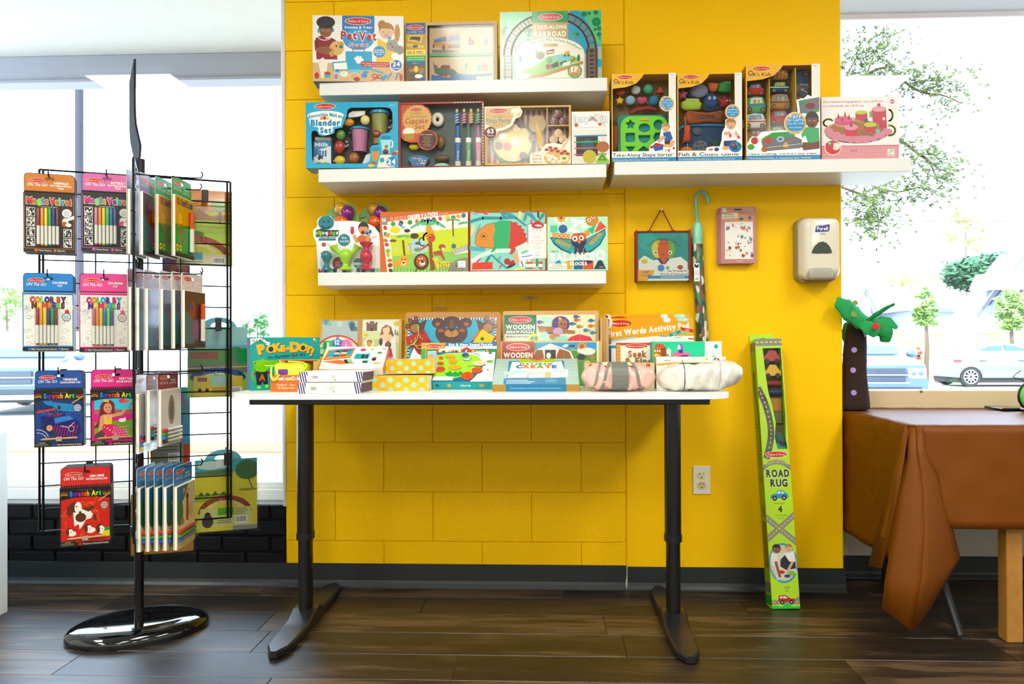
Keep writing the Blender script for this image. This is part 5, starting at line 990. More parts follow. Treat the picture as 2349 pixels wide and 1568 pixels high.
P = carton('craft_box', 'red framed finger paint box picturing an orange green red chameleon', 'craft box', 1076.7, 1253.8, 484.5, -.24, S3, .045, 'b02a14', (105, 213, 1218, 1078)); a = P.a
a.bgd('b02c14').r(122, 232, 1196, 1060, '8ed2c0')
for i, (x, y, rx, ry, c, q) in enumerate(((180, 240, 60, 20, '9aa8a0', 20), (340, 245, 40, 14, 'd8607a', 10), (590, 262, 20, 60, '1f8a84', -40), (710, 270, 26, 90, '4a9aa0', -60), (835, 260, 22, 70, 'e8d87a', 0), (915, 290, 26, 80, '5a9088', 15), (1010, 280, 26, 100, '4a9898', -35), (1098, 260, 16, 60, '2a2030', 0), (1150, 290, 26, 70, '1f8a6a', 35), (150, 480, 20, 90, 'e8d87a', 15), (230, 480, 22, 100, '7aa0a0', 20), (1000, 370, 18, 40, 'd8607a', 0), (240, 910, 60, 16, 'd8607a', -50), (370, 900, 22, 70, '2a8a60', 35), (560, 1000, 44, 14, 'd8607a', -55), (700, 1000, 80, 20, '2a2030', -25), (830, 1035, 100, 16, 'e8d87a', -10), (530, 900, 24, 60, '7aa8a0', 30), (1080, 950, 20, 60, '2a8a6a', 0))): a.e(x, y, rx, ry, c, 14, q)
a.l([(110, 360), (300, 305), (560, 310), (760, 300)], 44, '2a8a96').l([(600, 240), (780, 310), (920, 420)], 30, '3a9098').l([(930, 240), (1080, 360)], 30, '3a9098').l([(390, 810), (640, 1030)], 26, '3a9098').l([(120, 740), (320, 760)], 60, '5aa8b0')
a.p('cfe8dc', 122, 900, 300, 800, 450, 750, 700, 750, 700, 800, 480, 810, 280, 870, 140, 960)
a.p('2a1c14', 182, 680, 190, 570, 250, 470, 350, 400, 460, 370, 480, 750, 300, 730, 220, 710).p('d8860f', 187, 678, 195, 572, 254, 474, 352, 405, 462, 376, 470, 560, 455, 742, 300, 725, 224, 706).p('0fa860', 458, 375, 560, 340, 700, 350, 690, 520, 670, 745, 500, 745, 440, 800, 415, 800, 460, 700, 445, 600, 475, 480)
a.p('c82c10', 700, 352, 740, 370, 800, 370, 800, 410, 860, 420, 860, 460, 905, 480, 890, 515, 930, 540, 915, 580, 940, 610, 930, 660, 860, 690, 780, 720, 760, 790, 720, 830, 680, 830, 710, 750, 670, 745, 690, 560)
a.e(313, 568, 50, 50, 'd8860f').arc(313, 568, 48, 48, 4, 0, 360, '6a3a10').e(313, 568, 17, 18, '1c1410').p('b01c14', 600, 930, 625, 890, 680, 890, 690, 930, 750, 910, 760, 960, 690, 985, 620, 975)
a.p('f4f2ec', 950, 395, 1215, 395, 1215, 890, 950, 890).l([(950, 890), (950, 400), (1215, 392)], 9, 'b02c14').e(1090, 420, 90, 46, 'b81c20').e(1090, 390, 50, 40, 'b81c20').t('+18m', 1100, 420, 34, 'ffffff', wt=.03)
for x, y, c in ((1028, 482, '8a3a1c'), (1078, 484, 'd8607a'), (1120, 492, 'b02c14'), (1153, 474, 'd8860f'), (1058, 515, '8ac8b8'), (1097, 520, 'e0c020')): a.e(x, y, 8, 8, c, 8)
for y, s_ in ((577, 'Peinture propre'), (602, 'au doigt'), (637, 'Easy, clean painting'), (668, 'Einfach und sauber'), (692, 'malen'), (725, 'Pintura limpia'), (750, 'y facil')): a.t(s_, 1084, y, 15, 'a8502c', w=9 * len(s_), wt=0)
a.l([(1060, 820), (1085, 805), (1110, 800)], 7, '6ab86a').t('DJECO', 1085, 850, 13, '2a7a9a', w=76)
a.p('d8ecd8', 760, 740, 930, 650, 990, 760, 820, 800).p('eef0ee', 800, 800, 990, 750, 1020, 870, 930, 1000, 830, 1000).p('d8b080', 725, 850, 800, 810, 830, 940, 780, 970).l([(860, 870), (1010, 850)], 12, '4a7ac0').l([(850, 930), (880, 1000)], 16, '5a4a9a').e(900, 800, 60, 22, '8ac8b0', rot=-20)
for x, c in ((940, '2aa86a'), (1030, 'd8a020'), (985, 'c84018'), (1130, 'c02c1c')): a.rr(x - 30, 940, x + 30, 1045, 18, c).r(x - 14, 905, x + 14, 945, 'd8a8a0').r(x - 28, 970, x + 28, 1020, 'eef0e8')
a.p('e85a50', 150, 950, 440, 936, 440, 1042, 140, 1048)
P.fin()
P = carton('toy_box', 'mint green balancing blocks box with a spread-winged owl', 'toy box', 1256, 1394, 497, -.262, S3, .055, 'a9dcc0', (1230, 293, 2095, 1072)); a = P.a
a.bgd('b9e6cc').e(1430, 310, 95, 90, 'f2f0e4').star(1430, 310, 90, 40, 8, 'd89020').e(1425, 305, 18, 18, '7a2a20').t('Z', 1620, 420, 180, 'f4f6ee', w=170, wt=.06, rot=14).t('E', 1755, 400, 110, 'f4f6ee', w=90, wt=.06, rot=-18).e(1870, 345, 95, 85, 'c88418').e(1832, 343, 24, 24, 'f4f4ec').e(1832, 343, 12, 12, '141414').e(1885, 300, 24, 20, 'f4f4ec').e(1885, 298, 12, 12, '141414')
a.r(1270, 415, 1375, 515, '5ac49a').e(1452, 468, 64, 62, '0f5a92').p('e04a1c', 1985, 355, 2080, 450, 1900, 530).p('3ab88a', 1800, 480, 1930, 405, 1880, 550).e(1798, 535, 44, 44, 'd89a20').p('d89a20', 1300, 515, 1560, 545, 1550, 615, 1295, 590)
for i in range(4): a.star(1335 + 62 * i, 562 + 4 * i, 34, 10, 4, 'f2f0e4').e(1335 + 62 * i, 562 + 4 * i, 12, 12, '8a3a14')
a.p('0f3a5a', 1260, 585, 1600, 620, 1780, 620, 2060, 470, 2065, 560, 1990, 700, 1880, 790, 1800, 830, 1560, 830, 1420, 770, 1320, 690).p('0fa09a', 1280, 600, 1600, 630, 1780, 628, 2050, 490, 2050, 560, 1975, 690, 1870, 770, 1790, 812, 1570, 815, 1440, 755, 1340, 675).arc(1680, 560, 270, 130, 10, 60, 165, 'b8301c').arc(1680, 540, 250, 130, 10, 10, 70, 'b8301c')
for i in range(6): a.e(1370 + 34 * i, 640 + 16 * i, 12, 34, 'd89a20', 10, 25).e(1985 - 26 * i, 545 + 28 * i, 12, 34, 'd89a20', 10, -70)
a.e(1680, 640, 110, 110, '141f4c').p('141f4c', 1620, 700, 1740, 700, 1810, 835, 1620, 835).e(1635, 595, 60, 66, 'd85018').e(1728, 585, 56, 62, 'd85018').e(1625, 608, 36, 38, 'f4f4ec').e(1718, 598, 34, 36, 'f4f4ec').e(1622, 612, 17, 18, '0c0c14').e(1714, 602, 17, 18, '0c0c14').p('d89020', 1660, 645, 1712, 640, 1688, 690)
for x in (1665, 1748): a.l([(x, 750), (x - 4, 800), (x - 30, 830)], 8, 'd89020').l([(x - 4, 800), (x + 24, 832)], 8, 'd89020')
a.t('BALANCE', 1590, 870, 110, 'f4f8f2', w=640, wt=.06).t('O', 1990, 850, 150, 'f4f8f2', w=140, wt=.08).t('BLOCKS', 1680, 972, 44, 'f4f8f2', w=250, wt=.05).rr(1480, 925, 1590, 1055, 50, 'e0a020').r(1608, 925, 1738, 1055, '0a5a80').r(1745, 925, 1888, 1055, 'd8501c').e(1815, 950, 60, 26, '3a1f5a').p('0f2a48', 1960, 925, 2010, 925, 2070, 1052, 1895, 1052).p('1f8a9a', 1330, 970, 1370, 925, 1410, 925, 1430, 970).r(1250, 970, 1510, 1058, 'eef0e4').t('WARNING', 1370, 992, 20, '5a6a4a', w=140).lines(1262, 1015, 1500, 2, 18, 6, '8a9480').t('BLOCKS', 1672, 972, 46, 'f4f8f2', w=245, wt=.05).t('DJECO', 2005, 1022, 14, 'd8e0e4', w=64).t('$18.99', 1335, 793, 20, '5a6a50', w=100)
P.fin()
# ================================================================== things on the desk
def spine_print(P, draw, name='spine_print'):
    b = Art(0, 0, 100, 100 * P.d / P.w, P.w, P.d); draw(b, 100 * P.d / P.w)
    b.build(name, P.o, 0, M=Matrix(((1, 0, 0, 0), (0, 0, -1, P.d), (0, 1, 0, -.0003), (0, 0, 0, 1))))
def edge_col(P, col, side=1, name='side_panel', y0=.002, z0=.002):
    x = P.w / 2 * side; x0, x1 = (x, x + .0005) if side > 0 else (x - .0005, x)
    return MB().box(x0, y0, z0, x1, P.d - .002, P.h - .002).build(name, mat(col, .45), P.o)
# picture book
P = carton('picture_book', 'teal alphabet picture book with green crocodile at the desk end', 'book', 592, 720, 773, -.575, DZ, .032, '0a9a92', (148, 520, 1228, 1385), yaw=38); a = P.a
a.bgd('08a096').p('f0f0ea', 150, 545, 300, 532, 360, 560, 410, 600, 440, 595, 436, 665, 380, 640, 395, 625, 340, 590, 250, 580, 150, 650).t('TRY ME!', 255, 578, 40, '2a2420', w=180, rot=-6, wt=.01).t('$12.99', 425, 570, 26, '1f5a56', w=110)
for ch, x, y, h_, rt in (('P', 310, 715, 150, -14), ('O', 455, 715, 110, 0), ('K', 560, 690, 130, -8), ('E', 640, 705, 100, 4), ('-', 690, 700, 60, 0), ('A', 725, 705, 60, 0), ('-', 765, 700, 60, 0), ('D', 830, 680, 150, -4), ('O', 955, 690, 120, 0), ('T', 1045, 725, 110, 18), ('!', 1100, 770, 120, 24)): a.t(ch, x + 6, y + 8, h_, '123a3a', rot=rt, wt=.09).t(ch, x, y, h_, 'f0b40c', rot=rt, wt=.08)
a.e(458, 718, 38, 42, '0a3a30').e(956, 698, 36, 40, '0a3a30').t('An Alphabet Eye Spy', 700, 825, 50, '0c2424', w=590, rot=-5, wt=.01)
a.p('7ac41a', 185, 920, 330, 880, 420, 900, 560, 900, 560, 1000, 400, 1040, 380, 1090, 240, 1080).e(345, 900, 22, 24, '7ac41a').e(222, 945, 10, 12, '142008').l([(370, 985), (560, 985)], 12, 'f0f0e0').arc(250, 1120, 70, 130, 26, 100, 250, '7ac41a').l([(210, 1120), (440, 1100)], 40, 'a8143c').p('0a2a34', 225, 1070, 300, 1090, 360, 1090, 400, 1065, 412, 1290, 345, 1290, 330, 1230, 310, 1300, 245, 1300).t('A', 325, 1175, 100, 'c86a10', w=100, wt=.06).e(275, 1335, 30, 26, '9ad82a').e(395, 1320, 30, 26, '9ad82a').e(1145, 570, 30, 18, 'e0a020').e(1135, 550, 14, 14, 'f0f0f0').l([(1135, 570), (1150, 582)], 8, '2a2010')
P.fin(print_mat(.25)); edge_col(P, '3c3f78', -1, 'spine')
# cube toy in open box
P = carton('toy_box', 'orange tray box holding a lime activity cube with yellow handle loop', 'toy box', 620.5, 719, 860, -.716, DZ, .085, 'c9610c', (430, 1140, 1130, 1400)); a = P.a
a.bgd('cf660d').t('OombeeCube', 700, 1190, 54, ['7ad0e8', 'c8e05a', 'f0f0e8', 'd87ab0'], w=500, o='f4ece0', ow=.03, wt=.03).t('Explore - Sort', 690, 1290, 38, 'f4e4d0', w=310, wt=0).t('& Discover!', 690, 1340, 38, 'f4e4d0', w=270, wt=0); P.fin()
w2_, h2_ = P.w / 2, P.h; top = .118
MB().box(w2_ - .002, .01, h2_, w2_, P.d, h2_ + .046).box(-w2_, P.d - .002, h2_, w2_, P.d, h2_ + .05).build('box_back', mat('c8a020', .5), P.o); MB().box(-w2_ + .02, .05, h2_ + .045, w2_ - .01, P.d, h2_ + .048).build('box_top_flap', mat('b81040', .5), P.o)
cb = MB().box(-w2_ + .008, .006, h2_ - .03, w2_ - .028, .075, h2_ + .039, .008).build('activity_cube', mat('b4d80c', .4), P.o, smooth=60)
MB().box(-w2_ + .024, .003, h2_ + .002, -w2_ + .056, .007, h2_ + .019, .003).build('purple_panel', mat('6a2a9a', .4), cb)
MB().tube(bez([(-w2_ + .002, .004, h2_ + .028), (-w2_ + .004, -.004, h2_ - .004), (-w2_ + .016, -.008, h2_ - .016), (-w2_ + .032, -.006, h2_ + .002)], 6), .0035, 8).build('handle_loop', mat('e0d80c', .4), cb, smooth=60)
MB().tube(bez([(-w2_ + .05, .03, h2_ + .044), (w2_ - .035, .01, h2_ + .040), (w2_ - .026, .004, h2_ + .024), (w2_ - .034, .004, h2_ + .016)], 6), .0028, 8).build('handle_loop', mat('e0d80c', .4), cb, smooth=60)
# slim striped boxes
for i, (dx, yb, yt, lab) in enumerate(((0, 903, 877.5, 'slim white box with purple striped ends, lower of two stacked at desk front'), (4, 877, 852, 'slim white box with purple striped ends, upper of two stacked'))):
    z0 = DZ + i * .0362
    P = carton('slim_box', lab, 'box', 683 + dx, 828 + dx, yt, -.838 + .012 * i, z0, .165, 'f3f3ee', (870, 1080, 1905, 1255), group='slim striped boxes')
    a = P.a; a.bgd('f4f4ef')
    for x0 in (862, 1790):
        for j in range(4): a.p('2f2468', x0 + 38 * j, 1080, x0 + 19 + 38 * j, 1080, x0 + 54 + 38 * j, 1255, x0 + 35 + 38 * j, 1255)
    a.r(1000, 1080, 1030, 1255, 'f4f4ef').bar(1075, 1140, 1190, 1215, '5a6a50').arc(1430, 1170, 26, 26, 5, 0, 360, 'd8703a').l([(1412, 1152), (1448, 1188)], 5, 'd8703a').arc(1400, 1225, 14, 16, 4, 90, 270, '8a9a80').e(1460, 1225, 14, 14, '5aa030').lines(1220, 1190, 1390, 1, 10, 4, 'e0e2dc'); P.fin()
    s_ = edge_col(P, '33204a', 1, 'end_panel')
# leaning blackboard game box
P = carton('toy_box', 'white box with picture of two children on an orange magnet board, lying back', 'toy box', 731, 877, 795, -.66, DZ + .052, .026, 'f0eee6', (1190, 675, 2225, 1140), lean=56); a = P.a
a.bgd('f3f1ea').p('d2601c', 1240, 745, 1680, 700, 1650, 920, 1205, 970).p('3aa0b4', 1275, 765, 1655, 725, 1630, 875, 1255, 930).r(1380, 735, 1620, 775, '4a6a8a').face(1400, 815, 46, 40, 'e8c09a', '2a2420').face(1515, 805, 46, 40, 'e8c09a', '2a2420').p('2a5a9a', 1355, 850, 1450, 845, 1460, 890, 1345, 900).p('b82c20', 1470, 845, 1560, 840, 1570, 885, 1465, 890).p('d8952a', 1240, 915, 1640, 870, 1640, 900, 1245, 945).p('d86a1c', 1190, 990, 1480, 960, 1780, 1030, 1500, 1055).p('1a2824', 1545, 955, 1600, 950, 1650, 1030, 1590, 1030).p('6ad0a0', 1600, 945, 1670, 940, 1710, 1005, 1650, 1015)
a.e(1820, 745, 50, 30, 'c85a5a').e(1970, 738, 60, 40, 'e8e4d8').e(1970, 735, 30, 16, 'e0a040').e(2165, 722, 40, 26, 'd8b890').p('0f9a9a', 1720, 830, 1960, 830, 1945, 945, 1705, 940).e(1850, 890, 30, 40, '12302c').e(1910, 890, 24, 40, '12302c').e(2085, 812, 76, 46, 'd8d8ca').e(2110, 810, 40, 20, '4a7a4a').e(2045, 945, 38, 40, '20201c').r(2025, 900, 2080, 925, 'd8602a').p('1f5a3a', 1870, 975, 1960, 975, 1950, 1030, 1860, 1025).e(2110, 1030, 70, 20, 'e0b060').t('janod', 2140, 1130, 24, '1f5aa0'); P.fin()
edge_col(P, 'c9902a', 1, 'side_panel')
# clock puzzle
c = atY(771, 800, -.47); rad = .094
ck = reg(MB().prism(circ(0, rad, rad, n=36), 0, .012).build('clock_puzzle', mat('b8281a', .4), loc=(c.x, -.47, DZ + .004), rot=(-R(9), 0, 0)), 'round wooden shape-sorting clock puzzle with coloured number blocks', 'puzzle')
MB().prism(circ(0, rad, rad * .93, n=36), -.0015, .001).build('clock_face', mat('e3cba2', .5), ck)
for i in range(1, 13):
    q = R(90 - 30 * i); x, z = rad * .70 * math.cos(q), rad + rad * .70 * math.sin(q); col_ = ('d85aa0', 'c02420', 'e8b020', '3a9a4a', '7a3a9a', 'e07020', '2a8ac8', 'c02420', 'e8b020', '6ab83a', '1f9a4a', '1f7ac0')[i - 1]
    sh = (circ(x, z, .0185, n=14), [(x - .018, z), (x, z - .02), (x + .018, z), (x, z + .02)], poly_star(x, z, .023, .012, 5, 90), rrect(x - .018, z - .014, x + .018, z + .014, .004, 2))[{1: 0, 2: 1, 12: 2}.get(i, 3)]
    nb = MB().prism(sh, -.010, -.001).build('number_block', mat(col_, .35), ck); b = Art(0, 0, 100, 100, .03, .03); b.t(str(i), 50, 50, 55, 'ffffff', wt=.02); bo = b.build('numeral', nb, -.0102); bo.location.x = x; bo.location.z = z - .015
cc = MB().prism(circ(0, rad, rad * .46, n=24), -.003, -.001).build('centre_label', mat('1f5aa8', .4), ck); b = Art(0, 0, 100, 100, rad * .92, rad * .92); b.logo(50, 26, 30, 10).t('CLASSIC TOY', 50, 44, 9, 'd8e4f4', w=56, wt=0).arc(50, 50, 48, 48, 5, 0, 360, 'c8902a', 30); bo = b.build('label_print', cc, -.0032); bo.location.z = rad * .54
# wooden dress-up doll box
P = carton('wooden_doll_set', 'wooden magnetic princess dress-up set with two picture panels', 'toy set', 731.5, 919.5, 732, -.16, DZ, .035, 'c59a55', (1225, 228, 2565, 1240), lean=6); a = P.a
a.r(1258, 250, 1838, 1240, 'b9ccc8').r(1920, 232, 2520, 1240, 'e4ecd8').p('d8e6b0', 1920, 400, 2520, 480, 2520, 1240, 1920, 1240).p('c4d890', 1920, 520, 2520, 600, 2520, 1240, 1920, 1240)
for x, y, r_, c_ in ((1320, 270, 60, '7aa8b0'), (1370, 300, 40, '9ac0c4'), (1740, 310, 70, '6a94a0'), (1800, 380, 50, '5a8894'), (1540, 300, 60, 'cfdcd8')): a.star(x, y, r_, r_ * .7, 8, c_)
a.e(1750, 350, 40, 70, '4a6a78').r(1985, 300, 2160, 415, '7a6058').p('6a4a44', 1975, 300, 2000, 270, 2025, 300).p('6a4a44', 2120, 300, 2150, 270, 2175, 300).r(2035, 260, 2110, 320, '8a6a60').e(2070, 395, 20, 26, '4a3430').e(1980, 480, 40, 26, 'e8c830').e(2030, 610, 84, 72, 'f4f4ec').e(2040, 590, 50, 40, 'b88a4a').e(2035, 630, 40, 40, 'd8b050')
a.e(2490, 300, 60, 40, 'e8c060').p('6a9a6a', 2430, 480, 2460, 380, 2490, 480).p('6a9a6a', 2480, 490, 2500, 400, 2520, 490)
a.p('eef0ea', 2190, 660, 2230, 330, 2330, 275, 2430, 330, 2470, 620, 2480, 900, 2460, 1200, 2150, 1200).p('8a5a2a', 2200, 530, 2240, 360, 2310, 310, 2390, 350, 2440, 500, 2400, 520, 2250, 530).e(2310, 400, 60, 76, 'f0ceb0').p('8a5a2a', 2250, 380, 2300, 320, 2370, 370, 2330, 350).e(2310, 520, 110, 60, 'f0ceb0').e(2345, 640, 50, 56, '2a1c18').e(2345, 630, 34, 40, '9a6240').r(2320, 560, 2375, 586, 'e0b020').p('c84a6a', 2290, 690, 2400, 690, 2430, 830, 2260, 830).p('b8a0b0', 2270, 830, 2425, 830, 2440, 1080, 2230, 1080).e(2225, 590, 30, 60, '4a3a60')
a.rr(2175, 1080, 2330, 1200, 50, 'f0e8dc').e(2240, 1130, 60, 44, 'b8281c').t('Deluxe', 2280, 1140, 26, 'f4e4d0'); P.fin(print_mat(.45))
MB().box(P.x(1845), -.002, .002, P.x(1905), .004, P.h - .002).build('hinge_strip', mat('b88a48', .5), P.o)
# polka dot boxes
for i, (xl, xr, yt, yf, lab) in enumerate(((853.6, 982, 862, -.672, 'yellow box with mint polka dots, lower front one of two'), (878, 995, 824.5, -.60, 'yellow box with mint polka dots, upper one set back'))):
    zb = DZ if i == 0 else atY(930, 857, -.60).z
    P = carton('polka_dot_box', lab, 'box', xl, xr, yt, yf, zb, .19 if i == 0 else .16, 'efb00c', (0, 1150, 865, 1395), group='polka dot boxes'); a = P.a; a.bgd('f2b409')
    for j in range(4):
        for r_, yy in enumerate((1215, 1300, 1388)): a.e(42 + 242 * j + (122 if r_ == 1 else 0), yy, 40, 42, 'a9dfc9')
    P.fin(); edge_col(P, 'e9e2cc', 1, 'end_panel'); MB().box(-P.w / 2 + .002, .002, P.h, P.w / 2 - .002, P.d - .002, P.h + .0005).build('lid_panel', mat('d8b27a', .5), P.o)
# vegetable board game
P = carton('toy_box', 'teal game box with green board of wooden vegetables, lying back', 'toy box', 991, 1130, 807.5, -.60, DZ, .032, '08a3a6', (940, 768, 1930, 1240), lean=57); a = P.a
a.bgd('f2f2ec').p('14688c', 940, 768, 1500, 768, 1650, 800, 1720, 900, 1740, 1020, 1640, 1160, 1560, 1240, 940, 1240).p('f2f2ec', 1000, 790, 1500, 775, 1640, 810, 1720, 880, 1760, 950, 1700, 900, 1500, 800).p('a4d85a', 940, 820, 1100, 790, 1450, 785, 1640, 830, 1730, 930, 1700, 1030, 1560, 1120, 1300, 1190, 940, 1180)
for x, y, rx, ry, c_ in ((1160, 835, 90, 28, 'e0a018'), (1220, 910, 76, 44, 'e0a018'), (1270, 1012, 110, 40, 'e8a80c'), (1020, 950, 60, 24, 'd84a14'), (1010, 860, 40, 24, 'd84a14'), (1030, 1045, 86, 40, 'd83c10'), (1650, 1060, 90, 46, 'd8501c'), (1670, 955, 110, 40, 'e8cfa0'), (1420, 815, 60, 36, '14628a'), (1505, 1150, 104, 62, 'cf4a10')): a.e(x + 8, y + 16, rx, ry, '6a9a3a' if x < 1600 and y < 1100 else '3a4a5a').e(x, y, rx, ry, c_)
a.p('2a6aa0', 1370, 880, 1550, 870, 1500, 915, 1420, 915).p('eef0ee', 1385, 885, 1530, 876, 1490, 900, 1425, 900).p('1f9a3a', 1115, 1110, 1180, 1100, 1200, 1070, 1250, 1110, 1300, 1080, 1340, 1110, 1370, 1075, 1430, 1110, 1380, 1160, 1200, 1180).p('f4f4f0', 945, 1165, 1280, 1165, 1270, 1222, 940, 1222).t('$21.99', 1525, 1000, 20, '1c3a10', w=90).e(1850, 925, 60, 26, '7ab84a').e(1830, 1060, 24, 14, 'e0a040').e(1845, 785, 34, 14, '14507a').lines(1750, 835, 1920, 1, 10, 6, 'b0b8b8').t('DJECO', 1830, 1210, 12, '2aa0b0', w=90); P.fin()
spine_print(P, lambda b, h: (b.bgd('06a8ac'), b.e(8, h / 2, 3, h * .17, '14507a'), b.e(28, h * .52, 3.2, h * .22, 'e8a820'), b.t('Cliparlip', 55, h * .5, h * .22, 'f0f8f4', w=17, wt=.03), b.p('e0b040', 77, h * .36, 86, h * .36, 84, h * .66, 79, h * .66)))
# bear skills board
P = carton('activity_board', 'wooden framed brown bear activity board with zips and laces', 'toy', 926, 1147.5, 715.5, -.33, DZ, .03, 'a8722f', (468, 110, 2055, 1180), lean=9, rounded=.012); a = P.a
a.r(515, 195, 1980, 1180, '0aa2c4')
for i in range(32): a.r(515 + 46 * i, 195, 538 + 46 * i, 220, '14110e').r(538 + 46 * i, 195, 561 + 46 * i, 220, 'f0efe6')
for i in range(22):
    for x in (515, 1955): a.r(x, 220 + 44 * i, x + 25, 242 + 44 * i, 'f0efe6').r(x, 242 + 44 * i, x + 25, 264 + 44 * i, '14110e')
for sx, cx in ((1, 660), (-1, 1810)):
    a.e(cx, 330, 130, 120, '4a2a1a').p('4a2a1a', cx - sx * 90, 330, cx + sx * 170, 215, cx + sx * 110, 400, cx, 450).e(cx - sx * 30, 350, 76, 62, 'a07040')
    for dx, dy in ((-150, -10), (-105, -85), (-15, -120)): a.e(cx + sx * dx, 330 + dy, 42, 44, '4a2a1a').e(cx + sx * dx, 330 + dy, 20, 20, '8a5a30')
    a.e(cx + sx * 55, 245, 26, 26, '0aa2c4')
a.e(1010, 270, 100, 76, '42261a').e(1480, 270, 100, 76, '42261a').e(1010, 290, 40, 30, 'a8604a').e(1485, 290, 40, 30, 'a8604a').e(1240, 420, 270, 190, '42261a').e(1240, 300, 170, 130, '42261a').p('42261a', 1000, 480, 1480, 480, 1380, 620, 1080, 620).e(1240, 300, 40, 80, '6a4424')
for sx in (-1, 1): a.e(1240 + sx * 86, 335, 34, 30, '3a5aa0').e(1240 + sx * 86, 337, 24, 24, '0c0c0e').e(1240 + sx * 84, 342, 8, 8, 'ffffff').e(1240 + sx * 175, 385, 50, 26, '9a5a44')
a.e(1240, 425, 116, 62, 'b08048').p('0f0c0a', 1185, 370, 1205, 357, 1275, 357, 1300, 372, 1250, 400, 1240, 415, 1230, 400).l([(1240, 405), (1240, 490)], 6, '20140e').arc(1240, 430, 150, 66, 9, 20, 160, '1c120c')
a.p('2a6ab0', 560, 560, 720, 1180, 1200, 1180, 1100, 630).p('14507a', 1450, 610, 1620, 520, 1700, 700, 1700, 1180, 1300, 1180).l([(880, 560), (990, 600)], 60, '6a8a4a')
P.fin(print_mat(.3, .3))
vest = MB().prism([(P.x(u), P.z(v)) for u, v in ((485, 490), (795, 380), (885, 525), (760, 610), (830, 760), (700, 760), (590, 640), (520, 600))], -.008, -.0005).build('red_fabric_flap', mat('a81c18', .7, bump=.1), P.o)
MB().prism([(P.x(u), P.z(v)) for u, v in ((735, 600), (895, 530), (905, 570), (720, 700))], -.010, -.008).build('purple_trim', mat('5a2a5a', .7), vest)
b = Art(485, 380, 885, 760, P.x(885) - P.x(485), P.z(380) - P.z(760))
for x, y, q in ((585, 560, 60), (650, 500, 70), (725, 470, 20), (690, 560, -10), (745, 515, 10), (770, 420, 40)): b.e(x, y, 24, 10, '14140c', 10, q)
bo = b.build('seed_print', vest, -.0082); bo.location.x = (P.x(485) + P.x(885)) / 2; bo.location.z = P.z(760)
lc = MB()
for pth in (((685, 300), (700, 400), (690, 480), (660, 560), (620, 600)), ((620, 600), (540, 620), (500, 690), (520, 740), (480, 800)), ((620, 600), (700, 620), (780, 600)), ((640, 600), (690, 650), (760, 670)), ((650, 490), (640, 560), (590, 600)), ((580, 530), (590, 570)), ((720, 460), (735, 500)), ((740, 510), (775, 520))): lc.tube(bez([(P.x(u), -.012, P.z(v)) for u, v in pth], 4), 7 * P.k, 6)
lc.build('green_lace', mat('a8d85a', .6), vest, smooth=60)
MB().prism([(P.x(u), P.z(v)) for u, v in ((630, 650), (690, 730), (750, 760), (745, 880), (530, 880))], -.012, -.0112).build('white_hang_tag', mat('f2f2ee', .5), P.o)
pk = MB().prism([(P.x(u), P.z(v)) for u, v in ((1755, 372), (1955, 490), (1900, 600), (1620, 600), (1600, 570))], -.012, -.006).build('yellow_pocket', mat('e0b80c', .6), P.o)
MB().prism([(P.x(u), P.z(v)) for u, v in ((1700, 375), (1980, 480), (1900, 610), (1580, 530))], -.006, -.0005).build('orange_pocket_back', mat('b86a14', .6), P.o)
MB().lathe([(30 * P.k, 0), (20 * P.k, .004), (0, .006)], 12).xf(Matrix.Translation((P.x(1755), -.012, P.z(515))) @ Matrix.Rotation(R(90), 4, 'X')).build('pocket_button', mat('2a8a2a', .3), pk)
# sound puzzle
P = carton('sound_puzzle', 'school bus sound puzzle board in front of the bear board', 'puzzle', 965, 1139, 785.7, -.44, DZ, .02, 'cfa14e', (750, 610, 1990, 1180), lean=7); a = P.a
a.r(765, 612, 1145, 690, 'e0a010').r(765, 640, 1145, 646, '2a2010').logo(955, 652, 140, 30).r(1145, 610, 1990, 655, '3a7aa8').t('See & Hear Sound Puzzle', 1560, 633, 32, 'eef4f4', w=720, wt=.05).r(1145, 655, 1990, 690, 'e8ecec').t('THE WHEELS ON THE BUS', 1550, 668, 14, '5a4a2a', w=380, wt=.02).r(750, 690, 1990, 1180, '4aa84a').p('1f8a4a', 1500, 690, 1990, 690, 1990, 760, 1800, 740).r(820, 700, 1850, 1180, 'd8a418')
for x0, x1 in ((850, 1010), (1070, 1380), (1640, 1800)): a.p('20180c', x0 - 10, 705, x1 + 10, 700, x1 + 20, 860, x0 - 20, 860).p('9acbd8', x0, 715, x1, 710, x1 + 10, 850, x0 - 8, 850)
a.face(905, 815, 50, 44, 'e8b890', 'd8a020').rr(1040, 690, 1400, 790, 20, 'f0f0ec').p('d8a418', 1070, 715, 1360, 700, 1380, 780, 1080, 780)
for i in range(5): a.r(1100 + 52 * i, 715, 1140 + 52 * i, 760, ('2a2a2a', 'e8e8e0', '9acbd8', 'a83a20', '2a2a2a')[i])
a.e(1495, 745, 92, 70, 'c02418').t('6', 1492, 738, 74, 'ffffff', wt=.04).r(1000, 710, 1030, 760, 'c02418'); P.fin()
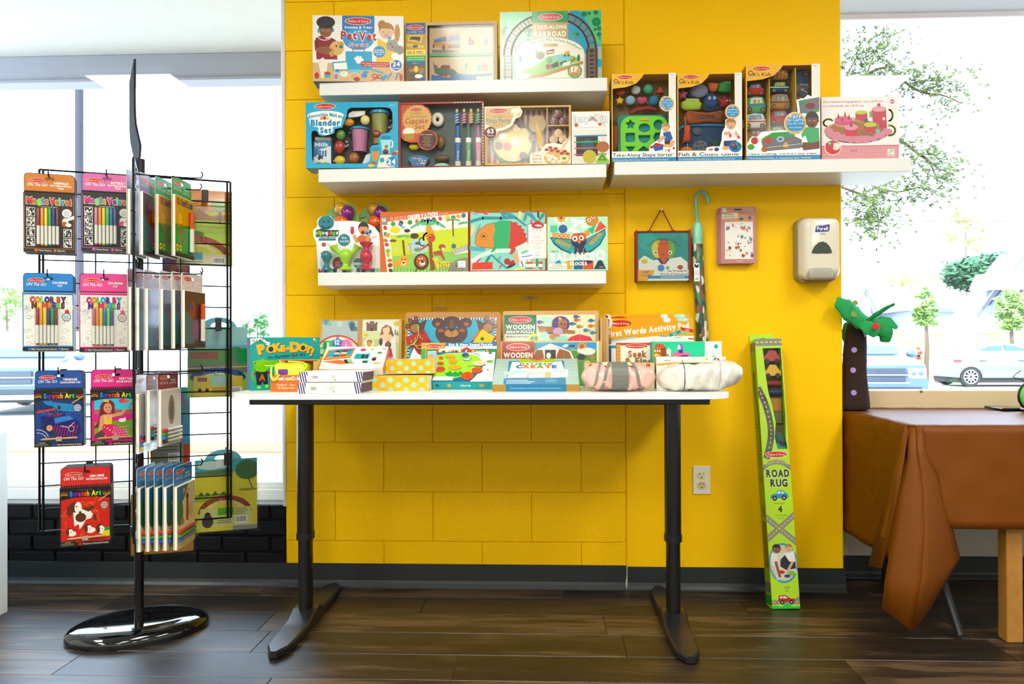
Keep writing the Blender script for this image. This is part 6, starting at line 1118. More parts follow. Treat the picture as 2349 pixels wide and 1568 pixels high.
# jigsaw boards
def jig(lab, xl, xr, yt, Y, art, bc, nm, num, ncol, draw, y0):
    P = carton('jigsaw_puzzle', lab, 'puzzle', xl, xr, yt, Y, DZ, .018, 'c39a58', art, lean=7, rounded=.006, group=None); a = P.a
    x0 = art[0] + 25; a.r(art[0] + 30, y0, art[2] - 55, art[3], 'd8e4c0'); draw(a)
    a.r(x0, y0, x0 + 530, y0 + 290, bc).logo(x0 + 262, y0 + 72, 192, 52).t('WOODEN', x0 + 262, y0 + 180, 68, 'e2ead6', w=480, wt=.05).t('JIGSAW PUZZLE', x0 + 262, y0 + 252, 38, 'eef0e0', w=470, wt=.05)
    a.r(x0, y0 + 290, x0 + 530, y0 + 350, 'e6e2cc').t(nm, x0 + 215, y0 + 325, 28, bc, w=380, wt=.04).e(x0 + 485, y0 + 370, 96, 92, 'f0d81c').t(num, x0 + 485, y0 + 350, 66, ncol, w=130, wt=.05).t('PIECES', x0 + 485, y0 + 412, 20, ncol, w=110, wt=.02)
    rj = random.Random(4)
    for i in range(1, 8): a.l([(x0 + 560 + 115 * i, y0 + 5), (x0 + 556 + 115 * i, y0 + 430)], 3, 'a8b094')
    a.l([(x0 + 560, y0 + 110), (art[2] - 60, y0 + 108)], 3, 'a8b094').l([(x0 + 560, y0 + 260), (art[2] - 60, y0 + 262)], 3, 'a8b094')
    P.fin(print_mat(.35, .2)); return P
def mer(a):
    a.r(860, 150, 1830, 900, 'e2e8c0').e(1000, 300, 180, 130, 'bfe4cc').e(1100, 500, 300, 90, 'b8e4cc').e(1260, 290, 150, 120, '5a3a86').p('5a3a86', 1010, 390, 1140, 300, 1160, 440, 1060, 440).e(1290, 290, 76, 80, 'a0683c').p('a0683c', 870, 310, 1100, 330, 1240, 360, 1500, 390, 1490, 440, 1180, 430, 900, 380).e(1215, 400, 80, 60, 'c8a0c8').e(1160, 480, 90, 50, 'c08a50').e(1260, 530, 110, 60, '9adcc4').p('d84a5a', 1340, 560, 1420, 480, 1560, 440, 1740, 480, 1800, 560).star(1248, 212, 40, 18, 5, 'e0b020').e(1275, 285, 10, 14, '20140c').e(1330, 300, 10, 14, '20140c')
    for x, y, c in ((1510, 180, '3a6a9a'), (1755, 240, '3a6a9a'), (1450, 285, '3a6a9a'), (1670, 385, '4a7aa8'), (1780, 420, '4a8ab0'), (1520, 230, 'c86a3a'), (1750, 320, 'c87a3a'), (1560, 330, 'b07a30'), (910, 260, '6a4a96'), (940, 390, 'b0803a')): a.e(x, y, 44, 28, c).p(c, x + 36, y, x + 66, y - 24, x + 66, y + 24)
def barn(a):
    a.r(330, 600, 1850, 1200, '4a8a1c').r(860, 605, 1850, 690, '2a9ad0').e(1610, 655, 76, 46, 'e89010').e(1610, 655, 40, 30, 'a85a10').p('f0eee2', 860, 700, 1090, 615, 1420, 720, 1500, 870, 680, 870).p('a8401c', 880, 720, 1090, 640, 1400, 730, 1470, 870, 720, 870).p('f0eee2', 950, 690, 1090, 640, 1240, 690, 1200, 760, 1180, 830, 990, 830, 980, 760).r(1000, 700, 1180, 830, '20180e').e(1060, 780, 40, 40, 'e8e4d8').e(1320, 790, 80, 76, '8a5a24').e(890, 760, 60, 60, '8a5a24').e(1700, 725, 130, 50, 'ece8dc').e(1560, 715, 30, 30, 'ece8dc').l([(1620, 770), (1620, 800)], 14, 'ece8dc').l([(1780, 770), (1780, 800)], 14, 'ece8dc').e(1600, 800, 80, 40, '1c2a14').star(1780, 805, 50, 20, 5, 'c86a14').e(1690, 870, 50, 20, 'e0c818').l([(1430, 705), (1850, 700)], 8, 'e8e8e0').e(1440, 650, 60, 14, '20241c').p('f4f4f0', 1280, 660, 1340, 625, 1400, 640, 1340, 670)
for i in range(3):
    P = carton('puzzle_board', ('bare wooden puzzle board edge furthest back behind the mermaid puzzle', 'bare wooden puzzle board edge in the middle behind the mermaid puzzle', 'bare wooden puzzle board edge directly behind the mermaid puzzle')[i], 'puzzle', 1146 + 2 * i, 1376, 729 - 3 * i, -.17 - .022 * i, DZ, .014, 'b98d4c', (0, 0, 10, 10), lean=7, rounded=.005, group='bare wooden puzzle boards')
jig('wooden mermaid jigsaw puzzle with a green name label', 1152.8, 1374.5, 712.6, -.255, (305, 90, 1885, 1180), '0f6a48', 'MERMAID FANTASEA', '48', '1f8a84', mer, 150)
def barn2(a): barn(a)
jig('wooden barnyard jigsaw puzzle with a red name label', 1148, 1382, 781.5, -.33, (270, 580, 1940, 1180), '9c2a1a', 'BARNYARD', '24', '5a2a10', barn2, 592)
# play draw create
P = carton('craft_set', 'shrink-wrapped drawing kit with blue paper band, lying at the desk front', 'craft set', 1129, 1329, 822.5, -.735, DZ, .024, 'a9c4bd', (130, 872, 1630, 1292), lean=70, dz=.0); a = P.a
a.bgd('aac8c0')
for i in range(24):
    for j in range(7): a.e(150 + 64 * i + (32 if j % 2 else 0), 895 + 58 * j, 16, 5, 'c2a46a', 6)
a.r(370, 910, 1390, 1292, '2a8ab0').p('f2f4ee', 430, 930, 1340, 920, 1430, 1180, 380, 1190).r(570, 872, 1210, 940, 'a8cc14').logo(895, 888, 170, 18).t('PLAY-DRAW', 880, 962, 26, '2a3428', w=600, wt=.05).t('CREATE', 880, 1008, 50, ['2a6ab0', 'e0902a', 'd8702a', '6aa83a', 'd8702a', '2a7ac0'], w=740, wt=.08).p('bcd8d8', 300, 1080, 420, 1090, 560, 1060, 900, 1100, 600, 1130, 400, 1140, 300, 1140).p('d8b878', 730, 1120, 1150, 1100, 1140, 1190, 720, 1190).p('f4f4f0', 1150, 1060, 1450, 1050, 1440, 1180, 1140, 1190).p('f4f4f0', 760, 1130, 1040, 1115, 1040, 1180, 750, 1190)
for i in range(4): a.l([(1190 + 60 * i, 1070), (1200 + 60 * i, 1095)], 10, 'c86a4a')
a.r(320, 1200, 1400, 1292, '1f7fae').lines(370, 1225, 860, 3, 22, 8, 'cfe8f0').lines(1050, 1225, 1300, 2, 22, 6, '9accde'); P.fin(print_mat(.2, .2))
def sp(b, h): b.bgd('b8924e'); [b.l([(0, h * .25 * i), (100, h * .25 * i)], h * .04, '8a6a34') for i in range(1, 4)]; b.r(15.5, 0, 85, h, '0c7fae'); b.t('Natural Play products are a hands-on way for kids to discover the world around them', 50, h * .52, h * .16, 'e4f0f4', w=58, wt=0)
spine_print(P, sp)
# word pads
for i, (xl, xr, yt, Y, lab) in enumerate(((1388, 1588, 720.5, -.20, 'yellow first words activity pad, rear one peeking over its twin'), (1391, 1595, 729, -.24, 'yellow first words activity pad, front one with white glare'))):
    P = carton('activity_pad', lab, 'book', xl, xr, yt, Y, DZ, .012, 'f2ead8', (135, 195, 1512, 1180), lean=10, group='first words activity pads'); a = P.a
    a.bgd('eaa618').e(370, 275, 170, 50, 'c8382c').t('Melissa & Doug', 370, 275, 34, 'f4e0d0', w=270, sh=.15).t('First Words Activity Pad', 800, 370, 90, 'fbf7ee', w=1290, rot=-6, wt=.05, o='c88a10', ow=.01)
    a.e(190, 260, 50, 90, 'f0ece0').p('7a4a24', 150, 200, 200, 215, 185, 330, 160, 330).e(1350, 220, 100, 30, 'b8e0cc').e(1380, 218, 16, 12, 'f4f4f0').e(1100, 225, 60, 40, 'dfe8e4').p('f0f0ea', 140, 545, 900, 470, 1512, 470, 1512, 1180, 140, 1180).p('1f98a8', 1120, 440, 1300, 378, 1316, 425, 1135, 485).t('bear', 1215, 430, 26, 'e0f0f0', rot=-20).p('c03a28', 1320, 335, 1510, 375, 1505, 420, 1312, 380).t('night', 1415, 378, 26, 'f0d8d0', rot=12).p('7cc89a', 1270, 450, 1370, 405, 1470, 420, 1360, 450).l([(980, 465), (1095, 475)], 20, '6ab0d0').l([(1210, 495), (1320, 490)], 18, '9ad8b8').l([(1425, 508), (1510, 515)], 20, 'c85a4a').p('8a7a98', 140, 500, 225, 510, 215, 590, 150, 595).r(150, 610, 215, 1180, '1a5a8c').r(205, 610, 600, 650, '2a98b0').l([(230, 540), (600, 490)], 26, 'a8d4dc'); P.fin(print_mat(.16, .3))
P = carton('puzzle_board', 'bare wooden boards leaning between mermaid puzzle and word pads', 'puzzle', 1378, 1397, 728, -.30, DZ, .12, 'bd9250', (0, 0, 10, 10), lean=5)
for dx in (-.006, .002): MB().box(dx, -.0004, .002, dx + .0012, .0004, P.h - .002).build('gap_line', mat('3a2a14', .8), P.o)
# seek and find book
P = carton('activity_book', 'brown bordered seek and find book tucked behind the green house box', 'book', 1415, 1530, 785.7, -.42, DZ, .02, '9a5a1c', (300, 573, 1070, 1180), lean=8); a = P.a
a.bgd('c07a24').r(300, 573, 1070, 612, 'a8481c').r(362, 612, 1070, 1180, 'f0ead6')
for i in range(9): a.r(305, 600 + 52 * i, 365, 626 + 52 * i, 'd89a2c')
a.logo(610, 622, 182, 36).t('Seek', 625, 730, 92, 'a8601c', w=290, wt=.05).t('& Find', 640, 830, 92, '8a5a1c', w=430, wt=.05); P.fin()
# green house box
P = carton('toy_box', 'green toy house box with orange house and purple owl pictures', 'toy box', 1497, 1655.5, 783, -.50, DZ, .07, '0fc490', (850, 560, 1918, 1180)); a = P.a
a.bgd('06c892').r(1660, 560, 1918, 1180, 'e8ece4').p('c8501c', 870, 640, 900, 588, 1010, 590, 1055, 640, 985, 650).p('b0560f', 870, 650, 985, 650, 985, 755, 870, 755).p('8a3a0c', 985, 650, 1058, 640, 1058, 755, 985, 755).p('e0cc10', 862, 755, 900, 710, 985, 755).r(860, 758, 1140, 790, 'b8640f')
for x in (888, 925, 960): a.e(x, 685, 11, 16, 'f0e8d8')
a.p('f0dcc0', 1068, 680, 1100, 640, 1140, 680, 1130, 760, 1075, 760).e(1082, 740, 16, 14, 'd81a5a').p('d870a8', 1165, 710, 1250, 690, 1425, 712, 1420, 785, 1170, 785).r(1290, 745, 1395, 785, '141a20').r(1185, 740, 1240, 785, 'd8984a').e(1278, 650, 44, 60, '8a5ab0').e(1262, 640, 28, 40, 'd0c0dc').p('5a2a8a', 1250, 670, 1320, 670, 1320, 715, 1260, 715).e(1832, 627, 32, 30, '1fa890').t('londji', 1795, 710, 26, '8ac0b8', w=160, wt=0).e(1795, 762, 14, 14, '8a3a1c'); P.fin()
edge_col(P, '4a8a78', -1, 'end_panel'); MB().box(-P.w / 2 + .002, .002, P.h, P.w / 2 - .002, P.d - .002, P.h + .0005).build('top_panel', mat('d8d0b8', .5), P.o)
# white craft box
P = carton('craft_box', 'white box with price tag and leaf motif behind the white bundle', 'box', 1505.7, 1665, 818, -.56, DZ, .05, 'f2f1ea', (908, 790, 1982, 1330)); a = P.a
a.bgd('f3f2ec').t('$9.00', 1080, 852, 26, '3a3a30', w=90).p('eaa820', 920, 905, 1640, 835, 1680, 850, 1600, 880, 920, 940).p('f0d010', 1645, 860, 1680, 800, 1742, 862).e(1810, 835, 20, 46, '3aaac0', rot=25).e(1872, 850, 20, 48, 'c8691c', rot=-30); P.fin(); edge_col(P, 'c79a4a', -1, 'end_panel')
# beige box
P = carton('box', 'beige flat box with orange dots behind the pink bundle', 'box', 1341, 1501.5, 832, -.585, DZ, .11, 'cfc4a4', (1640, 940, 2790, 1400)); a = P.a
a.bgd('d3c8a9').e(1745, 985, 36, 30, 'd2501c').e(2690, 985, 36, 34, 'd2501c').r(1930, 965, 2500, 1030, 'd8c47a'); P.fin(); MB().box(-P.w / 2 + .001, .001, P.h, P.w / 2 - .001, P.d - .001, P.h + .0005).build('lid_panel', mat('a8772c', .5), P.o)
# wrapped soft bundles
def bundle(name, lab, xl, xr, yt, yb, Y, col, dep, seed, tip=0):
    c0, c1 = atY(xl, (yt + yb) / 2, Y), atY(xr, (yt + yb) / 2, Y); w = c1.x - c0.x; h = atY((xl + xr) / 2, yt, Y - .02).z - DZ
    mb = MB(); nu, nv = 56, 32; rs = random.Random(seed); ph = [rs.random() * 6 for _ in range(6)]
    vs = []
    for i in range(nu + 1):
        u = -1 + 2 * i / nu; e = max(1 - abs(u) ** 3.6, 0) ** .55
        for j in range(nv):
            q = 2 * math.pi * j / nv; cy, sz = math.cos(q), math.sin(q); s_ = 1 + .04 * math.sin(7 * u + 3 * q + ph[0]) + .035 * math.sin(14 * u - 5 * q + ph[1]) + .03 * math.sin(25 * u + 4 * q + ph[2]) - .02
            cy = math.copysign(abs(cy) ** .8, cy); sz = math.copysign(abs(sz) ** .8, sz)
            vs.append((u * w / 2, cy * dep / 2 * (e * s_ + .02), max(h / 2 + sz * h / 2 * (e * s_ * .98 + .03) + tip * h * u * abs(u) * .16, .0015)))
    fs = [(i * nv + j, i * nv + (j + 1) % nv, (i + 1) * nv + (j + 1) % nv, (i + 1) * nv + j) for i in range(nu) for j in range(nv)]
    fs += [tuple(range(nv))[::-1], tuple(nu * nv + j for j in range(nv))]
    o = mb.add(vs, fs).build(name, mat(col, .22, coat=.5, bump=.25, bscale=30), smooth=80); o.location = ((c0.x + c1.x) / 2, Y + dep * .1, DZ); reg(o, lab, 'soft toy pack')
    return o, w, h, dep
def band(o, w, h, dep, u0, u1, wd, col, name):
    """strap wrapped over the front of a bundle from u0 (top) to u1 (bottom)"""
    vs = []; n = 14
    for i in range(n + 1):
        t = i / n; q = R(100 - 190 * t); u = u0 + (u1 - u0) * t; e = max(1 - abs(u) ** 3.6, 0) ** .55
        sz = math.sin(q); cy = -math.cos(q); sz = math.copysign(abs(sz) ** .8, sz); cy = math.copysign(abs(cy) ** .8, cy)
        for s_ in (-1, 1): vs.append((u * w / 2 + s_ * wd / 2, cy * dep / 2 * (e * 1.035 + .03) - .002, max(h / 2 + sz * h / 2 * (e * 1.02 + .035), .001) + .001))
    MB().add(vs, [(2 * i, 2 * i + 1, 2 * i + 3, 2 * i + 2) for i in range(n)]).build(name, mat(col, .4), o)
o, w, h, d = bundle('soft_bundle', 'plastic-wrapped pink cloth bundle with grey straps', 1333, 1505, 832, 898, -.71, 'dcae9f', .13, 1)
band(o, w, h, d, .0, .02, .052, '6a6d64', 'grey_strap'); band(o, w, h, d, -.45, -.75, .007, '7a7c74', 'grey_cord'); band(o, w, h, d, -.2, -.55, .009, '74766c', 'grey_cord'); band(o, w, h, d, .3, .62, .010, '74766c', 'grey_cord')
pp = MB().add([(-w * .22, -.018, h * .985), (w * .20, -.018, h * .985), (w * .22, -.052, h * .87), (-w * .2, -.052, h * .87)], [(0, 1, 2, 3)]).build('paper_header', mat('e0d4a8', .4), o); pp.location.z = .004
o, w, h, d = bundle('soft_bundle', 'plastic-wrapped white cushion overhanging the desk corner', 1508, 1706, 827, 898, -.715, 'cfcdc2', .14, 2, tip=.7)
band(o, w, h, d, -.45, -.42, .0025, '24302e', 'dark_cord'); band(o, w, h, d, .42, .33, .0012, '5a605a', 'dark_cord')
pp = MB().add([(-w * .28, -.018, h * .985), (w * .12, -.018, h * .985), (w * .12, -.048, h * .9), (-w * .28, -.048, h * .9)], [(0, 1, 2, 3)]).build('paper_header', mat('d8dcc0', .4), o); pp.location.z = .004

# ================================================================== things on the wall
# cloth book bag
p0_, p1_ = atY(1460, 530, -.05), atY(1583, 645, -.05); w, h = p1_.x - p0_.x, p0_.z - p1_.z
bg_ = reg(empty('book_bag', ((p0_.x + p1_.x) / 2, -.003, p1_.z)), 'red-edged clear bag with a teal cloth balloon book, hung by red cord', 'toy bag')
RED = mat('8f1414', .6, name='red_piping')
MB().box(-w / 2 + .004, -.040, .012, w / 2 - .004, -.006, h - .012, .006).build('cloth_book', mat('1c8a80', .8), bg_, smooth=50)
for x in (-w / 2, w / 2):
    for y in (-.002, -.047): MB().tube([(x, y, 0), (x, y, h + .004)], .0042, 8).build('piping', RED, bg_, smooth=60)
MB().tube([(-w / 2, -.047, h - .002), (w / 2, -.047, h - .002)], .0028, 8).build('piping', RED, bg_, smooth=60)
for x in (-w / 2 + .001, w / 2 - .001): MB().box(x - .001, -.046, .002, x + .001, -.004, h).build('side_gusset', mat('7a1212', .6), bg_)
MB().box(-w / 2, -.048, .001, w / 2, -.0476, h - .001).build('clear_front', CLEAR, bg_)
b = Art(140, 450, 590, 880, w - .008, h - .008); b.bgd('2a9a92').e(220, 520, 80, 90, '3aaaa0').e(500, 600, 70, 120, '2a8c88').p('f0f0ec', 150, 700, 200, 655, 280, 700, 330, 690, 460, 680, 520, 670, 580, 720, 580, 880, 150, 880)
b.e(370, 610, 98, 96, '3a2a4a').p('4a2a5a', 300, 670, 450, 650, 385, 735, 350, 735).e(320, 600, 55, 80, 'e0cc1c').e(420, 605, 50, 80, '6ab03a').e(370, 605, 52, 90, 'd8501a').p('d8501a', 325, 660, 415, 660, 375, 735).e(300, 628, 18, 18, 'f0f0ea').e(302, 630, 9, 9, '141414').e(428, 632, 18, 18, 'f0f0ea').e(426, 634, 9, 9, '141414').e(368, 650, 10, 7, '8a2a14').t('The Wonderful World of', 370, 510, 26, '12302e', w=330, arc=190, wt=0).t('PEEKABOO!', 372, 548, 18, '6a2a14', w=120, wt=0)
b.e(202, 708, 30, 20, 'e0cc20').e(515, 762, 26, 20, 'a85a2a').e(405, 766, 14, 12, '4a9a4a').r(140, 785, 590, 880, 'f0efe6').p('eab020', 140, 785, 290, 785, 280, 830, 220, 880, 140, 880).r(230, 835, 590, 862, '1a90c8').logo(215, 803, 44, 10).t("K's Kids", 215, 832, 16, '201808', w=80).t('The Wonderful', 485, 793, 20, '141410', w=175).t('World of Peekaboo!', 458, 822, 20, '141410', w=240).e(347, 768, 36, 36, 'f0e8d0').e(347, 768, 30, 30, '1a90c8').lines(345, 845, 580, 1, 8, 6, 'd8ecf0')
bo = b.build('book_print', bg_, -.0412); bo.location.z = .004
nail = atY(1516, 481, 0); nx, nzz = nail.x - bg_.location.x, nail.z - bg_.location.z
for x in (-w * .25, w * .2): MB().box(x - .009, -.030, h - .004, x + .009, -.018, h + .006, .002).build('cord_tab', RED, bg_)
MB().tube([(-w * .25, -.024, h + .004), (nx - .002, -.012, nzz), (nx + .002, -.012, nzz), (w * .2, -.024, h + .004)], .0022, 8).build('hang_cord', RED, bg_, smooth=60)
reg(MB().lathe([(.0022, 0), (.0022, .016), (.0045, .017), (.0045, .019)], 10).xf(Matrix.Rotation(R(90), 4, 'X')).build('wall_hook', mat('b0a898', .3, .9), loc=(nail.x, -.001, nail.z - .002)), 'small silver wall hook above the red-edged bag', 'hook')
# umbrella
um = reg(empty('umbrella', (0, 0, 0)), 'child umbrella with mint hook handle in a clear sleeve against the wall', 'umbrella')
def U(px, py, Y): return tuple(atY(px, py, Y))
MB().tube(bez([U(1600, 515, -.035), U(1597, 480, -.035), U(1596, 455, -.035), U(1602, 443, -.035), U(1612, 440, -.035), U(1621, 447, -.035), U(1623.5, 466, -.035)], 6), .0075, 10).build('hook_handle', mat('6fb8a0', .3, coat=.3), um, smooth=60)
def fold(name, pts, col, rr_):
    return MB().tube([U(*q) for q in pts], rr_, 12).build(name, col, um, smooth=50)
def brush(name, cs, scale):
    m = bpy.data.materials.new(name); m.use_nodes = True; nt = m.node_tree; b = nt.nodes['Principled BSDF']; tc = nt.nodes.new('ShaderNodeTexCoord'); v = nt.nodes.new('ShaderNodeTexVoronoi'); v.inputs['Scale'].default_value = scale
    mp = nt.nodes.new('ShaderNodeMapping'); mp.inputs['Scale'].default_value = (1.6, 1, .5); nt.links.new(tc.outputs['Object'], mp.inputs[0]); nt.links.new(mp.outputs[0], v.inputs[0])
    sp_ = nt.nodes.new('ShaderNodeSeparateColor'); nt.links.new(v.outputs['Color'], sp_.inputs[0]); cr = nt.nodes.new('ShaderNodeValToRGB'); cr.color_ramp.interpolation = 'CONSTANT'
    cr.color_ramp.elements[0].color = lin(cs[0]); cr.color_ramp.elements[1].color = lin(cs[-1]); cr.color_ramp.elements[1].position = 1 - 1 / len(cs)
    for i, c in enumerate(cs[1:-1]): e = cr.color_ramp.elements.new((i + 1) / len(cs)); e.color = lin(c)
    nt.links.new(sp_.outputs[0], cr.inputs[0]); nt.links.new(cr.outputs[0], b.inputs['Base Color']); b.inputs['Roughness'].default_value = .3; b.inputs['Coat Weight'].default_value = .6
    return m
fold('mint_canopy_top', [(1600, 512, -.036), (1600, 530, -.036), (1600, 560, -.037)], mat('7cc8a8', .35, coat=.5), [.019, .021, .022])
fold('printed_canopy', [(1600, 558, -.037), (1601, 590, -.038), (1603, 640, -.041), (1607, 700, -.045), (1610, 760, -.05), (1612, 830, -.056)], brush('jungle_print', ('1c3a30', '24503a', '8a4a2a', 'e0ddd0', '2a6a4a', '5a8a3a', '6a2c20', '16302c', '3a6a58'), 60), [.0215, .022, .0235, .0235, .025, .026])
wt_ = MB().box(-.011, -.001, 0, .011, 0, .072).build('paper_tag', mat('e8e8e2', .4), um, loc=tuple(Vector(U(1599, 645, -.066)))); wt_.rotation_euler = (0, R(-1.5), 0)
b = Art(0, 0, 30, 100, .022, .072); b.e(8, 12, 6, 8, '202422').e(22, 14, 6, 8, '202422').e(15, 18, 9, 8, '2a2e2c').lines(5, 40, 26, 5, 6, 2, '9a9a94').bar(5, 76, 26, 96, '303030'); b.build('tag_print', wt_, -.0012)
MB().tube([U(1600, 545, -.036), U(1602, 640, -.042), U(1612, 800, -.054), U(1614, 840, -.058)], [.0235, .0255, .029, .036], 14, cap=False).build('clear_sleeve', CLEAR, um, smooth=60)
# tattoo packs
for i in range(3):
    a0, a1 = atY(1650 - 3.2 * i, 477 + 1.2 * i, -.012), atY(1731 - 3.2 * i, 605 + .8 * i, -.012); w, h = a1.x - a0.x, a0.z - a1.z; y = -.030 + .010 * i
    tp = reg(MB().box(-w / 2, -.007, 0, w / 2, 0, h, .0006).build('tattoo_pack', mat('c48a86', .45), loc=((a0.x + a1.x) / 2, y, a1.z)), ('dusty pink temporary tattoo pack hung in front of two others', 'dusty pink temporary tattoo pack hung second in its stack', 'dusty pink temporary tattoo pack hung nearest the wall')[i], 'card pack', 'pink tattoo packs')
    a = Art(830, 220, 1180, 730, w, h); a.bgd('c58c88').p('d8a070', 890, 250, 1160, 300, 1165, 355, 940, 390, 930, 340, 860, 345).p('dca878', 930, 370, 1060, 330, 1100, 345, 1000, 385).t('TATTOOS', 1100, 245, 34, 'e4c0b8', w=105, wt=0).rr(965, 238, 1038, 252, 6, '1c1a1a').r(847, 232, 888, 268, 'dfe4d0').l([(855, 252), (880, 240)], 5, '6a9a5a').p('e6e2c8', 842, 285, 1000, 275, 1000, 320, 845, 328).t('WARNING', 915, 290, 14, '4a4a40', w=90).lines(850, 305, 990, 2, 9, 4, '8a8a78').t('$7.99', 1030, 273, 14, '2a2a2a', w=44).r(872, 355, 1150, 690, 'f2efe8').t('DJECO', 1018, 708, 10, 'f0dcd4', w=60)
    rt = random.Random(9)
    for j in range(34): a.e(885 + rt.random() * 255, 370 + rt.random() * 305, 6 + rt.random() * 13, 5 + rt.random() * 9, rt.choice(('c89a8a', 'b8605a', 'd8b04a', '7aa8a0', '6a7a9a', '8a5a6a', 'e0c0b0')), 8, rt.random() * 90)
    for x, y, c_ in ((905, 410, '6a7a9a'), (1060, 415, 'c87a6a'), (1040, 490, '4a8a8a'), (1005, 585, 'b8784a'), (920, 590, '8a4a5a'), (1050, 660, '9a4a2a'), (1130, 515, '5a9a8a'), (1140, 662, '7a4a7a')): a.star(x, y, 22, 12, 6, c_)
    a.e(1035, 330, 22, 12, '3a5a8a').star(1118, 320, 24, 12, 4, '3a6a9a')
    a.build('card_print', tp, -.0073)
# price tag stickers on the blocks
for px, py, w, lab in ((1217, 683, .065, 'small cream price sticker on the yellow wall under the lowest shelf'), (1010, 708, .055, 'small painted-over sticker on the yellow wall behind the bear board')):
    p = atY(px, py, 0); tg = reg(MB().box(-w / 2, -.002, -.009, w / 2, -.0007, .009).build('price_tag', mat('d8a428' if px < 1100 else 'd9ae3c', .5), loc=p), lab, 'price tag')
    if px > 1100: b = Art(0, 0, 100, 28, w, .018); b.t('$9.99', 50, 14, 12, '6a4a10', w=36); b.build('tag_print', tg, -.0022).location.z = -.009
# ================================================================== road rug box leaning on the wall
B = atZ(1804, 1398, .001); T = atY(1762, 779, -.085); up = (T - B); Lr = up.length; up.normalize(); xa = Vector((1, .03, 0)); xa = (xa - up * xa.dot(up)).normalized(); ya = up.cross(xa)
Wd, Dp = .104, .075
rr_ = reg(empty('road_rug_box', (0, 0, 0)), 'tall lime green road rug box leaning against the yellow column', 'toy box')
rr_.matrix_world = Matrix(((xa.x, ya.x, up.x, B.x), (xa.y, ya.y, up.y, B.y + .001), (xa.z, ya.z, up.z, B.z + .004), (0, 0, 0, 1)))
art = (0, 0, 260, 2470)                                  # sketch: 260 wide, full height
Xc = lambda u: (u - 130) * Wd / 260
Zc = lambda v: Lr - v * Lr / 2470
hole = [(70, 90), (248, 90), (248, 740), (235, 950), (245, 1040), (150, 1040), (130, 930), (150, 800), (128, 640), (96, 500), (80, 300)]
bx = MB().prism([(-Wd / 2, 0), (Wd / 2, 0), (Wd / 2, Lr), (-Wd / 2, Lr)], 0, .0012, holes=[[(Xc(u), Zc(v)) for u, v in hole]]); t = .0012
bx.box(-Wd / 2, t, 0, -Wd / 2 + t, Dp, Lr).box(Wd / 2 - t, t, 0, Wd / 2, Dp, Lr).box(-Wd / 2, t, 0, Wd / 2, Dp, t).box(-Wd / 2, t, Lr - t, Wd / 2, Dp, Lr).box(-Wd / 2, Dp - t, 0, Wd / 2, Dp, Lr)
bx.build('carton', mat('a9d80a', .4), rr_)
hg = MB().prism([(-Wd / 2, Lr - .01), (Wd / 2 * .9, Lr - .01), (Wd / 2 * .9, Lr + .03), (-Wd / 2, Lr + .03)], Dp, Dp + .0015, holes=[circ(0, Lr + .012, .014, .004, 12)]).build('hang_tab', mat('a0d00a', .45), rr_)
a = Art(*art, Wd, Lr); P = Pack(); P.a = a; ring(P, 'b0dd0e', art, hole)
a.r(0, 0, 260, 68, '7b7f7c')
for i in range(6): a.r(10 + 45 * i, 26, 34 + 45 * i, 40, 'e8cc10')
rd = bez([(0, 470, 0), (60, 620, 0), (95, 800, 0), (90, 950, 0), (40, 1120, 0)], 8); a.l([(q.x, q.y) for q in rd], 62, '83867f')
for i in range(1, len(rd) - 1, 2): a.l([(rd[i].x, rd[i].y), (rd[i + 1].x * .6 + rd[i].x * .4, rd[i + 1].y * .6 + rd[i].y * .4)], 9, 'e8cc10')
a.logo(135, 1090, 108, 30).p('83867f', 0, 1190, 60, 1150, 130, 1138, 200, 1150, 260, 1190, 260, 1240, 190, 1190, 130, 1180, 60, 1190, 0, 1240).t("'ROUND THE TOWN", 132, 1160, 18, 'e8cc10', w=225, arc=300, wt=.01).t('ROAD', 135, 1262, 66, '16181a', w=220, o='f0f4e0', ow=.03, wt=.05).t('RUG', 140, 1350, 66, '16181a', w=165, o='f0f4e0', ow=.03, wt=.05)
a.p('2f8fb0', 50, 1470, 70, 1455, 100, 1450, 125, 1420, 175, 1420, 205, 1445, 220, 1460, 220, 1490, 50, 1492).p('d0e8ee', 110, 1450, 130, 1427, 150, 1427, 150, 1450).p('d0e8ee', 158, 1427, 172, 1427, 190, 1448, 158, 1450).e(90, 1490, 24, 24, '1c1a1a').e(90, 1490, 9, 9, 'c8b8a0').e(180, 1486, 24, 24, '1c1a1a').e(180, 1486, 9, 9, 'c8b8a0')
a.t('INCLUDES', 135, 1538, 16, '4a5a10', w=95, wt=0).t('4', 135, 1588, 52, '14181a', wt=.05).t('WOODEN', 140, 1645, 16, '4a5a10', w=110, wt=0).t('CARS', 140, 1672, 16, '4a5a10', w=60, wt=0)
for p_, q_ in (((-10, 1660), (270, 1890)), ((-10, 1860), (270, 1640))):
    a.l([p_, q_], 54, '83867f')
for p_, q_ in (((-10, 1660), (270, 1890)), ((-10, 1860), (270, 1640))):
    for i in range(10): s_, e_ = i / 10 + .02, i / 10 + .075; a.l([(p_[0] + (q_[0] - p_[0]) * s_, p_[1] + (q_[1] - p_[1]) * s_), (p_[0] + (q_[0] - p_[0]) * e_, p_[1] + (q_[1] - p_[1]) * e_)], 8, 'e8cc10')
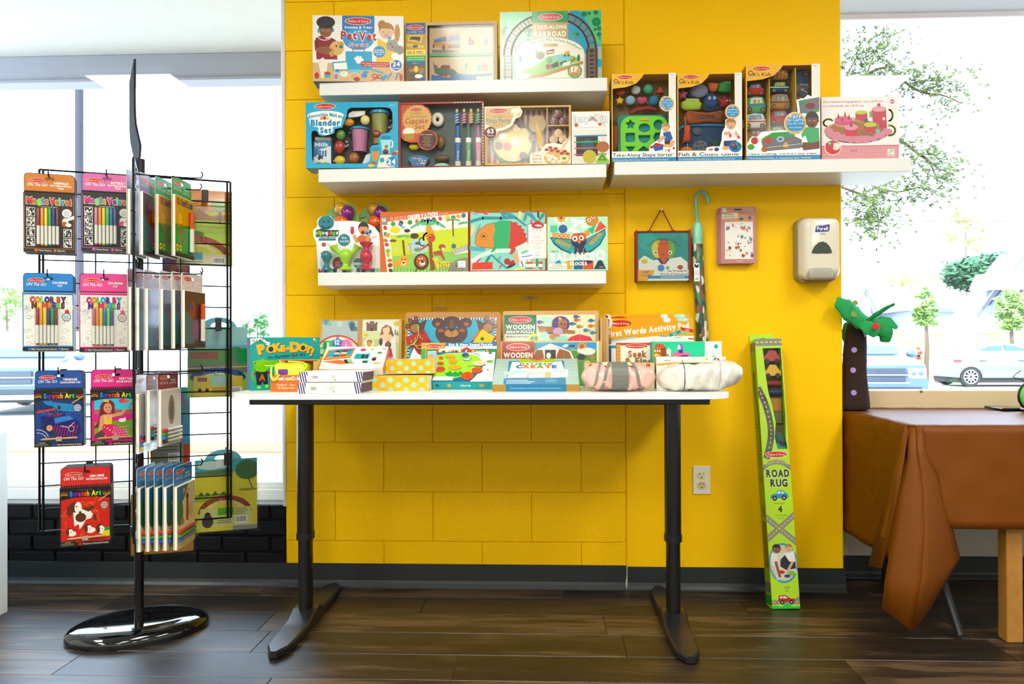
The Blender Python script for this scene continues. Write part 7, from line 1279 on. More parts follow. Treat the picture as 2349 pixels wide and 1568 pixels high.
a.e(130, 2070, 138, 178, '169ac6').e(130, 2070, 124, 160, 'cfc6a4').p('d8d4c4', 20, 2000, 240, 1960, 250, 2160, 60, 2220).face(75, 1945, 36, 36, '7a4c34', '1c1410').p('e8e6e0', 20, 1985, 80, 1990, 70, 2100, 20, 2090).face(190, 1940, 32, 32, 'd8b090', 'a8804a').p('ecebe6', 150, 1990, 235, 1975, 245, 2080, 190, 2090).p('1c1f2a', 105, 2040, 150, 2000, 190, 2060, 245, 2060, 245, 2120, 150, 2130, 100, 2100).l([(60, 2060), (90, 2190)], 26, '8a5a3c').l([(220, 2060), (160, 2150)], 22, 'd8b090').e(110, 2150, 30, 16, 'b8321c').e(160, 2185, 30, 14, '2a4a7a').e(200, 2160, 34, 22, '8ab84a')
a.t('AGES', 150, 2285, 16, '2a3a10', w=56).t('3+', 150, 2312, 20, '2a3a10', w=28).r(0, 2395, 260, 2432, '83867f').p('83867f', 200, 2395, 260, 2360, 260, 2395)
for i in range(6): a.r(14 + 42 * i, 2408, 32 + 42 * i, 2417, 'e8cc10')
a.p('b02a20', 60, 2400, 66, 2355, 130, 2350, 175, 2380, 215, 2385, 215, 2412, 64, 2412).p('e8d8d0', 78, 2362, 100, 2360, 100, 2380, 74, 2380).p('e8d8d0', 106, 2360, 128, 2360, 150, 2380, 106, 2380).e(96, 2414, 20, 20, '1c1a1a').e(96, 2414, 7, 7, 'c8b8a0').e(182, 2414, 20, 20, '1c1a1a').e(182, 2414, 7, 7, 'c8b8a0').e(140, 2500, 70, 70, '3cc848').r(0, 2450, 260, 2470, '3cc848').e(30, 2470, 50, 30, '3cc848').e(250, 2475, 40, 26, '3cc848')
a.build('front_print', rr_, -.0002)
MB().prism([(Xc(u), Zc(v)) for u, v in hole], .0014, .0017).build('clear_window', CLEAR, rr_)
MB().box(-Wd / 2 + .003, .045, Zc(1060), Wd / 2 - .003, .05, Zc(70)).build('inner_card', mat('6a6a20', .6), rr_)
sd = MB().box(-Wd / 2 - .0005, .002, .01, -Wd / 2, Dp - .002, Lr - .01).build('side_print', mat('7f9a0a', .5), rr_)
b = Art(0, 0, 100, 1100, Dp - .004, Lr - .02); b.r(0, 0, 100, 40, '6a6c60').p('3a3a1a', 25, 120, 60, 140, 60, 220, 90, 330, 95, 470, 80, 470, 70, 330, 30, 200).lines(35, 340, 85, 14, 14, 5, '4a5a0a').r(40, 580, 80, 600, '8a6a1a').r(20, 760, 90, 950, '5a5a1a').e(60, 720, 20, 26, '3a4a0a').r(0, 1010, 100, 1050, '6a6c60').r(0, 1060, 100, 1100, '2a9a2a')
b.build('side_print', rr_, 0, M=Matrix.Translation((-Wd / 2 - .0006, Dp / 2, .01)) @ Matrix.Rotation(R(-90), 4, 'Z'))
for i, (v, col_, kind) in enumerate(((150, 'b0281c', 0), (290, 'e0a810', 0), (420, '8a1a14', 1), (505, '1f2f5a', 1), (930, '1f5a54', 0), (1000, '2a8a8a', 0))):
    if kind == 0:
        c_ = MB().prism([(Xc(84), Zc(v + 60)), (Xc(84), Zc(v + 15)), (Xc(110), Zc(v)), (Xc(140), Zc(v - 45)), (Xc(200), Zc(v - 45)), (Xc(225), Zc(v)), (Xc(248), Zc(v + 15)), (Xc(248), Zc(v + 60))], .014, .036).build('wooden_car', mat(col_, .3), rr_)
        for u in (115, 210): MB().lathe([(24 * Wd / 260, 0), (24 * Wd / 260, .004)], 14).xf(Matrix.Translation((Xc(u), .014, Zc(v + 60))) @ Matrix.Rotation(R(90), 4, 'X')).build('car_wheel', mat('1a1818', .5), c_)
    else: MB().tube([(Xc(80), .03, Zc(v)), (Xc(245), .03, Zc(v))], .013, 10).build('rolled_rug', mat(col_, .6), rr_, smooth=60)
for v, col_, u0 in ((620, 'b87a1a', 96), (730, '6a6a3c', 120)): MB().box(Xc(u0), .03, Zc(v + 70), Xc(245), .044, Zc(v - 60), .003).build('rug_fold', mat(col_, .7), rr_)
# ================================================================== pads and cards on the wire rack
E1 = Vector((math.cos(RA), math.sin(RA), 0)); E2 = Vector((math.sin(RA), -math.cos(RA), 0))
def onp(px, py, P0, n): d = ray(px, py); return CAM + d * ((P0 - CAM).dot(n) / d.dot(n))
def hook(P0, yaw, L=.15):
    """prong hook: clip plate at P0 and a rod along the yawed -Y direction with an upturned tip"""
    h_ = empty('hook', P0 - RP, yaw, rack)
    r_ = MB().tube(bez([(0, 0, 0), (0, -L * .5, -.001), (0, -L, 0), (0, -L - .012, .004), (0, -L - .016, .014), (0, -L - .010, .022)], 5), .0023, 7).build('prong', WIRE, h_, smooth=60)
    MB().box(-.011, -.004, -.032, .011, .004, .014, .002).build('clip', BLKP, h_)
def spiral(w, col, parent, z, n=22):
    pts = []
    for i in range(n * 7 + 1): q = 2 * math.pi * i / 7; pts.append((-w / 2 + w * i / (n * 7), .006 + .006 * math.cos(q), z + .006 * math.sin(q)))
    return MB().tube(pts, .0009, 4).build('spiral_binding', mat(col, .3), parent)
def pad_base(w, h, hcol, ccol, bind, hdr, cov, hfrac=.235):
    t = empty('pad', (0, 0, 0)); zc = h * (1 - hfrac)
    MB().prism([(-w / 2, 0), (w / 2, 0)] + [q for q in rrect(-w / 2, 0, w / 2, h, .012, 4) if q[1] > h / 2], .011, .014, holes=[rrect(-.014, h - .022, .014, h - .013, .004, 2)]).build('backing_card', mat('15120f', .5), t)
    hc = MB().prism([(-w / 2 + .002, zc + .002), (w / 2 - .002, zc + .002)] + [q for q in rrect(-w / 2 + .002, 0, w / 2 - .002, h - .002, .011, 4) if q[1] > h / 2], .0102, .011, holes=[rrect(-.014, h - .022, .014, h - .013, .004, 2)]).build('header_card', mat(hcol, .4), t)
    MB().box(-w / 2 - .001, 0, 0, w / 2 + .001, .0095, zc - .004, .0004).build('page_block', mat('e4dcc4' if ccol is None else ccol, .45), t)
    spiral(w, bind, t, zc - .003)
    a = Art(0, 0, 765, 310 * (hfrac / .235), w - .004, h - zc - .004); hdr(a); o = a.build('header_print', hc, .0100); o.location.z = zc + .002
    a = Art(0, 0, 790, 895, w, zc - .006); cov(a); o = a.build('cover_print', t, -.0003, print_mat(.35)); o.location.z = .001
    return t
def local(w, h, hfrac=.235):
    zc = h * (1 - hfrac) - .006; k = w / 790
    return (lambda u: (u - 395) * k), (lambda v: .001 + zc - v * zc / 895), k
def markers(t, w, h, cols, x0=200, y0=228, y1=800, hf=.235):
    X, Z, k = local(w, h, hf)
    for i, c in enumerate(cols):
        cx = x0 + 29 + 58.5 * i; m = MB().lathe([(25 * k, Z(y1 - 24)), (25 * k, Z(y0 + 265))], 10, (X(cx), -.0055, 0)).build('marker', mat('eceae0', .3), t, smooth=50)
        MB().lathe([(27 * k, Z(y0 + 268)), (25 * k, Z(y0 + 6)), (18 * k, Z(y0))], 10, (X(cx), -.0055, 0)).build('marker_cap', mat(c, .25), m, smooth=50); MB().lathe([(20 * k, Z(y1)), (25 * k, Z(y1 - 24))], 10, (X(cx), -.0055, 0)).build('marker_end', mat(c, .25), m, smooth=50)
    bx0, bx1 = X(x0 - 8), X(x0 + 362)
    MB().box(bx0, -.0115, Z(y1 + 8), bx1, -.0112, Z(y0 - 10)).build('blister', CLEAR, t)
def hdr_otg(t1, t2, t3=None):
    def f(a):
        a.onthego(195, 190, 165); a.t(t1, 555, 160 if t3 is None else 150, 40, 'f6f2e8', w=min(230, 34 * len(t1)), wt=.05); a.t(t2, 555, 215 if t3 is None else 200, 32, 'f6f2e8', w=min(330, 24 * len(t2)), wt=.05)
        if t3: a.t(t3, 555, 245, 32, 'f6f2e8', w=80, wt=.05)
    return f
def cov_velvet(c1, lets, dotc, mk):
    def f(a):
        a.bgd('221a10' if mk else '14181a').l([(12, 20), (12, 840), (770, 840), (770, 20)], 8, c1)
        a.t('Magic', 210, 115, 92, lets[0], w=330, o='f0ecd8', ow=.07, wt=.07).t('Magic', 210, 115, 92, lets[0], w=322, o='1c1814', ow=.03, wt=.06).t('Velvet', 570, 118, 92, lets[1], w=340, o='f0ecd8', ow=.07, wt=.07).t('Velvet', 570, 118, 92, lets[1], w=332, o='1c1814', ow=.03, wt=.06).t('Pattern Reveal Scenes', 395, 205, 16, 'e8e4d8', w=240)
        rv = random.Random(11 if mk else 12)
        for x, y in ((45, 222), (45, 372), (45, 522), (45, 672), (610, 532), (610, 682)):
            a.r(x, y, x + 130, y + 134, 'e6e6e0').r(x + 8, y + 8, x + 122, y + 126, '14120f')
            for j in range(16): a.e(x + 14 + rv.random() * 100, y + 14 + rv.random() * 104, 6 + rv.random() * 16, 5 + rv.random() * 12, rv.choice(('e6e6e0', 'd4d4cc')), 7, rv.random() * 180)
        a.e(665, 292, 76, 66, 'e8e8e2').lines(620, 262, 715, 4, 20, 6, '8a8a84').p('e8e8e2', 640, 380, 780, 320, 780, 375, 680, 410)
        a.e(640, 420, 50, 56, 'efece2').e(630, 460, 46, 40, dotc).e(690, 470, 46, 30, 'efece2')
        a.e(190, 868, 26, 22, c1).t('Velvet Designs', 325, 868, 26, 'e8e4d8', w=200, wt=.02).e(480, 868, 26, 22, c1).t('Markers', 580, 868, 26, 'e8e4d8', w=115, wt=.02)
    return f
def cov_color(c1, lets, star_c, kk):
    def f(a):
        a.bgd(c1).r(16, 30, 774, 818, 'f2f0e6')
        rv = random.Random(kk)
        for j in range(30):
            x, y, r_ = rv.choice(((rv.uniform(30, 170), rv.uniform(60, 800)), (rv.uniform(600, 750), rv.uniform(120, 800)))) + (rv.uniform(14, 44),)
            if j % 3 == 0: a.arc(x, y, r_, r_ * .8, 4, 0, 360, '8a8a84', 10)
            elif j % 3 == 1: a.l(poly_star(x, y, r_, r_ * .45), 4, '8a8a84')
            else: a.l([(x - r_, y), (x, y - r_ * .7), (x + r_, y), (x + r_ * .6, y + r_ * .8), (x - r_ * .7, y + r_ * .7), (x - r_, y)], 4, '8a8a84')
        a.t('COLOR BY', 395, 105, 82, lets[0], w=560, o='20180f', ow=.04, wt=.08).t('NUMBERS', 395, 195, 82, lets[1], w=510, o='20180f', ow=.04, wt=.08)
        a.star(690, 290, 56, 28, 6, star_c).e(680, 372, 72, 66, '30302c').e(680, 372, 62, 56, 'e6dcd4' if kk == 2 else 'cfe2e6').lines(640, 345, 725, 4, 18, 6, '7a7a78').p('f0efe8', 700, 240, 780, 180, 780, 250, 720, 280)
        a.r(0, 838, 790, 895, '12100e').e(105, 866, 24, 20, c1).t('Multi-Themed Design Boards', 330, 866, 26, 'e8e4d8', w=390, wt=.02).e(565, 866, 24, 20, c1).t('Markers', 655, 866, 26, 'e8e4d8', w=120, wt=.02)
    return f
RAIN = ['2a8ad8', '4a5ac8', '8a2ab0', 'c81a5a', 'd8301a', 'e0701a', 'e8a01a', 'f0e01a', 'a8e02a', '3ad86a']
def cov_scratch(draw, c1, foot):
    def f(a):
        a.bgd('0e0c0c'); draw(a)
        a.r(0, 0, 790, 130, '0e0c0c').p('0e0c0c', 0, 125, 790, 125, 790, 185, 600, 155, 395, 148, 190, 155, 0, 190).t('Scratch Art', 395, 92, 76, RAIN, w=490, wt=.05).t('THE ORIGINAL SINCE 1985', 395, 38, 10, '8a8a84', w=220, wt=0)
        for i in range(4): a.l([(8, 70 + 16 * i), (60, 56 + 16 * i), (118, 70 + 16 * i)], 7, ('8a2a1c', 'a8501c', 'c8901c', 'd8c01c')[i]).l([(668, 70 + 16 * i), (730, 84 + 16 * i), (784, 66 + 16 * i)], 7, ('8a2a1c', 'a8501c', 'c8901c', 'd8c01c')[i])
        a.l([(600, 215), (780, 110)], 18, 'c9a06a').e(690, 290, 72, 68, '20181c').e(690, 290, 62, 58, 'd8a898' if c1[0] != '1' else 'b8b8d4').t('Scratch', 690, 265, 18, '3a2a2a', w=80).t('& Reveal!', 690, 305, 18, '3a2a2a', w=84)
        a.r(0, 838, 790, 895, '0e0c0c').r(10, 815, 245, 890, '24241e').t('CAUTION', 120, 832, 18, 'd8d4c0', w=90).lines(20, 852, 235, 2, 14, 5, '9a9684').e(310, 866, 30, 22, c1).t(foot, 555, 866, 26, 'e8e4d8', w=400, wt=.02)
    return f
def sc_cars(a):
    a.r(16, 130, 774, 895, '12408a').p('0e2c66', 16, 150, 774, 150, 774, 300, 400, 380, 16, 330).p('2f86b8', 300, 190, 600, 230, 750, 300, 740, 360, 400, 330, 290, 260).e(395, 280, 44, 56, '1c2c4a').arc(395, 280, 36, 44, 8, 0, 360, '7ac0e0').p('2f86b8', 130, 170, 280, 170, 320, 260, 180, 230).l([(40, 345), (330, 300)], 28, 'd8402a').p('1a1f66', 90, 420, 330, 360, 560, 400, 720, 520, 760, 650, 700, 740, 300, 760, 120, 600)
    for i in range(9): a.l([(330 + 46 * i, 560), (280 + 46 * i, 740)], 12, 'b8245a')
    for i in range(6): a.l([(240 + 40 * i, 365), (190 + 40 * i, 420)], 10, 'b8245a')
    a.p('2a6ab8', 310, 440, 560, 400, 640, 470, 330, 540).l([(320, 470), (570, 430)], 6, '8ac8e8').l([(325, 500), (600, 455)], 6, '8ac8e8').e(130, 560, 36, 70, '20304a').e(310, 720, 40, 70, '20304a').e(590, 620, 50, 50, '1a1f66').arc(590, 620, 44, 44, 7, 0, 360, 'f0d8b8').e(240, 600, 50, 50, 'd8a070').l([(420, 570), (540, 600), (640, 520)], 10, 'f0d0b0').arc(40, 760, 180, 140, 10, 270, 350, 'd8c88a').arc(40, 780, 150, 110, 8, 270, 350, 'e8e4d0')
    for i in range(14): a.l([(60 + 50 * i, 300 + (i * 37) % 90), (110 + 46 * i, 330 + (i * 53) % 80)], 4, '6aa8d8')
def sc_princess(a):
    a.r(16, 130, 774, 895, 'd81a78').p('5ac4e0', 60, 150, 730, 150, 730, 330, 60, 380).p('b06a5a', 60, 330, 300, 300, 520, 340, 730, 320, 730, 420, 60, 420).p('d83a8a', 60, 400, 730, 400, 730, 530, 60, 530).p('6aa83a', 60, 520, 730, 500, 730, 760, 60, 760)
    for i in range(16): a.e(440 + (i * 53) % 270, 540 + (i * 31) % 160, 14, 11, 'd83a6a', 8)
    a.e(270, 270, 110, 100, '7a1f2c').p('7a1f2c', 150, 260, 220, 200, 260, 420, 160, 600, 40, 620, 130, 500).p('7a1f2c', 330, 240, 380, 300, 380, 430, 330, 420).e(270, 300, 66, 78, 'd8a07c').e(245, 292, 9, 11, '201414').e(292, 288, 9, 11, '201414').arc(272, 325, 22, 12, 6, 10, 170, 'b83a3a').p('e0c01c', 200, 200, 215, 150, 245, 180, 270, 150, 290, 190, 285, 212).p('d8a07c', 150, 430, 210, 400, 330, 400, 480, 370, 560, 300, 580, 310, 500, 420, 340, 450, 200, 560, 160, 680, 120, 670).p('e8c81c', 210, 420, 340, 410, 330, 560, 220, 560).p('f0a0b0', 240, 410, 320, 410, 280, 520).p('d81a6a', 200, 560, 360, 560, 520, 640, 620, 780, 250, 780, 170, 680)
    for i in range(14): a.e(220 + (i * 41) % 200, 600 + (i * 29) % 150, 9, 9, 'e8d87a', 8)
    for i in range(5): a.l([(360 + 50 * i, 580 + 20 * i), (420 + 50 * i, 780)], 6, 'f0b0c8').l([(350, 620 + 36 * i), (600, 600 + 44 * i)], 6, 'f0b0c8')
    a.e(500, 190, 60, 40, 'e85a7a').e(560, 200, 40, 24, 'e0601c').e(500, 500, 60, 30, 'f0f0ec').e(540, 480, 16, 24, 'f0f0ec').p('5a3a3a', 60, 720, 180, 640, 230, 720, 200, 780, 60, 780)
def sc_dogs(a):
    a.r(16, 130, 774, 895, 'cf2418'); rv = random.Random(6)
    for i in range(26):
        x, y = rv.uniform(20, 770), rv.uniform(180, 800); a.l([(x, y), (x + rv.uniform(-120, 120), y + rv.uniform(-90, 90)), (x + rv.uniform(-160, 160), y + rv.uniform(-120, 120))], 5, 'ec8a5a')
    a.p('f4efe4', 200, 330, 320, 330, 460, 360, 510, 420, 480, 480, 400, 500, 340, 600, 300, 640, 290, 560, 220, 590, 210, 480).e(230, 300, 90, 80, '5a2e12').e(150, 350, 44, 90, '5a2e12').e(280, 310, 56, 90, 'f4efe4').e(310, 380, 20, 16, '1c1410').e(255, 290, 12, 12, '1c1410').e(320, 460, 84, 70, '5a2e12').p('5a2e12', 340, 330, 520, 290, 540, 320, 440, 380).e(540, 470, 26, 44, '5a2e12')
    for x, y, s_ in ((140, 660, 1), (430, 620, 1.1), (620, 640, 1.2)): a.e(x + 40 * s_, y + 40 * s_, 70 * s_, 40 * s_, 'f4efe4').e(x, y, 56 * s_, 50 * s_, '5a2e12').e(x + 20 * s_, y + 10 * s_, 36 * s_, 40 * s_, 'f4efe4').e(x - 24 * s_, y + 20 * s_, 24 * s_, 50 * s_, '5a2e12').e(x + 30 * s_, y + 12 * s_, 7, 7, '1c1410')
    a.p('e8d81a', 670, 690, 774, 680, 774, 770, 660, 780).p('2a9a4a', 700, 640, 774, 630, 774, 680, 680, 690)
def stylus(t, w, h):
    X, Z, k = local(w, h)
    s_ = MB().tube([(X(95), -.004, Z(778)), (X(150), -.004, Z(776)), (X(690), -.004, Z(764))], [.0008, .0035, .0035], 8).build('wooden_stylus', mat('c99a5a', .5), t, smooth=50)
    MB().box(X(345), -.0078, Z(808), X(440), -.0074, Z(738), .0001).build('stylus_sticker', mat('c8a898', .4), s_)
    MB().box(X(75), -.0085, Z(808), X(720), -.0082, Z(735)).build('blister', CLEAR, t)
def hang(t, xl, xr, yt, yb, tt, lab, lab2, n, group, w, h, dt=.027, tilt=0):
    P0 = RP + E2 * tt; a, b = onp(xl, (yt + yb) / 2, P0, E2), onp(xr, (yt + yb) / 2, P0, E2); c = (a + b) / 2; zb = onp((xl + xr) / 2, yb, P0, E2).z
    t.location = (c.x, c.y, zb); t.rotation_euler = (R(1.5), tilt, RA); reg(t, lab, 'activity pad', group)
    for i in range(1, n + 1):
        q = copy_tree(t); q.location = Vector((c.x, c.y, zb)) - E2 * dt * i + Vector((0, 0, -.001 * i)); q['label'] = lab2.replace('behind the frontmost one', '%s from the front' % ('second', 'third', 'fourth', 'fifth')[i - 1]); q.rotation_euler = (R(1.5), tilt, RA)
    top = Vector((c.x, c.y, zb + h - .012)); hook(top - E2 * tt + Vector((0, 0, .0)), RA, tt + .012)
def size(xl, xr, yt, yb, tt):
    P0 = RP + E2 * tt; a, b = onp(xl, (yt + yb) / 2, P0, E2), onp(xr, (yt + yb) / 2, P0, E2); return (b - a).dot(E1), onp((xl + xr) / 2, yt, P0, E2).z - onp((xl + xr) / 2, yb, P0, E2).z
c1 = ['a8321c', 'c87a14', '7ac83a', '2a8ac0', 'c8701c']; V1 = (['d8301c', 'c8701c', '8ad85a', '3a9ad0', 'c8601c'], ['d8301c', 'c8701c', '8ad87a', '3a9ad0', 'c8701c', 'd8301c']); V2 = (['e0307a', 'a85aa8', '8ad87a', '3a9ad0', 'd8801c'], ['e0307a', '7a4ab0', '8ad87a', '3a9ad0', 'c8701c', 'e0307a'])
MK1 = ['8a2c10', 'e08a10', 'e8d40c', '1f9a4a', '1a2f8a', '6a2410']; MK2 = ['c87a90', 'e08a1a', 'e8c80c', '3ab85a', '1a6ab8', '4a4a80']; MK3 = ['8a2c10', 'e08a10', 'e8c80c', '1f2a6a', '1f8a4a', '6a2c14']; MK4 = ['b8607a', 'd8801a', 'e0b80c', '1a6aa8', '4ac86a', '4a5080']
def velvet(px, hc, cc, lets, dot, mk, hd, lab, lab2, grp, n):
    w, h = size(*px, .11); t = pad_base(w, h, hc, '2a2015', '101012', hdr_otg(*hd), cov_velvet(cc, lets, dot, mk is MK1)); markers(t, w, h, mk); hang(t, *px, .11, lab, lab2, n, grp, w, h)
velvet((54, 172, 398, 579), 'c0700f', 'c0700f', V1, 'b8601c', MK1, ('ANIMALS', 'PATTERN-REVEAL', 'PAD'), 'frontmost orange-topped animals pattern pad with markers on the rack', 'orange-topped animals pattern pad hanging behind the frontmost one', 'orange animals pads', 2)
velvet((187, 303, 398, 577), 'c8609a', 'd070a0', V2, 'e0609a', MK2, ('BUTTERFLY', 'PATTERN-REVEAL', 'PAD'), 'frontmost pink-topped butterfly pattern pad with markers on the rack', 'pink-topped butterfly pattern pad hanging behind the frontmost one', 'pink butterfly pads', 2)
def colorp(px, hc, lets, sc_, mk, kk, lab, lab2, grp):
    w, h = size(*px, .11); t = pad_base(w, h, hc, None, hc if kk == 2 else '0a4a90', hdr_otg('COLORING', 'PAD'), cov_color(hc, lets, sc_, kk)); markers(t, w, h, mk); hang(t, *px, .11, lab, lab2, 2, grp, w, h)
colorp((52, 169, 626, 805), '0f7ac0', (['d8401c', 'd88a1c', '8ad85a', '4a3a9a', '6a3014', 'd8401c', '4a2a7a'], ['6a3014', 'e8d01c', 'd8401c', 'd8801c', '4a3a9a', '5ac85a', '6a3014']), 'c8301c', MK3, 1, 'frontmost blue-topped color by numbers pad with markers', 'blue-topped color by numbers pad hanging behind the frontmost one', 'blue coloring pads')
colorp((182, 296, 627, 807), 'd8408a', (['e0508a', 'e08a1c', '6ac85a', '1aa8d0', '6a3a9a', 'c81a6a', '1aa8d0'], ['5a2a8a', 'e8d01c', 'd81a6a', 'e08a1c', '1aa8d0', '5ac85a', '7a4aa0']), 'e06a90', MK4, 2, 'frontmost pink-topped color by numbers pad with markers', 'pink-topped color by numbers pad hanging behind the frontmost one', 'pink coloring pads')
def scratch(px, hc, draw, foot, hd, lab, lab2, grp, n, tt=.11, tilt=0):
    w, h = size(*px, tt); t = pad_base(w, h, hc, '241c14', hc, hdr_otg(*hd), cov_scratch(draw, hc, foot)); stylus(t, w, h); hang(t, *px, tt, lab, lab2, n, grp, w, h, tilt=tilt)
scratch((79, 192, 849, 1024), '154a96', sc_cars, 'Color-Reveal Scenes & Stylus', ('VEHICLES', 'COLOR-REVEAL PAD'), 'frontmost dark blue vehicles scratch pad with wooden stylus', 'dark blue vehicles scratch pad hanging behind the frontmost one', 'blue vehicles scratch pads', 2)
scratch((208, 322, 847, 1021), 'd81a80', sc_princess, 'Color-Reveal Scenes & Stylus', ('FAIRY TALES', 'COLOR-REVEAL PAD'), 'frontmost magenta fairy tales scratch pad with crowned girl', 'magenta fairy tales scratch pad hanging behind the frontmost one', 'magenta fairy tales pads', 1)
scratch((138, 254, 1070, 1251), 'c41f14', sc_dogs, 'Pictures to Reveal & Stylus', ('ANIMAL FAMILIES', 'PICTURE REVEAL PAD'), 'frontmost red animal families scratch pad with spotted dogs', 'red animal families scratch pad hanging behind the frontmost one', 'red animal families pads', 4, .12)

# ---- pads seen edge-on along the front wing
def side_pad(px, yt, yb, Y, yaw, w, hcol, ccol, pen, lab, grp, art, tlt=0):
    c = atY(px, (yt + yb) / 2, Y); zb = atY(px, yb, Y).z; h = atY(px, yt, Y).z - zb; zc = h * .77
    t = reg(empty('pad', (c.x, c.y, zb), R(yaw)), lab, 'activity pad', grp); t.rotation_euler = (0, R(tlt), R(yaw))
    MB().prism([(-w / 2, 0), (w / 2, 0)] + [q for q in rrect(-w / 2, 0, w / 2, h, .012, 4) if q[1] > h / 2], .011, .0125, holes=[rrect(-.014, h - .022, .014, h - .013, .004, 2)]).build('backing_card', mat('d8d4c4', .5), t)
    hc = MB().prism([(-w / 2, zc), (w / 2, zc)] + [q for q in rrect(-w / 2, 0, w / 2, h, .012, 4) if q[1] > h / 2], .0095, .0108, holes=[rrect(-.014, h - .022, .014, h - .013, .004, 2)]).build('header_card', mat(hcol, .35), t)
    MB().box(-w / 2, 0, 0, w / 2, .009, zc - .002, .0004).build('page_block', mat('ebe6d4', .5), t)
    a = Art(0, 0, 765, 310, w, h - zc); (a.logo(215, 110, 150, 44), a.t('ON The GO', 215, 200, 44, 'e8f0e8', w=300, sh=.2, wt=0), a.t('TRAVEL', 560, 160, 40, 'e8f0e8', w=190, wt=.03), a.t('ACTIVITY PAD', 560, 215, 32, 'e8f0e8', w=260, wt=.03)); o = a.build('header_print', hc, .0093); o.location.z = zc
    a = Art(0, 0, 790, 895, w, zc - .004); a.bgd(ccol); art(a); a.build('cover_print', t, -.0003, print_mat(.3))
    k = w / 790; zz = lambda v: zc - .004 - v * (zc - .004) / 895
    if pen == 'big':
        m = MB().lathe([(.008, zz(790)), (.008, zz(430))], 10, (.04, -.009, 0)).build('marker', mat('ece8dc', .3), t, smooth=50); MB().lathe([(.0088, zz(432)), (.008, zz(190)), (.006, zz(184))], 10, (.04, -.009, 0)).build('marker_cap', mat('d24a0c', .25), m, smooth=50); MB().lathe([(.006, zz(815)), (.0082, zz(788))], 10, (.04, -.009, 0)).build('marker_end', mat('2a5aa0', .25), m, smooth=50)
        MB().box(.018, -.019, zz(830), .062, -.0187, zz(170)).build('blister', CLEAR, t)
    elif pen:
        for i, c_ in enumerate(pen):
            z = zz(640 + 60 * i); m = MB().tube([(-w / 2 + .012, -.006, z), (w / 2 - .012, -.006, z)], .0052, 10).build('pen', mat('ebe8e0' if len(pen) == 4 else c_, .3), t, smooth=50); MB().tube([(-w / 2 + .008, -.006, z), (-w / 2 + .030, -.006, z)], .0058, 10).build('pen_cap', mat(c_, .25), m, smooth=50)
        MB().box(-w / 2 + .004, -.0128, zz(660 + 60 * len(pen)), w / 2 - .004, -.0125, zz(600)).build('blister', CLEAR, t)
    return t
def art_safari(a):
    a.bgd('d89a14').p('2a8a3a', 0, 420, 790, 380, 790, 895, 0, 895).t('ColorBlast', 395, 70, 90, ['d8401c', 'd88a1c', '3a9a4a', '3a6ab0', '6a3a9a'], w=640, o='1c1814', ow=.05, wt=.07).e(200, 330, 120, 130, 'd8901c').e(200, 330, 80, 90, 'e8b84a').p('a8501c', 180, 400, 260, 400, 320, 700, 160, 700).e(150, 620, 90, 70, '3a9a4a').e(90, 760, 50, 50, 'e8d01c').e(90, 760, 24, 24, '2a1a10').e(220, 760, 46, 46, 'e8d01c').e(220, 760, 22, 22, '2a1a10').r(0, 830, 790, 895, '14120f')
def art_dark(a): a.bgd('4a2a24').p('2a5a5a', 0, 300, 300, 380, 400, 700, 300, 895, 0, 895).e(300, 300, 120, 140, '8a3a24').e(400, 600, 120, 160, '7a3a5a').e(250, 250, 60, 50, '2a3a7a').r(0, 830, 790, 895, '14120f')
def art_blue(a): a.bgd('d8c49a').p('2a6a8a', 0, 0, 500, 0, 300, 200, 0, 330).t('Paint', 420, 90, 90, ['e0b01c', 'c86a1c'], w=320, wt=.04).e(120, 380, 140, 190, '2a6a4a').p('a84a24', 400, 200, 480, 180, 520, 420, 480, 560, 380, 520).e(440, 180, 60, 40, '5a2a1a').e(600, 420, 90, 110, 'c8a87a').e(240, 520, 70, 50, 'b86a2a')
for i, (px, yt, yb, Y, yaw, hc, cc, pen) in enumerate(((318, 398, 588, -.70, 99, '5a2a4a', '5a3a2c', None), (348, 404, 590, -.69, 97, '8a7aa0', '7a5a3c', 'big'))): side_pad(px, yt, yb, Y, yaw, .16, hc, cc, pen, ('purple-topped pad seen nearly edge-on, nearest the rack pole in the top row', 'glare-painted purple-topped pad with orange marker in the top row')[i], None, art_dark)  # second pad's paler colours have the glare painted in
for i, px in enumerate((361, 386, 424)): side_pad(px, 414 - i, 586 + 3 * i, -.64 + .015 * i, 95 - 1.2 * i, .165, '2a9a4c', 'd89a14', 'big' if i == 2 else None, ('green-topped safari pad at the back of its hook', 'green-topped safari pad in the middle of its hook', 'green-topped safari pad with orange marker at the front of its hook')[i], 'green safari pads', art_safari)
B2 = ((317, 0), (337, 0), (359, 0), (395, 1), (424, 0), (448, 1))
for i, (px, mk) in enumerate(B2): side_pad(px, 618 + 2 * i, 803 - 2 * max(i - 2, 0), -.70 + .01 * i, 102 - 2.5 * i, .16, '7a2e14' if i < 3 else 'c8b4ac', '40302c', 'big' if mk else None, 'brown-topped travel pad, %s from the rack pole in the second row' % ('first', 'second', 'third', 'fourth', 'fifth', 'outermost')[i], 'brown travel pads', art_dark, tlt=0)  # outer three headers whitish: glare painted into the brown tops
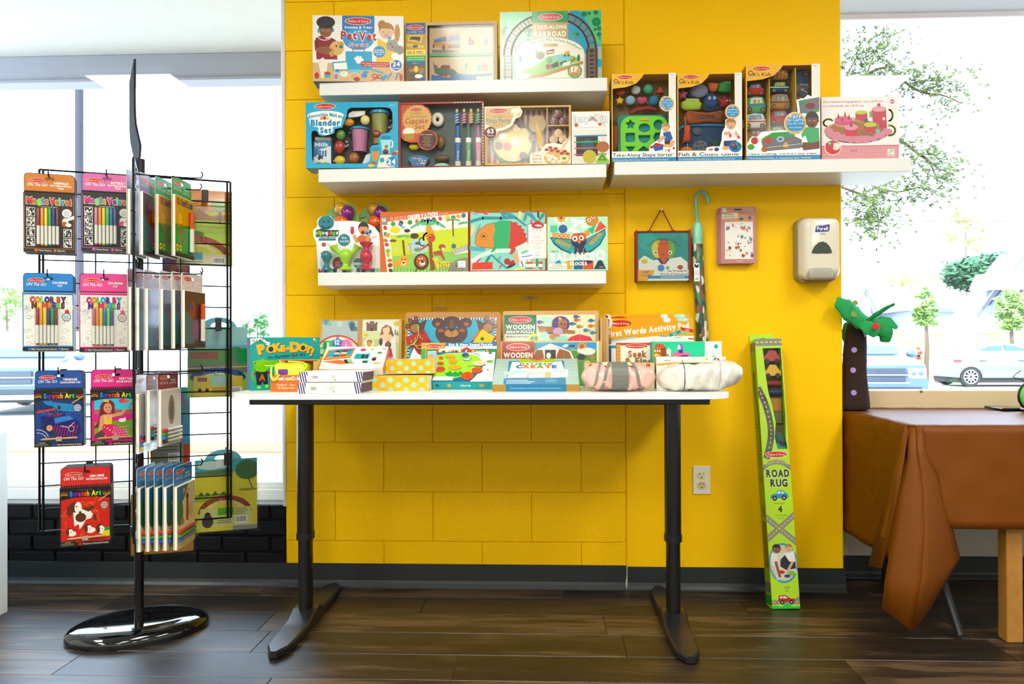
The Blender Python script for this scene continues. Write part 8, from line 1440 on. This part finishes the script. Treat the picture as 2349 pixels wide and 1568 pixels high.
for i, (px, cs) in enumerate((((336), ['6a2a8a', 'c81a5a', '1a8ac0', 'e0a81a']), ((361), ['a82020', '1f7a3a', '1a7ab0', '1a1a1a']), ((393), ['c8281c', '2a9a3a', '1a8ac0', '241a18']))): side_pad(px, 858 - 3 * i, (1034, 1010, 1018)[i], -.68 + .01 * i, (100, 99, 92)[i], .16, ('c8c4cc', '7a2030', '8a2a34')[i], 'c8c0b8', cs, ('whitish pad with four fat pens nearest the pole in the third row', 'maroon pad with four fat pens in the middle of the third row', 'outermost maroon pad with four fat white pens in the third row')[i], 'pen pads', lambda a: a.bgd('d8d0c4').e(400, 330, 130, 240, '8a6a4a').e(400, 330, 70, 160, '4a3420'))
for i in range(5): side_pad(343 + 20 * i + (4 if i == 4 else 0), 1066 - .5 * i, 1252 - i, -.70 + .012 * i, 97 - .7 * i, .165, '1a70a8', 'd8c49a', ['c82a1c', '2a9a3a', '1f5ab8'], 'blue-topped painting pad, %s from the rack pole in the bottom row' % ('first', 'second', 'third', 'fourth', 'outermost')[i], 'blue painting pads', art_blue)
for y, s_ in ((405, .24), (432, .09), (627, .24), (635, .10), (856, .24), (852, .10), (1069, .16)):
    P0 = RP + E2 * s_; z = atY(400, y, P0.y + .05).z; hook(Vector((P0.x, P0.y, z)), RA + math.pi / 2, .19)
# ---- sticker sets behind the far wing, backs towards the room
def sticker(px, tt, draw, art, lab, arch=None):
    xl, xr, yt, yb = px; P0 = RP - E2 * tt; a, b = onp(xl, (yt + yb) / 2, P0, E2), onp(xr, (yt + yb) / 2, P0, E2); w = (b - a).dot(E1); zb = onp((xl + xr) / 2, yb, P0, E2).z; h = onp((xl + xr) / 2, yt, P0, E2).z - zb; c = (a + b) / 2
    pts = rrect(-w / 2, 0, w / 2, h * (.88 if arch else 1), .008, 3)
    t = reg(MB().prism(pts, 0, .003).build('sticker_set', mat('d8d4c0', .4), loc=(c.x, c.y, zb), rot=(0, 0, RA)), lab, 'sticker set', 'sticker sets on the far wing')
    if arch:
        MB().prism(circ(w * arch, h * .86, w * .3, h * .14, 14, 0, 180), .0003, .0028, holes=[circ(w * arch, h * .89, w * .14, h * .05, 10)]).build('handle_arch', mat('5aa8b8', .35), t)
    A_ = Art(*art, w, h * (.88 if arch else 1)); draw(A_); A_.build('back_print', t, -.0002, print_mat(.2, .4))
    hook(Vector((c.x, c.y, zb + h - .02)) + E2 * (tt - .001), RA + math.pi, tt + .03)
    MB().box(-w / 2 - .004, -.0045, -.006, w / 2 + .008, -.0042, h * .9).build('clear_bag', CLEAR, t)
def d_lagoon(a): a.bgd('c8c81c').r(0, 0, 100, 28, 'd8861c').p('a86a14', 0, 28, 40, 24, 60, 34, 100, 30, 100, 42, 0, 42).r(0, 40, 100, 60, 'a8c01c').e(78, 30, 3, 14, '6a4a1c').e(78, 20, 18, 7, '7a9a3a').p('b8d84a', 0, 58, 100, 56, 100, 64, 0, 66).e(35, 63, 3, 8, '3a5a1c').e(35, 58, 14, 4, '2a6a1c').arc(30, 92, 62, 28, 9, 190, 345, 'b8411c').t('Lagoon Scene Inside!', 40, 72, 5, 'f0e8c8', w=62, arc=52).r(0, 84, 92, 100, 'ddd8b0').r(15, 82, 46, 92, '4a9ab0').bar(64, 88, 88, 97, '303030').lines(4, 94, 50, 2, 3, 1, '6a6a54')
def d_country(a): a.bgd('8ab84a').r(0, 0, 100, 26, '9ac8cc').r(0, 26, 100, 34, '7ab0c4').p('4a8a3a', 0, 34, 100, 30, 100, 52, 0, 54).e(80, 40, 12, 12, '2a7a3a').e(95, 44, 10, 12, '2a8a3a').r(5, 36, 50, 46, '8a3a24').r(0, 52, 100, 66, '6a6e62').l([(0, 59), (100, 57)], 1, 'e0c81c').arc(50, 76, 44, 14, 8, 190, 350, '1a4a9a').t('Country Scene Inside!', 50, 66, 5, 'dce4f0', w=60, arc=60).rr(10, 70, 92, 98, 2, 'd8b93a').r(38, 70, 66, 84, '9ac8b8').r(16, 72, 32, 78, '8a3a14').bar(72, 86, 90, 96, '303030').lines(40, 87, 68, 3, 3, 1, '6a5a1c').e(20, 90, 3, 3, '20201c').e(32, 90, 3, 3, '20201c')
def d_jungle(a): a.bgd('e0d40f').r(0, 0, 100, 18, '4ab0c0').e(25, 8, 22, 6, 'cfe0dc').e(45, 5, 12, 8, 'e0e8e4').p('5a7a5a', 0, 16, 60, 14, 60, 22, 0, 22).e(84, 16, 20, 14, '2f6a34').l([(84, 26), (92, 42)], 1.6, '4a3a1c').e(85, 44, 16, 2, '9a900c').r(0, 48, 58, 58, '9ab02c').p('2a5a1c', 5, 50, 10, 44, 14, 50, 20, 45, 26, 50, 32, 44, 38, 50, 46, 45, 50, 50).arc(48, 76, 40, 22, 7, 185, 355, 'b0401c').t('Jungle Scene Inside!', 48, 58, 4.6, 'f0e0c0', w=58, arc=44).rr(8, 68, 90, 94, 2, 'd8d88a').e(20, 86, 9, 9, '3a2420').e(20, 78, 5, 5, '3a2420').r(36, 68, 62, 78, '6ab83a').bar(64, 80, 84, 91, '303030').lines(64, 70, 86, 4, 2.4, .8, '6a6a3c').lines(36, 82, 58, 3, 3, 1, '7a7a4a').r(60, 94, 100, 100, '8a8a80')
sticker((405, 533, 436, 610), .05, d_lagoon, (0, 0, 100, 100), 'orange and yellow lagoon sticker set in clear bag, top of the far wing')
sticker((430, 568, 727, 910), .05, d_country, (0, 0, 100, 100), 'green and blue country sticker set, middle of the far wing', .02)
sticker((447, 590, 1030, 1216), .05, d_jungle, (0, 0, 100, 100), 'bright yellow jungle sticker set with rainbow arch, bottom of the far wing', -.05)
sticker((345, 436, 888, 1086), .16, lambda a: a.bgd('1f8a94').p('b0742a', 0, 68, 100, 66, 100, 100, 0, 100).p('6a4a8a', 50, 0, 80, 8, 96, 22, 60, 14).r(10, 56, 82, 90, '8a8a7c').bar(44, 76, 76, 86, '303030').lines(14, 60, 70, 4, 4, 1, '3a3a38').e(90, 50, 12, 20, '3a98c4').r(84, 66, 100, 90, 'b83a24'), (0, 0, 100, 100), 'teal sea sticker set hanging deep behind the pen pads')
sticker((300, 444, 1130, 1268), .22, lambda a: a.bgd('c98a1c').rr(4, 6, 92, 94, 3, 'd2962a').bar(60, 60, 90, 84, '303030').lines(10, 70, 54, 3, 7, 2, '6a4a10'), (0, 0, 100, 100), 'orange card pack lowest behind the blue painting pads')
sticker((372, 436, 560, 645), .14, lambda a: a.bgd('7a4a6a').p('a8604a', 30, 60, 60, 30, 90, 60, 90, 100, 30, 100).e(60, 80, 12, 16, '5a2a3a'), (0, 0, 100, 100), 'plum coloured house card behind the green safari pads')

# ================================================================== on the orange cloth
pt = reg(empty('plush_palm', tuple(atZ(1973, 943, TZ + .006))), 'stuffed palm tree with brown spotted trunk and green felt leaves', 'plush toy')
pt.location.y = max(pt.location.y, .06)
sc_ = (pt.location.y - CAM.y) / FPX
BR = mat('2a1710', .95, bump=.3, bscale=120, name='brown_plush')
prof = [(30, 0), (37, 3), (37, 12), (33, 40), (28, 73), (26, 100), (25, 143), (23, 170), (20, 192), (10, 203), (0, 206)]
tk = MB().lathe([(r_ * sc_, z_ * sc_) for r_, z_ in prof], 22, sy=.85); tk.v = [(x + z * .045, y, z) for x, y, z in tk.v]; tk.build('trunk', BR, pt, smooth=80)
for px, py in ((1996, 773), (1970, 808), (2001, 832), (1967, 853), (2002, 878), (1966, 903)):
    z = (943 - py) * sc_; dx = (px - 1973) * sc_ - z * .045; rad = next(a_[0] + (b_[0] - a_[0]) * (z / sc_ - a_[1]) / (b_[1] - a_[1]) for a_, b_ in zip(prof, prof[1:]) if a_[1] <= z / sc_ <= b_[1]) * sc_
    th = math.asin(max(-.97, min(.97, dx / rad))); MB().lathe([(6.2 * sc_, 0), (6.0 * sc_, .0012), (0, .0018)], 14).xf(Matrix.Translation((rad * math.sin(th) + z * .045, -rad * .85 * math.cos(th) - .0004, z)) @ Matrix.Rotation(th, 4, 'Z') @ Matrix.Rotation(R(90), 4, 'X')).build('spot', mat('a48cc8', .9), pt, smooth=60)
def leaf(path, wid, c='15904a', spot=None, roll=0.0):
    """felt frond along picture points (x, y, depth); width in sketch units, lobed edge, slightly cupped"""
    pts = bez([Vector(atY(*q)) - pt.location for q in path], 5); n = len(pts); vs = []; nv = 6
    for i, p_ in enumerate(pts):
        u = i / (n - 1); tg = (pts[min(i + 1, n - 1)] - pts[max(i - 1, 0)]).normalized(); wdir = tg.cross(Vector((0, 1, -.35 + roll))).normalized(); nr = wdir.cross(tg)
        k_ = u * (len(wid) - 1); a_ = int(min(k_, len(wid) - 2)); ww = (wid[a_] + (wid[a_ + 1] - wid[a_]) * (k_ - a_)) * sc_ * (1 - .16 * abs(math.sin(u * 10)))
        for j in range(nv + 1): v = -1 + 2 * j / nv; vs.append(p_ + wdir * v * ww + nr * (.22 * ww * v * v))
    fs = [(i * (nv + 1) + j, (i + 1) * (nv + 1) + j, (i + 1) * (nv + 1) + j + 1, i * (nv + 1) + j + 1) for i in range(n - 1) for j in range(nv)]
    o = MB().add(vs, fs).build('leaf', mat(c, .85, bump=.2, bscale=90), pt, smooth=80); m_ = o.modifiers.new('t', 'SOLIDIFY'); m_.thickness = .006; m_.offset = 0
    for px, py, Y, rx, col_ in (spot or ()): MB().lathe([(rx * sc_, 0), (rx * .9 * sc_, .002), (0, .003)], 14).xf(Matrix.Translation(Vector(atY(px, py, Y)) - pt.location) @ Matrix.Rotation(R(70), 4, 'X')).build('felt_spot', mat(col_, .8), o)
leaf([(1968, 738, .12), (1950, 752, .14), (1944, 772, .15), (1946, 790, .15)], [10, 17, 15, 6], '0f6a30')
leaf([(1998, 742, .06), (2022, 738, .05), (2040, 740, .04), (2058, 752, .04)], [8, 15, 14, 3], '1a9a58')
leaf([(1990, 735, .02), (2010, 722, .0), (2034, 706, -.01), (2052, 697, -.01)], [4, 7, 5, 3], '15904a', roll=1.2)
leaf([(1994, 738, .04), (2018, 748, .0), (2032, 764, -.01), (2030, 784, .0)], [12, 19, 20, 9], '118a44')
leaf([(1996, 742, .04), (1972, 728, -.01), (1945, 708, -.05), (1919, 690, -.07)], [16, 27, 26, 10], '15984c', [(1962, 694, -.06, 6, '7a8a48'), (1958, 721, -.045, 7, '7a8a48')])
leaf([(1984, 732, .04), (1992, 742, -.02), (2003, 755, -.04), (2012, 768, -.04)], [18, 25, 22, 8], '15944a', [(2009, 748, -.065, 8, 'c8141c')])
p = atZ(2300, 930, TZ + .006); tb_ = reg(MB().box(0, -.06, 0, .24, .08, .008, .002).build('tablet', mat('0c0e12', .2), loc=(atZ(2236, 933, TZ + .006).x, .06, TZ + .0085)), 'flat black tablet lying on the orange cloth by the window', 'tablet')
MB().box(.01, -.05, .0081, .23, .07, .0084).build('screen', mat('1a2026', .08), tb_)
p = atY(2352, 905, -.02); gb = reg(empty('toy_globe', (p.x + .02, -.02, TZ + .007)), 'green ball toy with black rim standing beside the tablet', 'toy')
MB().ball((0, 0, .06), .045, .02, .052, 20).build('green_face', mat('5ac84a', .3), gb, smooth=80); MB().tube([(.047 * math.cos(q * .3927), 0, .06 + .054 * math.sin(q * .3927)) for q in range(16)], .005, 8, closed=True).build('rim', mat('101010', .4), gb, smooth=60); MB().box(-.03, -.03, 0, .03, .03, .010, .003).build('stand', mat('101010', .4), gb)
MB().tube(bez([(0, .01, .11), (-.03, .02, .125), (-.05, .03, .135), (-.02, .03, .16)], 6), .0015, 6).build('cable', mat('141418', .5), gb)
# ================================================================== outdoors
def out(name, mb, m, kind='structure'): return reg(mb.build(name, m), kind=kind)
GZ = -.40
SOF = mat('b8b5ae', .8, bump=.3, bscale=8, var=.06, name='stucco_soffit')
out('canopy_left', MB().box(-9, .3, 2.95, .6, 2.1, 3.1), SOF); out('canopy_right', MB().box(.6, .4, 3.12, 12, 2.1, 3.3), mat('8e8886', .8, bump=.3, bscale=8, name='grey_soffit'))
out('beam_left', MB().box(-9, 2.02, 2.775, .6, 2.14, 2.95, .004).box(-9, 2.0, 2.765, .6, 2.16, 2.782), mat('8f9098', .7, bump=.2, bscale=12, name='grey_fascia')); out('beam_right', MB().box(.6, 2.02, 3.085, 12, 2.14, 3.3, .004), mat('b8a8a4', .7, name='pale_fascia'))
sl = reg(empty('soffit_light', atY(-6, 48, 1.6)), 'white boxy light fixture under the outdoor canopy, at the picture corner', 'light fixture'); MB().box(-.25, -.35, 0, .06, .35, .09, .006).build('housing', mat('f2f2ee', .4), sl); MB().box(-.22, -.32, -.01, .03, .32, 0, .002).build('lens', mat('f8f8f4', .3), sl)
out('ground', MB().box(-70, .36, GZ - .2, 90, 110, GZ), mat('b4b1aa', .9, bump=.2, bscale=6, var=.08, name='parking_concrete')); out('sidewalk', MB().box(-30, .36, GZ, 30, 3.4, GZ + .14, .01), mat('a9a399', .9, bump=.4, bscale=30, var=.1, name='pebble_concrete'))
reg(MB().box(-16, 0, 0, -1.0, .3, .16, .02).build('kerb', mat('b08a5c', .8), loc=(0, 7.4, GZ)), kind='structure')
# poles and wires
def up(px, py, Y): return Vector(atY(px, py, Y))
b = up(182, 720, 20.); up_ = reg(empty('utility_pole', (b.x, 20., GZ)), 'thick grey utility pole with street lamp arm beyond the left window', 'pole'); k20 = (20. - CAM.y) / FPX
MB().lathe([(10 * k20, 0), (9 * k20, 11.5)], 14).build('pole_shaft', mat('2c2c38', .9, bump=.3, bscale=12), up_, smooth=60)
A_ = [up(192, 285, 20.) - up_.location, up(240, 289, 20.) - up_.location, up(262, 291, 20.) - up_.location, up(272, 300, 20.) - up_.location]
MB().tube(bez(A_, 4), .03, 8).build('lamp_arm', mat('8a8a98', .6), up_); hd_ = MB().ball((0, 0, 0), .17, .12, .06, 14).build('lamp_head', mat('9a9aa4', .5), up_, smooth=80); hd_.location = up(279, 303, 20.) - up_.location
for (x0, y0), (x1, y1), lab in (((-200, 470), (700, 455), 'thin black overhead cable crossing behind the rack'), ((1900, 503), (2500, 504), 'thin overhead cable crossing the right window above the houses')):
    o_ = MB().tube([up(x0, y0, 24.), up((x0 + x1) / 2, (y0 + y1) / 2 + 4, 24.), up(x1, y1, 24.)], .012, 5).build('cable', mat('3a3a44', .6)); reg(o_, lab, 'cable')
b = up(597, 730, 60.); tp = reg(empty('utility_pole', (b.x, 60., GZ)), 'slim far-off utility pole with a crossarm beside the wall edge', 'pole'); MB().tube([(0, 0, 0), (0, 0, up(597, 716, 60.).z - GZ)], .11, 8).build('pole_shaft', mat('5a5a60', .9), tp); MB().box(-.6, -.06, up(597, 723, 60.).z - GZ - .06, .6, .06, up(597, 723, 60.).z - GZ + .06).build('crossarm', mat('5a5a60', .9), tp)
# trees
rt = random.Random(21)
def crown(mb, c, rx, ry, rz, n, s, flat=.5):
    cs = []
    for i in range(max(8, n // 22)): q = Vector((rt.gauss(0, 1), rt.gauss(0, 1), rt.gauss(0, 1))).normalized() * (rt.random() ** .4); cs.append(Vector((c[0] + q.x * rx, c[1] + q.y * ry, c[2] + q.z * rz)))
    for i in range(n):
        q = rt.choice(cs); p = q + Vector((rt.gauss(0, rx * .13), rt.gauss(0, rx * .13), rt.gauss(0, rx * .09))); u = Vector((rt.gauss(0, 1), rt.gauss(0, 1), rt.gauss(0, flat))).normalized(); v = u.orthogonal().normalized(); h_ = s * rt.uniform(.6, 1.3)
        mb.add([p - u * h_, p + v * h_ * .5, p + u * h_, p - v * h_ * .5], [(0, 1, 2, 3)])
LEAF = {c: mat(c, .8, name='foliage_' + c) for c in ('3c6a34', '6f9440', '2c5a3a', '8a4a34', '9aa850')}
def tree(px, py, Y, rx, rz, c, lab, n=900, s=.2, grp=None, trunk=True, cat='tree'):
    k = (Y - CAM.y) / FPX; p = up(px, py, Y); t = reg(empty('leafy_tree' if cat == 'tree' else 'shrub', (p.x, Y, GZ)), lab, cat, grp); mb = MB(); zc = p.z - GZ
    crown(mb, (0, 0, zc), rx * k, rx * k, rz * k, n, s); mb.build('foliage', LEAF[c], t)['kind'] = 'stuff'
    if trunk: MB().tube([(0, 0, 0), (.05, 0, zc * .5), (0, 0, zc)], [.10, .08, .04], 8).build('trunk', mat('5a4a3a', .9), t)
tree(2250, 626, 68, 76, 34, '2c5a3a', 'dense dark green oak crown rising behind the house roofs', 2600, .34); tree(2123, 712, 28, 26, 58, '6f9440', 'slim young street tree in front of the pale house roof', 1300, .09); tree(2318, 710, 28, 34, 50, '6f9440', 'fuller young street tree in front of the white gable', 1500, .09)
tree(2215, 525, 80, 55, 50, '9aa850', 'tall thin pine crown above the dense green oak', 520, .26); tree(2090, 640, 96, 60, 18, '9aa850', 'low pale treetops far behind the houses', 420, .26); tree(15, 690, 45, 50, 50, '6f9440', 'pale green tree at the picture edge beyond the shop window', 420, .16); tree(590, 745, 55, 36, 26, '3c6a34', 'faint leafy tree beside the far utility pole', 260, .18)
for px, rx, c, lab in ((2103, 14, '8a4a34', 'reddish bush by the fence next to the van'), (2198, 22, '8a4a34', 'rust coloured bush in front of the white fence'), (2150, 16, '3c6a34', 'low green planting along the fence foot')): tree(px, 812 if c[0] == '8' else 822, 28, rx, 14 if c[0] == '8' else 6, c, lab, 240, .08, cat='shrub')
# pine whose boughs hang across the right window
pn = reg(empty('pine_tree', (up(1850, 800, 9.).x, 9., GZ)), 'long-needled pine whose boughs reach across the bright right window', 'tree'); PB = mat('4a3626', .9, name='pine_bark')
MB().tube([(0, 0, 0), (.1, 0, 3), (0, 0, 6.5)], [.2, .16, .08], 10).build('trunk', PB, pn, smooth=60)
nd = MB()
for i, (pp, rr) in enumerate(((((1850, 205), (1935, 188), (1976, 176), (2014, 158), (2052, 152)), .03), (((2041, 155), (2067, 182), (2114, 211), (2161, 218), (2202, 235)), .025), (((2085, 195), (2102, 188), (2143, 185), (2199, 188)), .012), (((1990, 165), (2008, 120), (2020, 97), (2038, 73)), .012), (((1850, 250), (1990, 290), (2066, 323), (2105, 352), (2129, 367), (2146, 402)), .03), (((1850, 400), (1960, 440), (1992, 453), (2006, 476), (2016, 506), (2012, 549)), .02), (((2006, 476), (1990, 490), (1979, 503)), .01), (((1935, 188), (1960, 140), (1975, 120)), .012), (((2105, 352), (2150, 385), (2190, 400)), .012), (((2012, 430), (2060, 440), (2110, 430), (2150, 445)), .014))):
    path = bez([up(x, y, 9. - .12 * j) - pn.location for j, (x, y) in enumerate(pp)], 4); MB().tube(path, [rr * (1 - .7 * j / len(path)) for j in range(len(path))], 6).build('bough', PB, pn)
    for q in path[3:]:
        for _ in range(13):
            c = q + Vector((rt.gauss(0, .19), rt.gauss(0, .2), rt.gauss(.03, .14)))
            for _k in range(10):
                d = Vector((rt.gauss(0, 1), rt.gauss(0, 1), rt.gauss(.1, .8))).normalized() * rt.uniform(.07, .15); v = d.orthogonal().normalized() * .009; nd.add([c - v, c + v, c + d], [(0, 1, 2)])
nd.build('needles', mat('4e5c1e', .7, name='pine_needles'), pn)['kind'] = 'stuff'
# houses
def house(px0, px1, eave, base, ridge, Y, dep, wc, rc, lab, gable=True, extra=None):
    x0, x1 = up(px0, eave, Y).x, up(px1, eave, Y).x; ze = up(px0, eave, Y).z; zr = up((px0 + px1) / 2, ridge, Y).z; t = reg(empty('house', (x0, Y, GZ)), lab, 'house'); w = x1 - x0; h = ze - GZ; hr = zr - GZ; o_ = .35
    m = mat(wc, .8); MB().box(0, 0, 0, w, dep, h).build('walls', m, t); rm = mat(rc, .85, bump=.3, bscale=5)
    if gable:
        MB().prism([(0, h), (w, h), (w / 2, hr - .15)], 0, .15).build('gable_wall', m, t)
        for sx in (0, 1): xa, xb = (-o_, w / 2) if sx == 0 else (w + o_, w / 2); sl = (hr - h) / (w / 2) * o_; MB().prism([(xa, h - sl), (xb, hr), (xb, hr + .18), (xa, h - sl + .18)], -o_, dep).build('roof_slope', rm, t); MB().prism([(xa, h - sl - .04), (xb, hr - .04), (xb, hr + .2), (xa, h - sl + .2)], -o_ - .06, -o_).build('bargeboard', mat('5a5e78', .7), t)
    else:
        MB().add([(-o_, -o_, h), (w + o_, -o_, h), (w - w * .12, dep / 2, hr), (w * .12, dep / 2, hr), (-o_, dep + o_, h), (w + o_, dep + o_, h)], [(0, 1, 2, 3), (1, 5, 2), (5, 4, 3, 2), (4, 0, 3)]).build('roof', rm, t); MB().box(-o_, -o_ - .08, h - .22, w + o_, -o_, h).build('gutter', mat('5a6478', .6), t)
    for (u, v, ww, hh) in (extra or ()): f = MB().box(u * w, -.08, v * h, u * w + ww, -.02, v * h + hh).build('window', mat('f0f0ee', .5), t); MB().box(u * w + .1, -.1, v * h + .1, u * w + ww - .1, -.08, v * h + hh - .1).build('pane', mat('7a98a8', .1), f)
    return t
house(2150, 2243, 707, 762, 652, 46, 9, '8c96aa', 'd2cec8', 'grey sided house with a broad pale hipped roof behind the fence', False); hc = house(2250, 2440, 706, 762, 585, 36, 2., 'e6e6e4', 'cfcac4', 'white gabled house at the picture edge behind the silver sedan', True, ((.03, .86, .9, 1.5),)); MB().prism([(-.6, 3.9), (5, 3.9), (5, 4.4), (-.3, 4.6)], -2, -.1).build('porch_roof', mat('d8d4ce', .8), hc)
for i in range(4): MB().prism([(.2 + .9 * i, 3.2), (.35 + .9 * i, 3.2), (.9 + .9 * i, 3.9), (.75 + .9 * i, 3.9)], -.4, -.25).build('porch_bracket', mat('5a6a70', .7), hc)
house(1966, 1998, 700, 762, 664, 52, 7, 'c2cad6', 'd8d8da', 'narrow pale blue gabled house seen beside the plush palm', True, ((.35, .5, 1., 1.4),)); house(2004, 2120, 712, 762, 662, 56, 9, 'e2e2e2', 'e4e2de', 'long pale house with low roof behind the brick fence', False, ((.1, .7, .8, 1.3), (.3, .7, .8, 1.3)))
fb = mat('b8735a', .85, name='red_brick_fence'); nt = fb.node_tree; br = nt.nodes.new('ShaderNodeTexBrick'); br.inputs['Color1'].default_value = lin('b4684e'); br.inputs['Color2'].default_value = lin('c08066'); br.inputs['Mortar'].default_value = lin('d8ccc0'); br.inputs['Scale'].default_value = 1.6; tcn = nt.nodes.new('ShaderNodeTexCoord'); mpn = nt.nodes.new('ShaderNodeMapping'); mpn.inputs['Rotation'].default_value = (R(90), 0, 0); nt.links.new(tcn.outputs['Object'], mpn.inputs[0]); nt.links.new(mpn.outputs[0], br.inputs[0]); nt.links.new(br.outputs[0], nt.nodes['Principled BSDF'].inputs['Base Color'])
for px0, px1, m_, lab in ((1990, 2172, fb, 'low red brick fence behind the parked van'), (2235, 2420, fb, 'red brick fence stretch above the silver sedan'), (2172, 2235, mat('f0eeea', .7), 'white panel gate between two brick fence stretches')):
    x0, x1 = up(px0, 780, 31).x, up(px1, 780, 31).x; f = reg(empty('fence', (x0, 31, GZ)), lab, 'fence'); MB().box(0, 0, 0, x1 - x0, .25, up(px0, 762, 31).z - GZ).build('fence_panel', m_, f); MB().box(.01, -.05, up(px0, 762, 31).z - GZ, x1 - x0 - .01, .3, up(px0, 762, 31).z - GZ + .1).build('coping', mat('d8cfc4', .8), f)
# vehicles
TYRE = mat('1c1c1e', .8); RIM = mat('c8c8cc', .3, .7); CGL = mat('2a4a66', .05, coat=.5, name='car_glass')
def wheel(t, x, y, r, w, ax):
    o = MB().lathe([(r * .68, -w / 2), (r * .95, -w / 2), (r, -w / 4), (r, w / 4), (r * .95, w / 2), (r * .68, w / 2)], 24).xf(Matrix.Rotation(R(90), 4, ax)).build('wheel', TYRE, t, smooth=50); o.location = (x, y, r)
    rm = MB().lathe([(r * .70, w * .5), (r * .70, w * .54), (r * .62, w * .54), (r * .62, w * .5)], 24).xf(Matrix.Rotation(R(90), 4, ax)).build('rim', RIM, o, smooth=50)
    for i in range(10): s_ = MB().box(-.022, -w * .56, r * .06, .022, -w * .50, r * .66); (s_.xf(Matrix.Rotation(R(36 * i), 4, 'Y')), s_.xf(Matrix.Rotation(R(90), 4, 'Z')) if ax == 'Y' else None, s_.build('spoke', RIM, o))
def carbody(t, prof, hw, tum, paint, ax):
    """side outline (u,z) lofted across the width, narrowing with height"""
    top = max(z for u, z in prof); vs = []; n = len(prof)
    for s_ in (-1, -.9, .9, 1):
        for u, z in prof: k_ = hw * (abs(s_) if abs(s_) == 1 else .93) * (1 - tum * max(0, (z - .75) / (top - .75)) ** 1.2); zz = z if abs(s_) < 1 else .75 + (z - .75) * .97; vs.append((u, math.copysign(k_, s_) , z) if ax == 'x' else (math.copysign(k_, s_), u, z))
    fs = [(a_ * n + i, a_ * n + (i + 1) % n, (a_ + 1) * n + (i + 1) % n, (a_ + 1) * n + i) for a_ in range(3) for i in range(n)]
    for b_ in (0, 3 * n):
        tr = tessellate_polygon([[Vector((u, z, 0)) for u, z in prof]]); fs += [tuple(b_ + i for i in t_) for t_ in tr]
    return MB().add(vs, fs).build('body', paint, t, smooth=40)
def arch(cx, r): return [(cx + r * math.cos(R(180 - 20 * i)), .30 + r * math.sin(R(180 - 20 * i))) for i in range(10)]
SILV = mat('65646b', .3, .3, coat=.3, name='silver_car_paint')
p = up(2196, 860, 25.5); sd_ = reg(empty('sedan', (p.x - 1.0, 25.5, GZ)), 'silver sedan parked side-on across the right window', 'car')
pf = [(.46, .5), (.5, .32)] + arch(1.0, .37) + arch(3.85, .37) + [(4.75, .3), (4.85, .55), (4.7, .75), (3.6, .93), (2.75, 1.36), (2.2, 1.45), (1.6, 1.40), (1.0, 1.10), (.62, 1.04), (.46, .86)]
carbody(sd_, pf, .92, .22, SILV, 'x'); MB().box(.6, -.84, .14, 4.5, .84, .34).build('underbody', TYRE, sd_)
for pts in ([(.98, .98), (1.12, 1.10), (1.62, 1.33), (2.05, 1.36), (2.05, 1.0)], [(2.15, 1.0), (2.15, 1.37), (2.5, 1.34), (2.75, 1.26), (3.2, 1.02)]): MB().prism(pts, -.905 + .10, -.86 + .10).build('side_window', CGL, sd_)
for x in (1.0, 3.85): wheel(sd_, x, -.80, .335, .22, 'X'); wheel(sd_, x, .80, .335, .22, 'X')
for x in (1.3, 2.55): MB().box(x, -.95, .86, x + .2, -.90, .89, .01).build('door_handle', mat('6a6a74', .3, .6), sd_)
MB().ball((3.0, -1.0, 1.0), .12, .08, .08, 12).build('mirror', SILV, sd_, smooth=60); MB().box(.45, -.92, .82, .7, -.86, .90, .01).build('tail_light', mat('b02030', .3), sd_); MB().box(1.45, -.93, .36, 3.4, -.90, .40, .01).build('sill_trim', mat('8a8a90', .4), sd_)
VAN = mat('46607c', .25, .4, coat=.4, name='blue_grey_car_paint')
p = up(2010, 850, 13.6); sv = reg(empty('parked_suv', (p.x, 13.6, GZ), R(-6)), 'blue-grey SUV parked facing the right window behind the palm', 'car')
pf = [(0, .35), (-.02, .62), (.05, .98), (.3, 1.08), (1.15, 1.16), (1.9, 1.72), (2.4, 1.78), (4.2, 1.74), (4.6, 1.1), (4.6, .4), (4.2, .3), (.4, .26)]
carbody(sv, pf, .98, .20, VAN, 'y')
MB().add([(-.80, 1.19, 1.20), (.80, 1.19, 1.20), (.70, 1.84, 1.66), (-.70, 1.84, 1.66)], [(0, 1, 2, 3)]).build('windshield', CGL, sv)
for z0, z1, x_, c in ((.80, .93, .55, '2a3644'), (.66, .76, .55, '2a3644'), (.45, .55, .85, '1f2a36')): MB().box(-x_, -.05, z0, x_, .02, z1, .01).build('grille_bar', mat(c, .4), sv)
for z in (.78, .62): MB().box(-.62, -.07, z, .62, -.02, z + .025, .005).build('chrome_strip', RIM, sv)
for sx in (-1, 1):
    h_ = MB().box(min(sx * .60, sx * .94), -.05, .72, max(sx * .60, sx * .94), .05, .93, .02).build('headlight', mat('dfe6ec', .1, coat=.5), sv)
    for dx in (.70, .84): MB().ball((sx * dx, -.05, .83), .055, .02, .05, 10).build('headlight_lens', mat('5a6470', .1), h_, smooth=80)
    MB().ball((sx * 1.08, 1.3, 1.2), .12, .08, .09, 12).build('mirror', VAN, sv, smooth=60)
    for y in (.85, 3.75): wheel(sv, sx * .86, y, .37, .24, 'Y')
MB().box(-.98, -.10, .34, .98, .06, .44, .02).build('bumper', mat('9ab0c4', .3, .4), sv)
s2 = copy_tree(sv); p = up(5, 830, 13.); s2.location = (p.x, 13., GZ); s2.rotation_euler = (0, 0, R(14)); s2['label'] = 'pale SUV parked beyond the shop window at the picture edge'
bpy.data.objects.remove(_to, do_unlink=True)
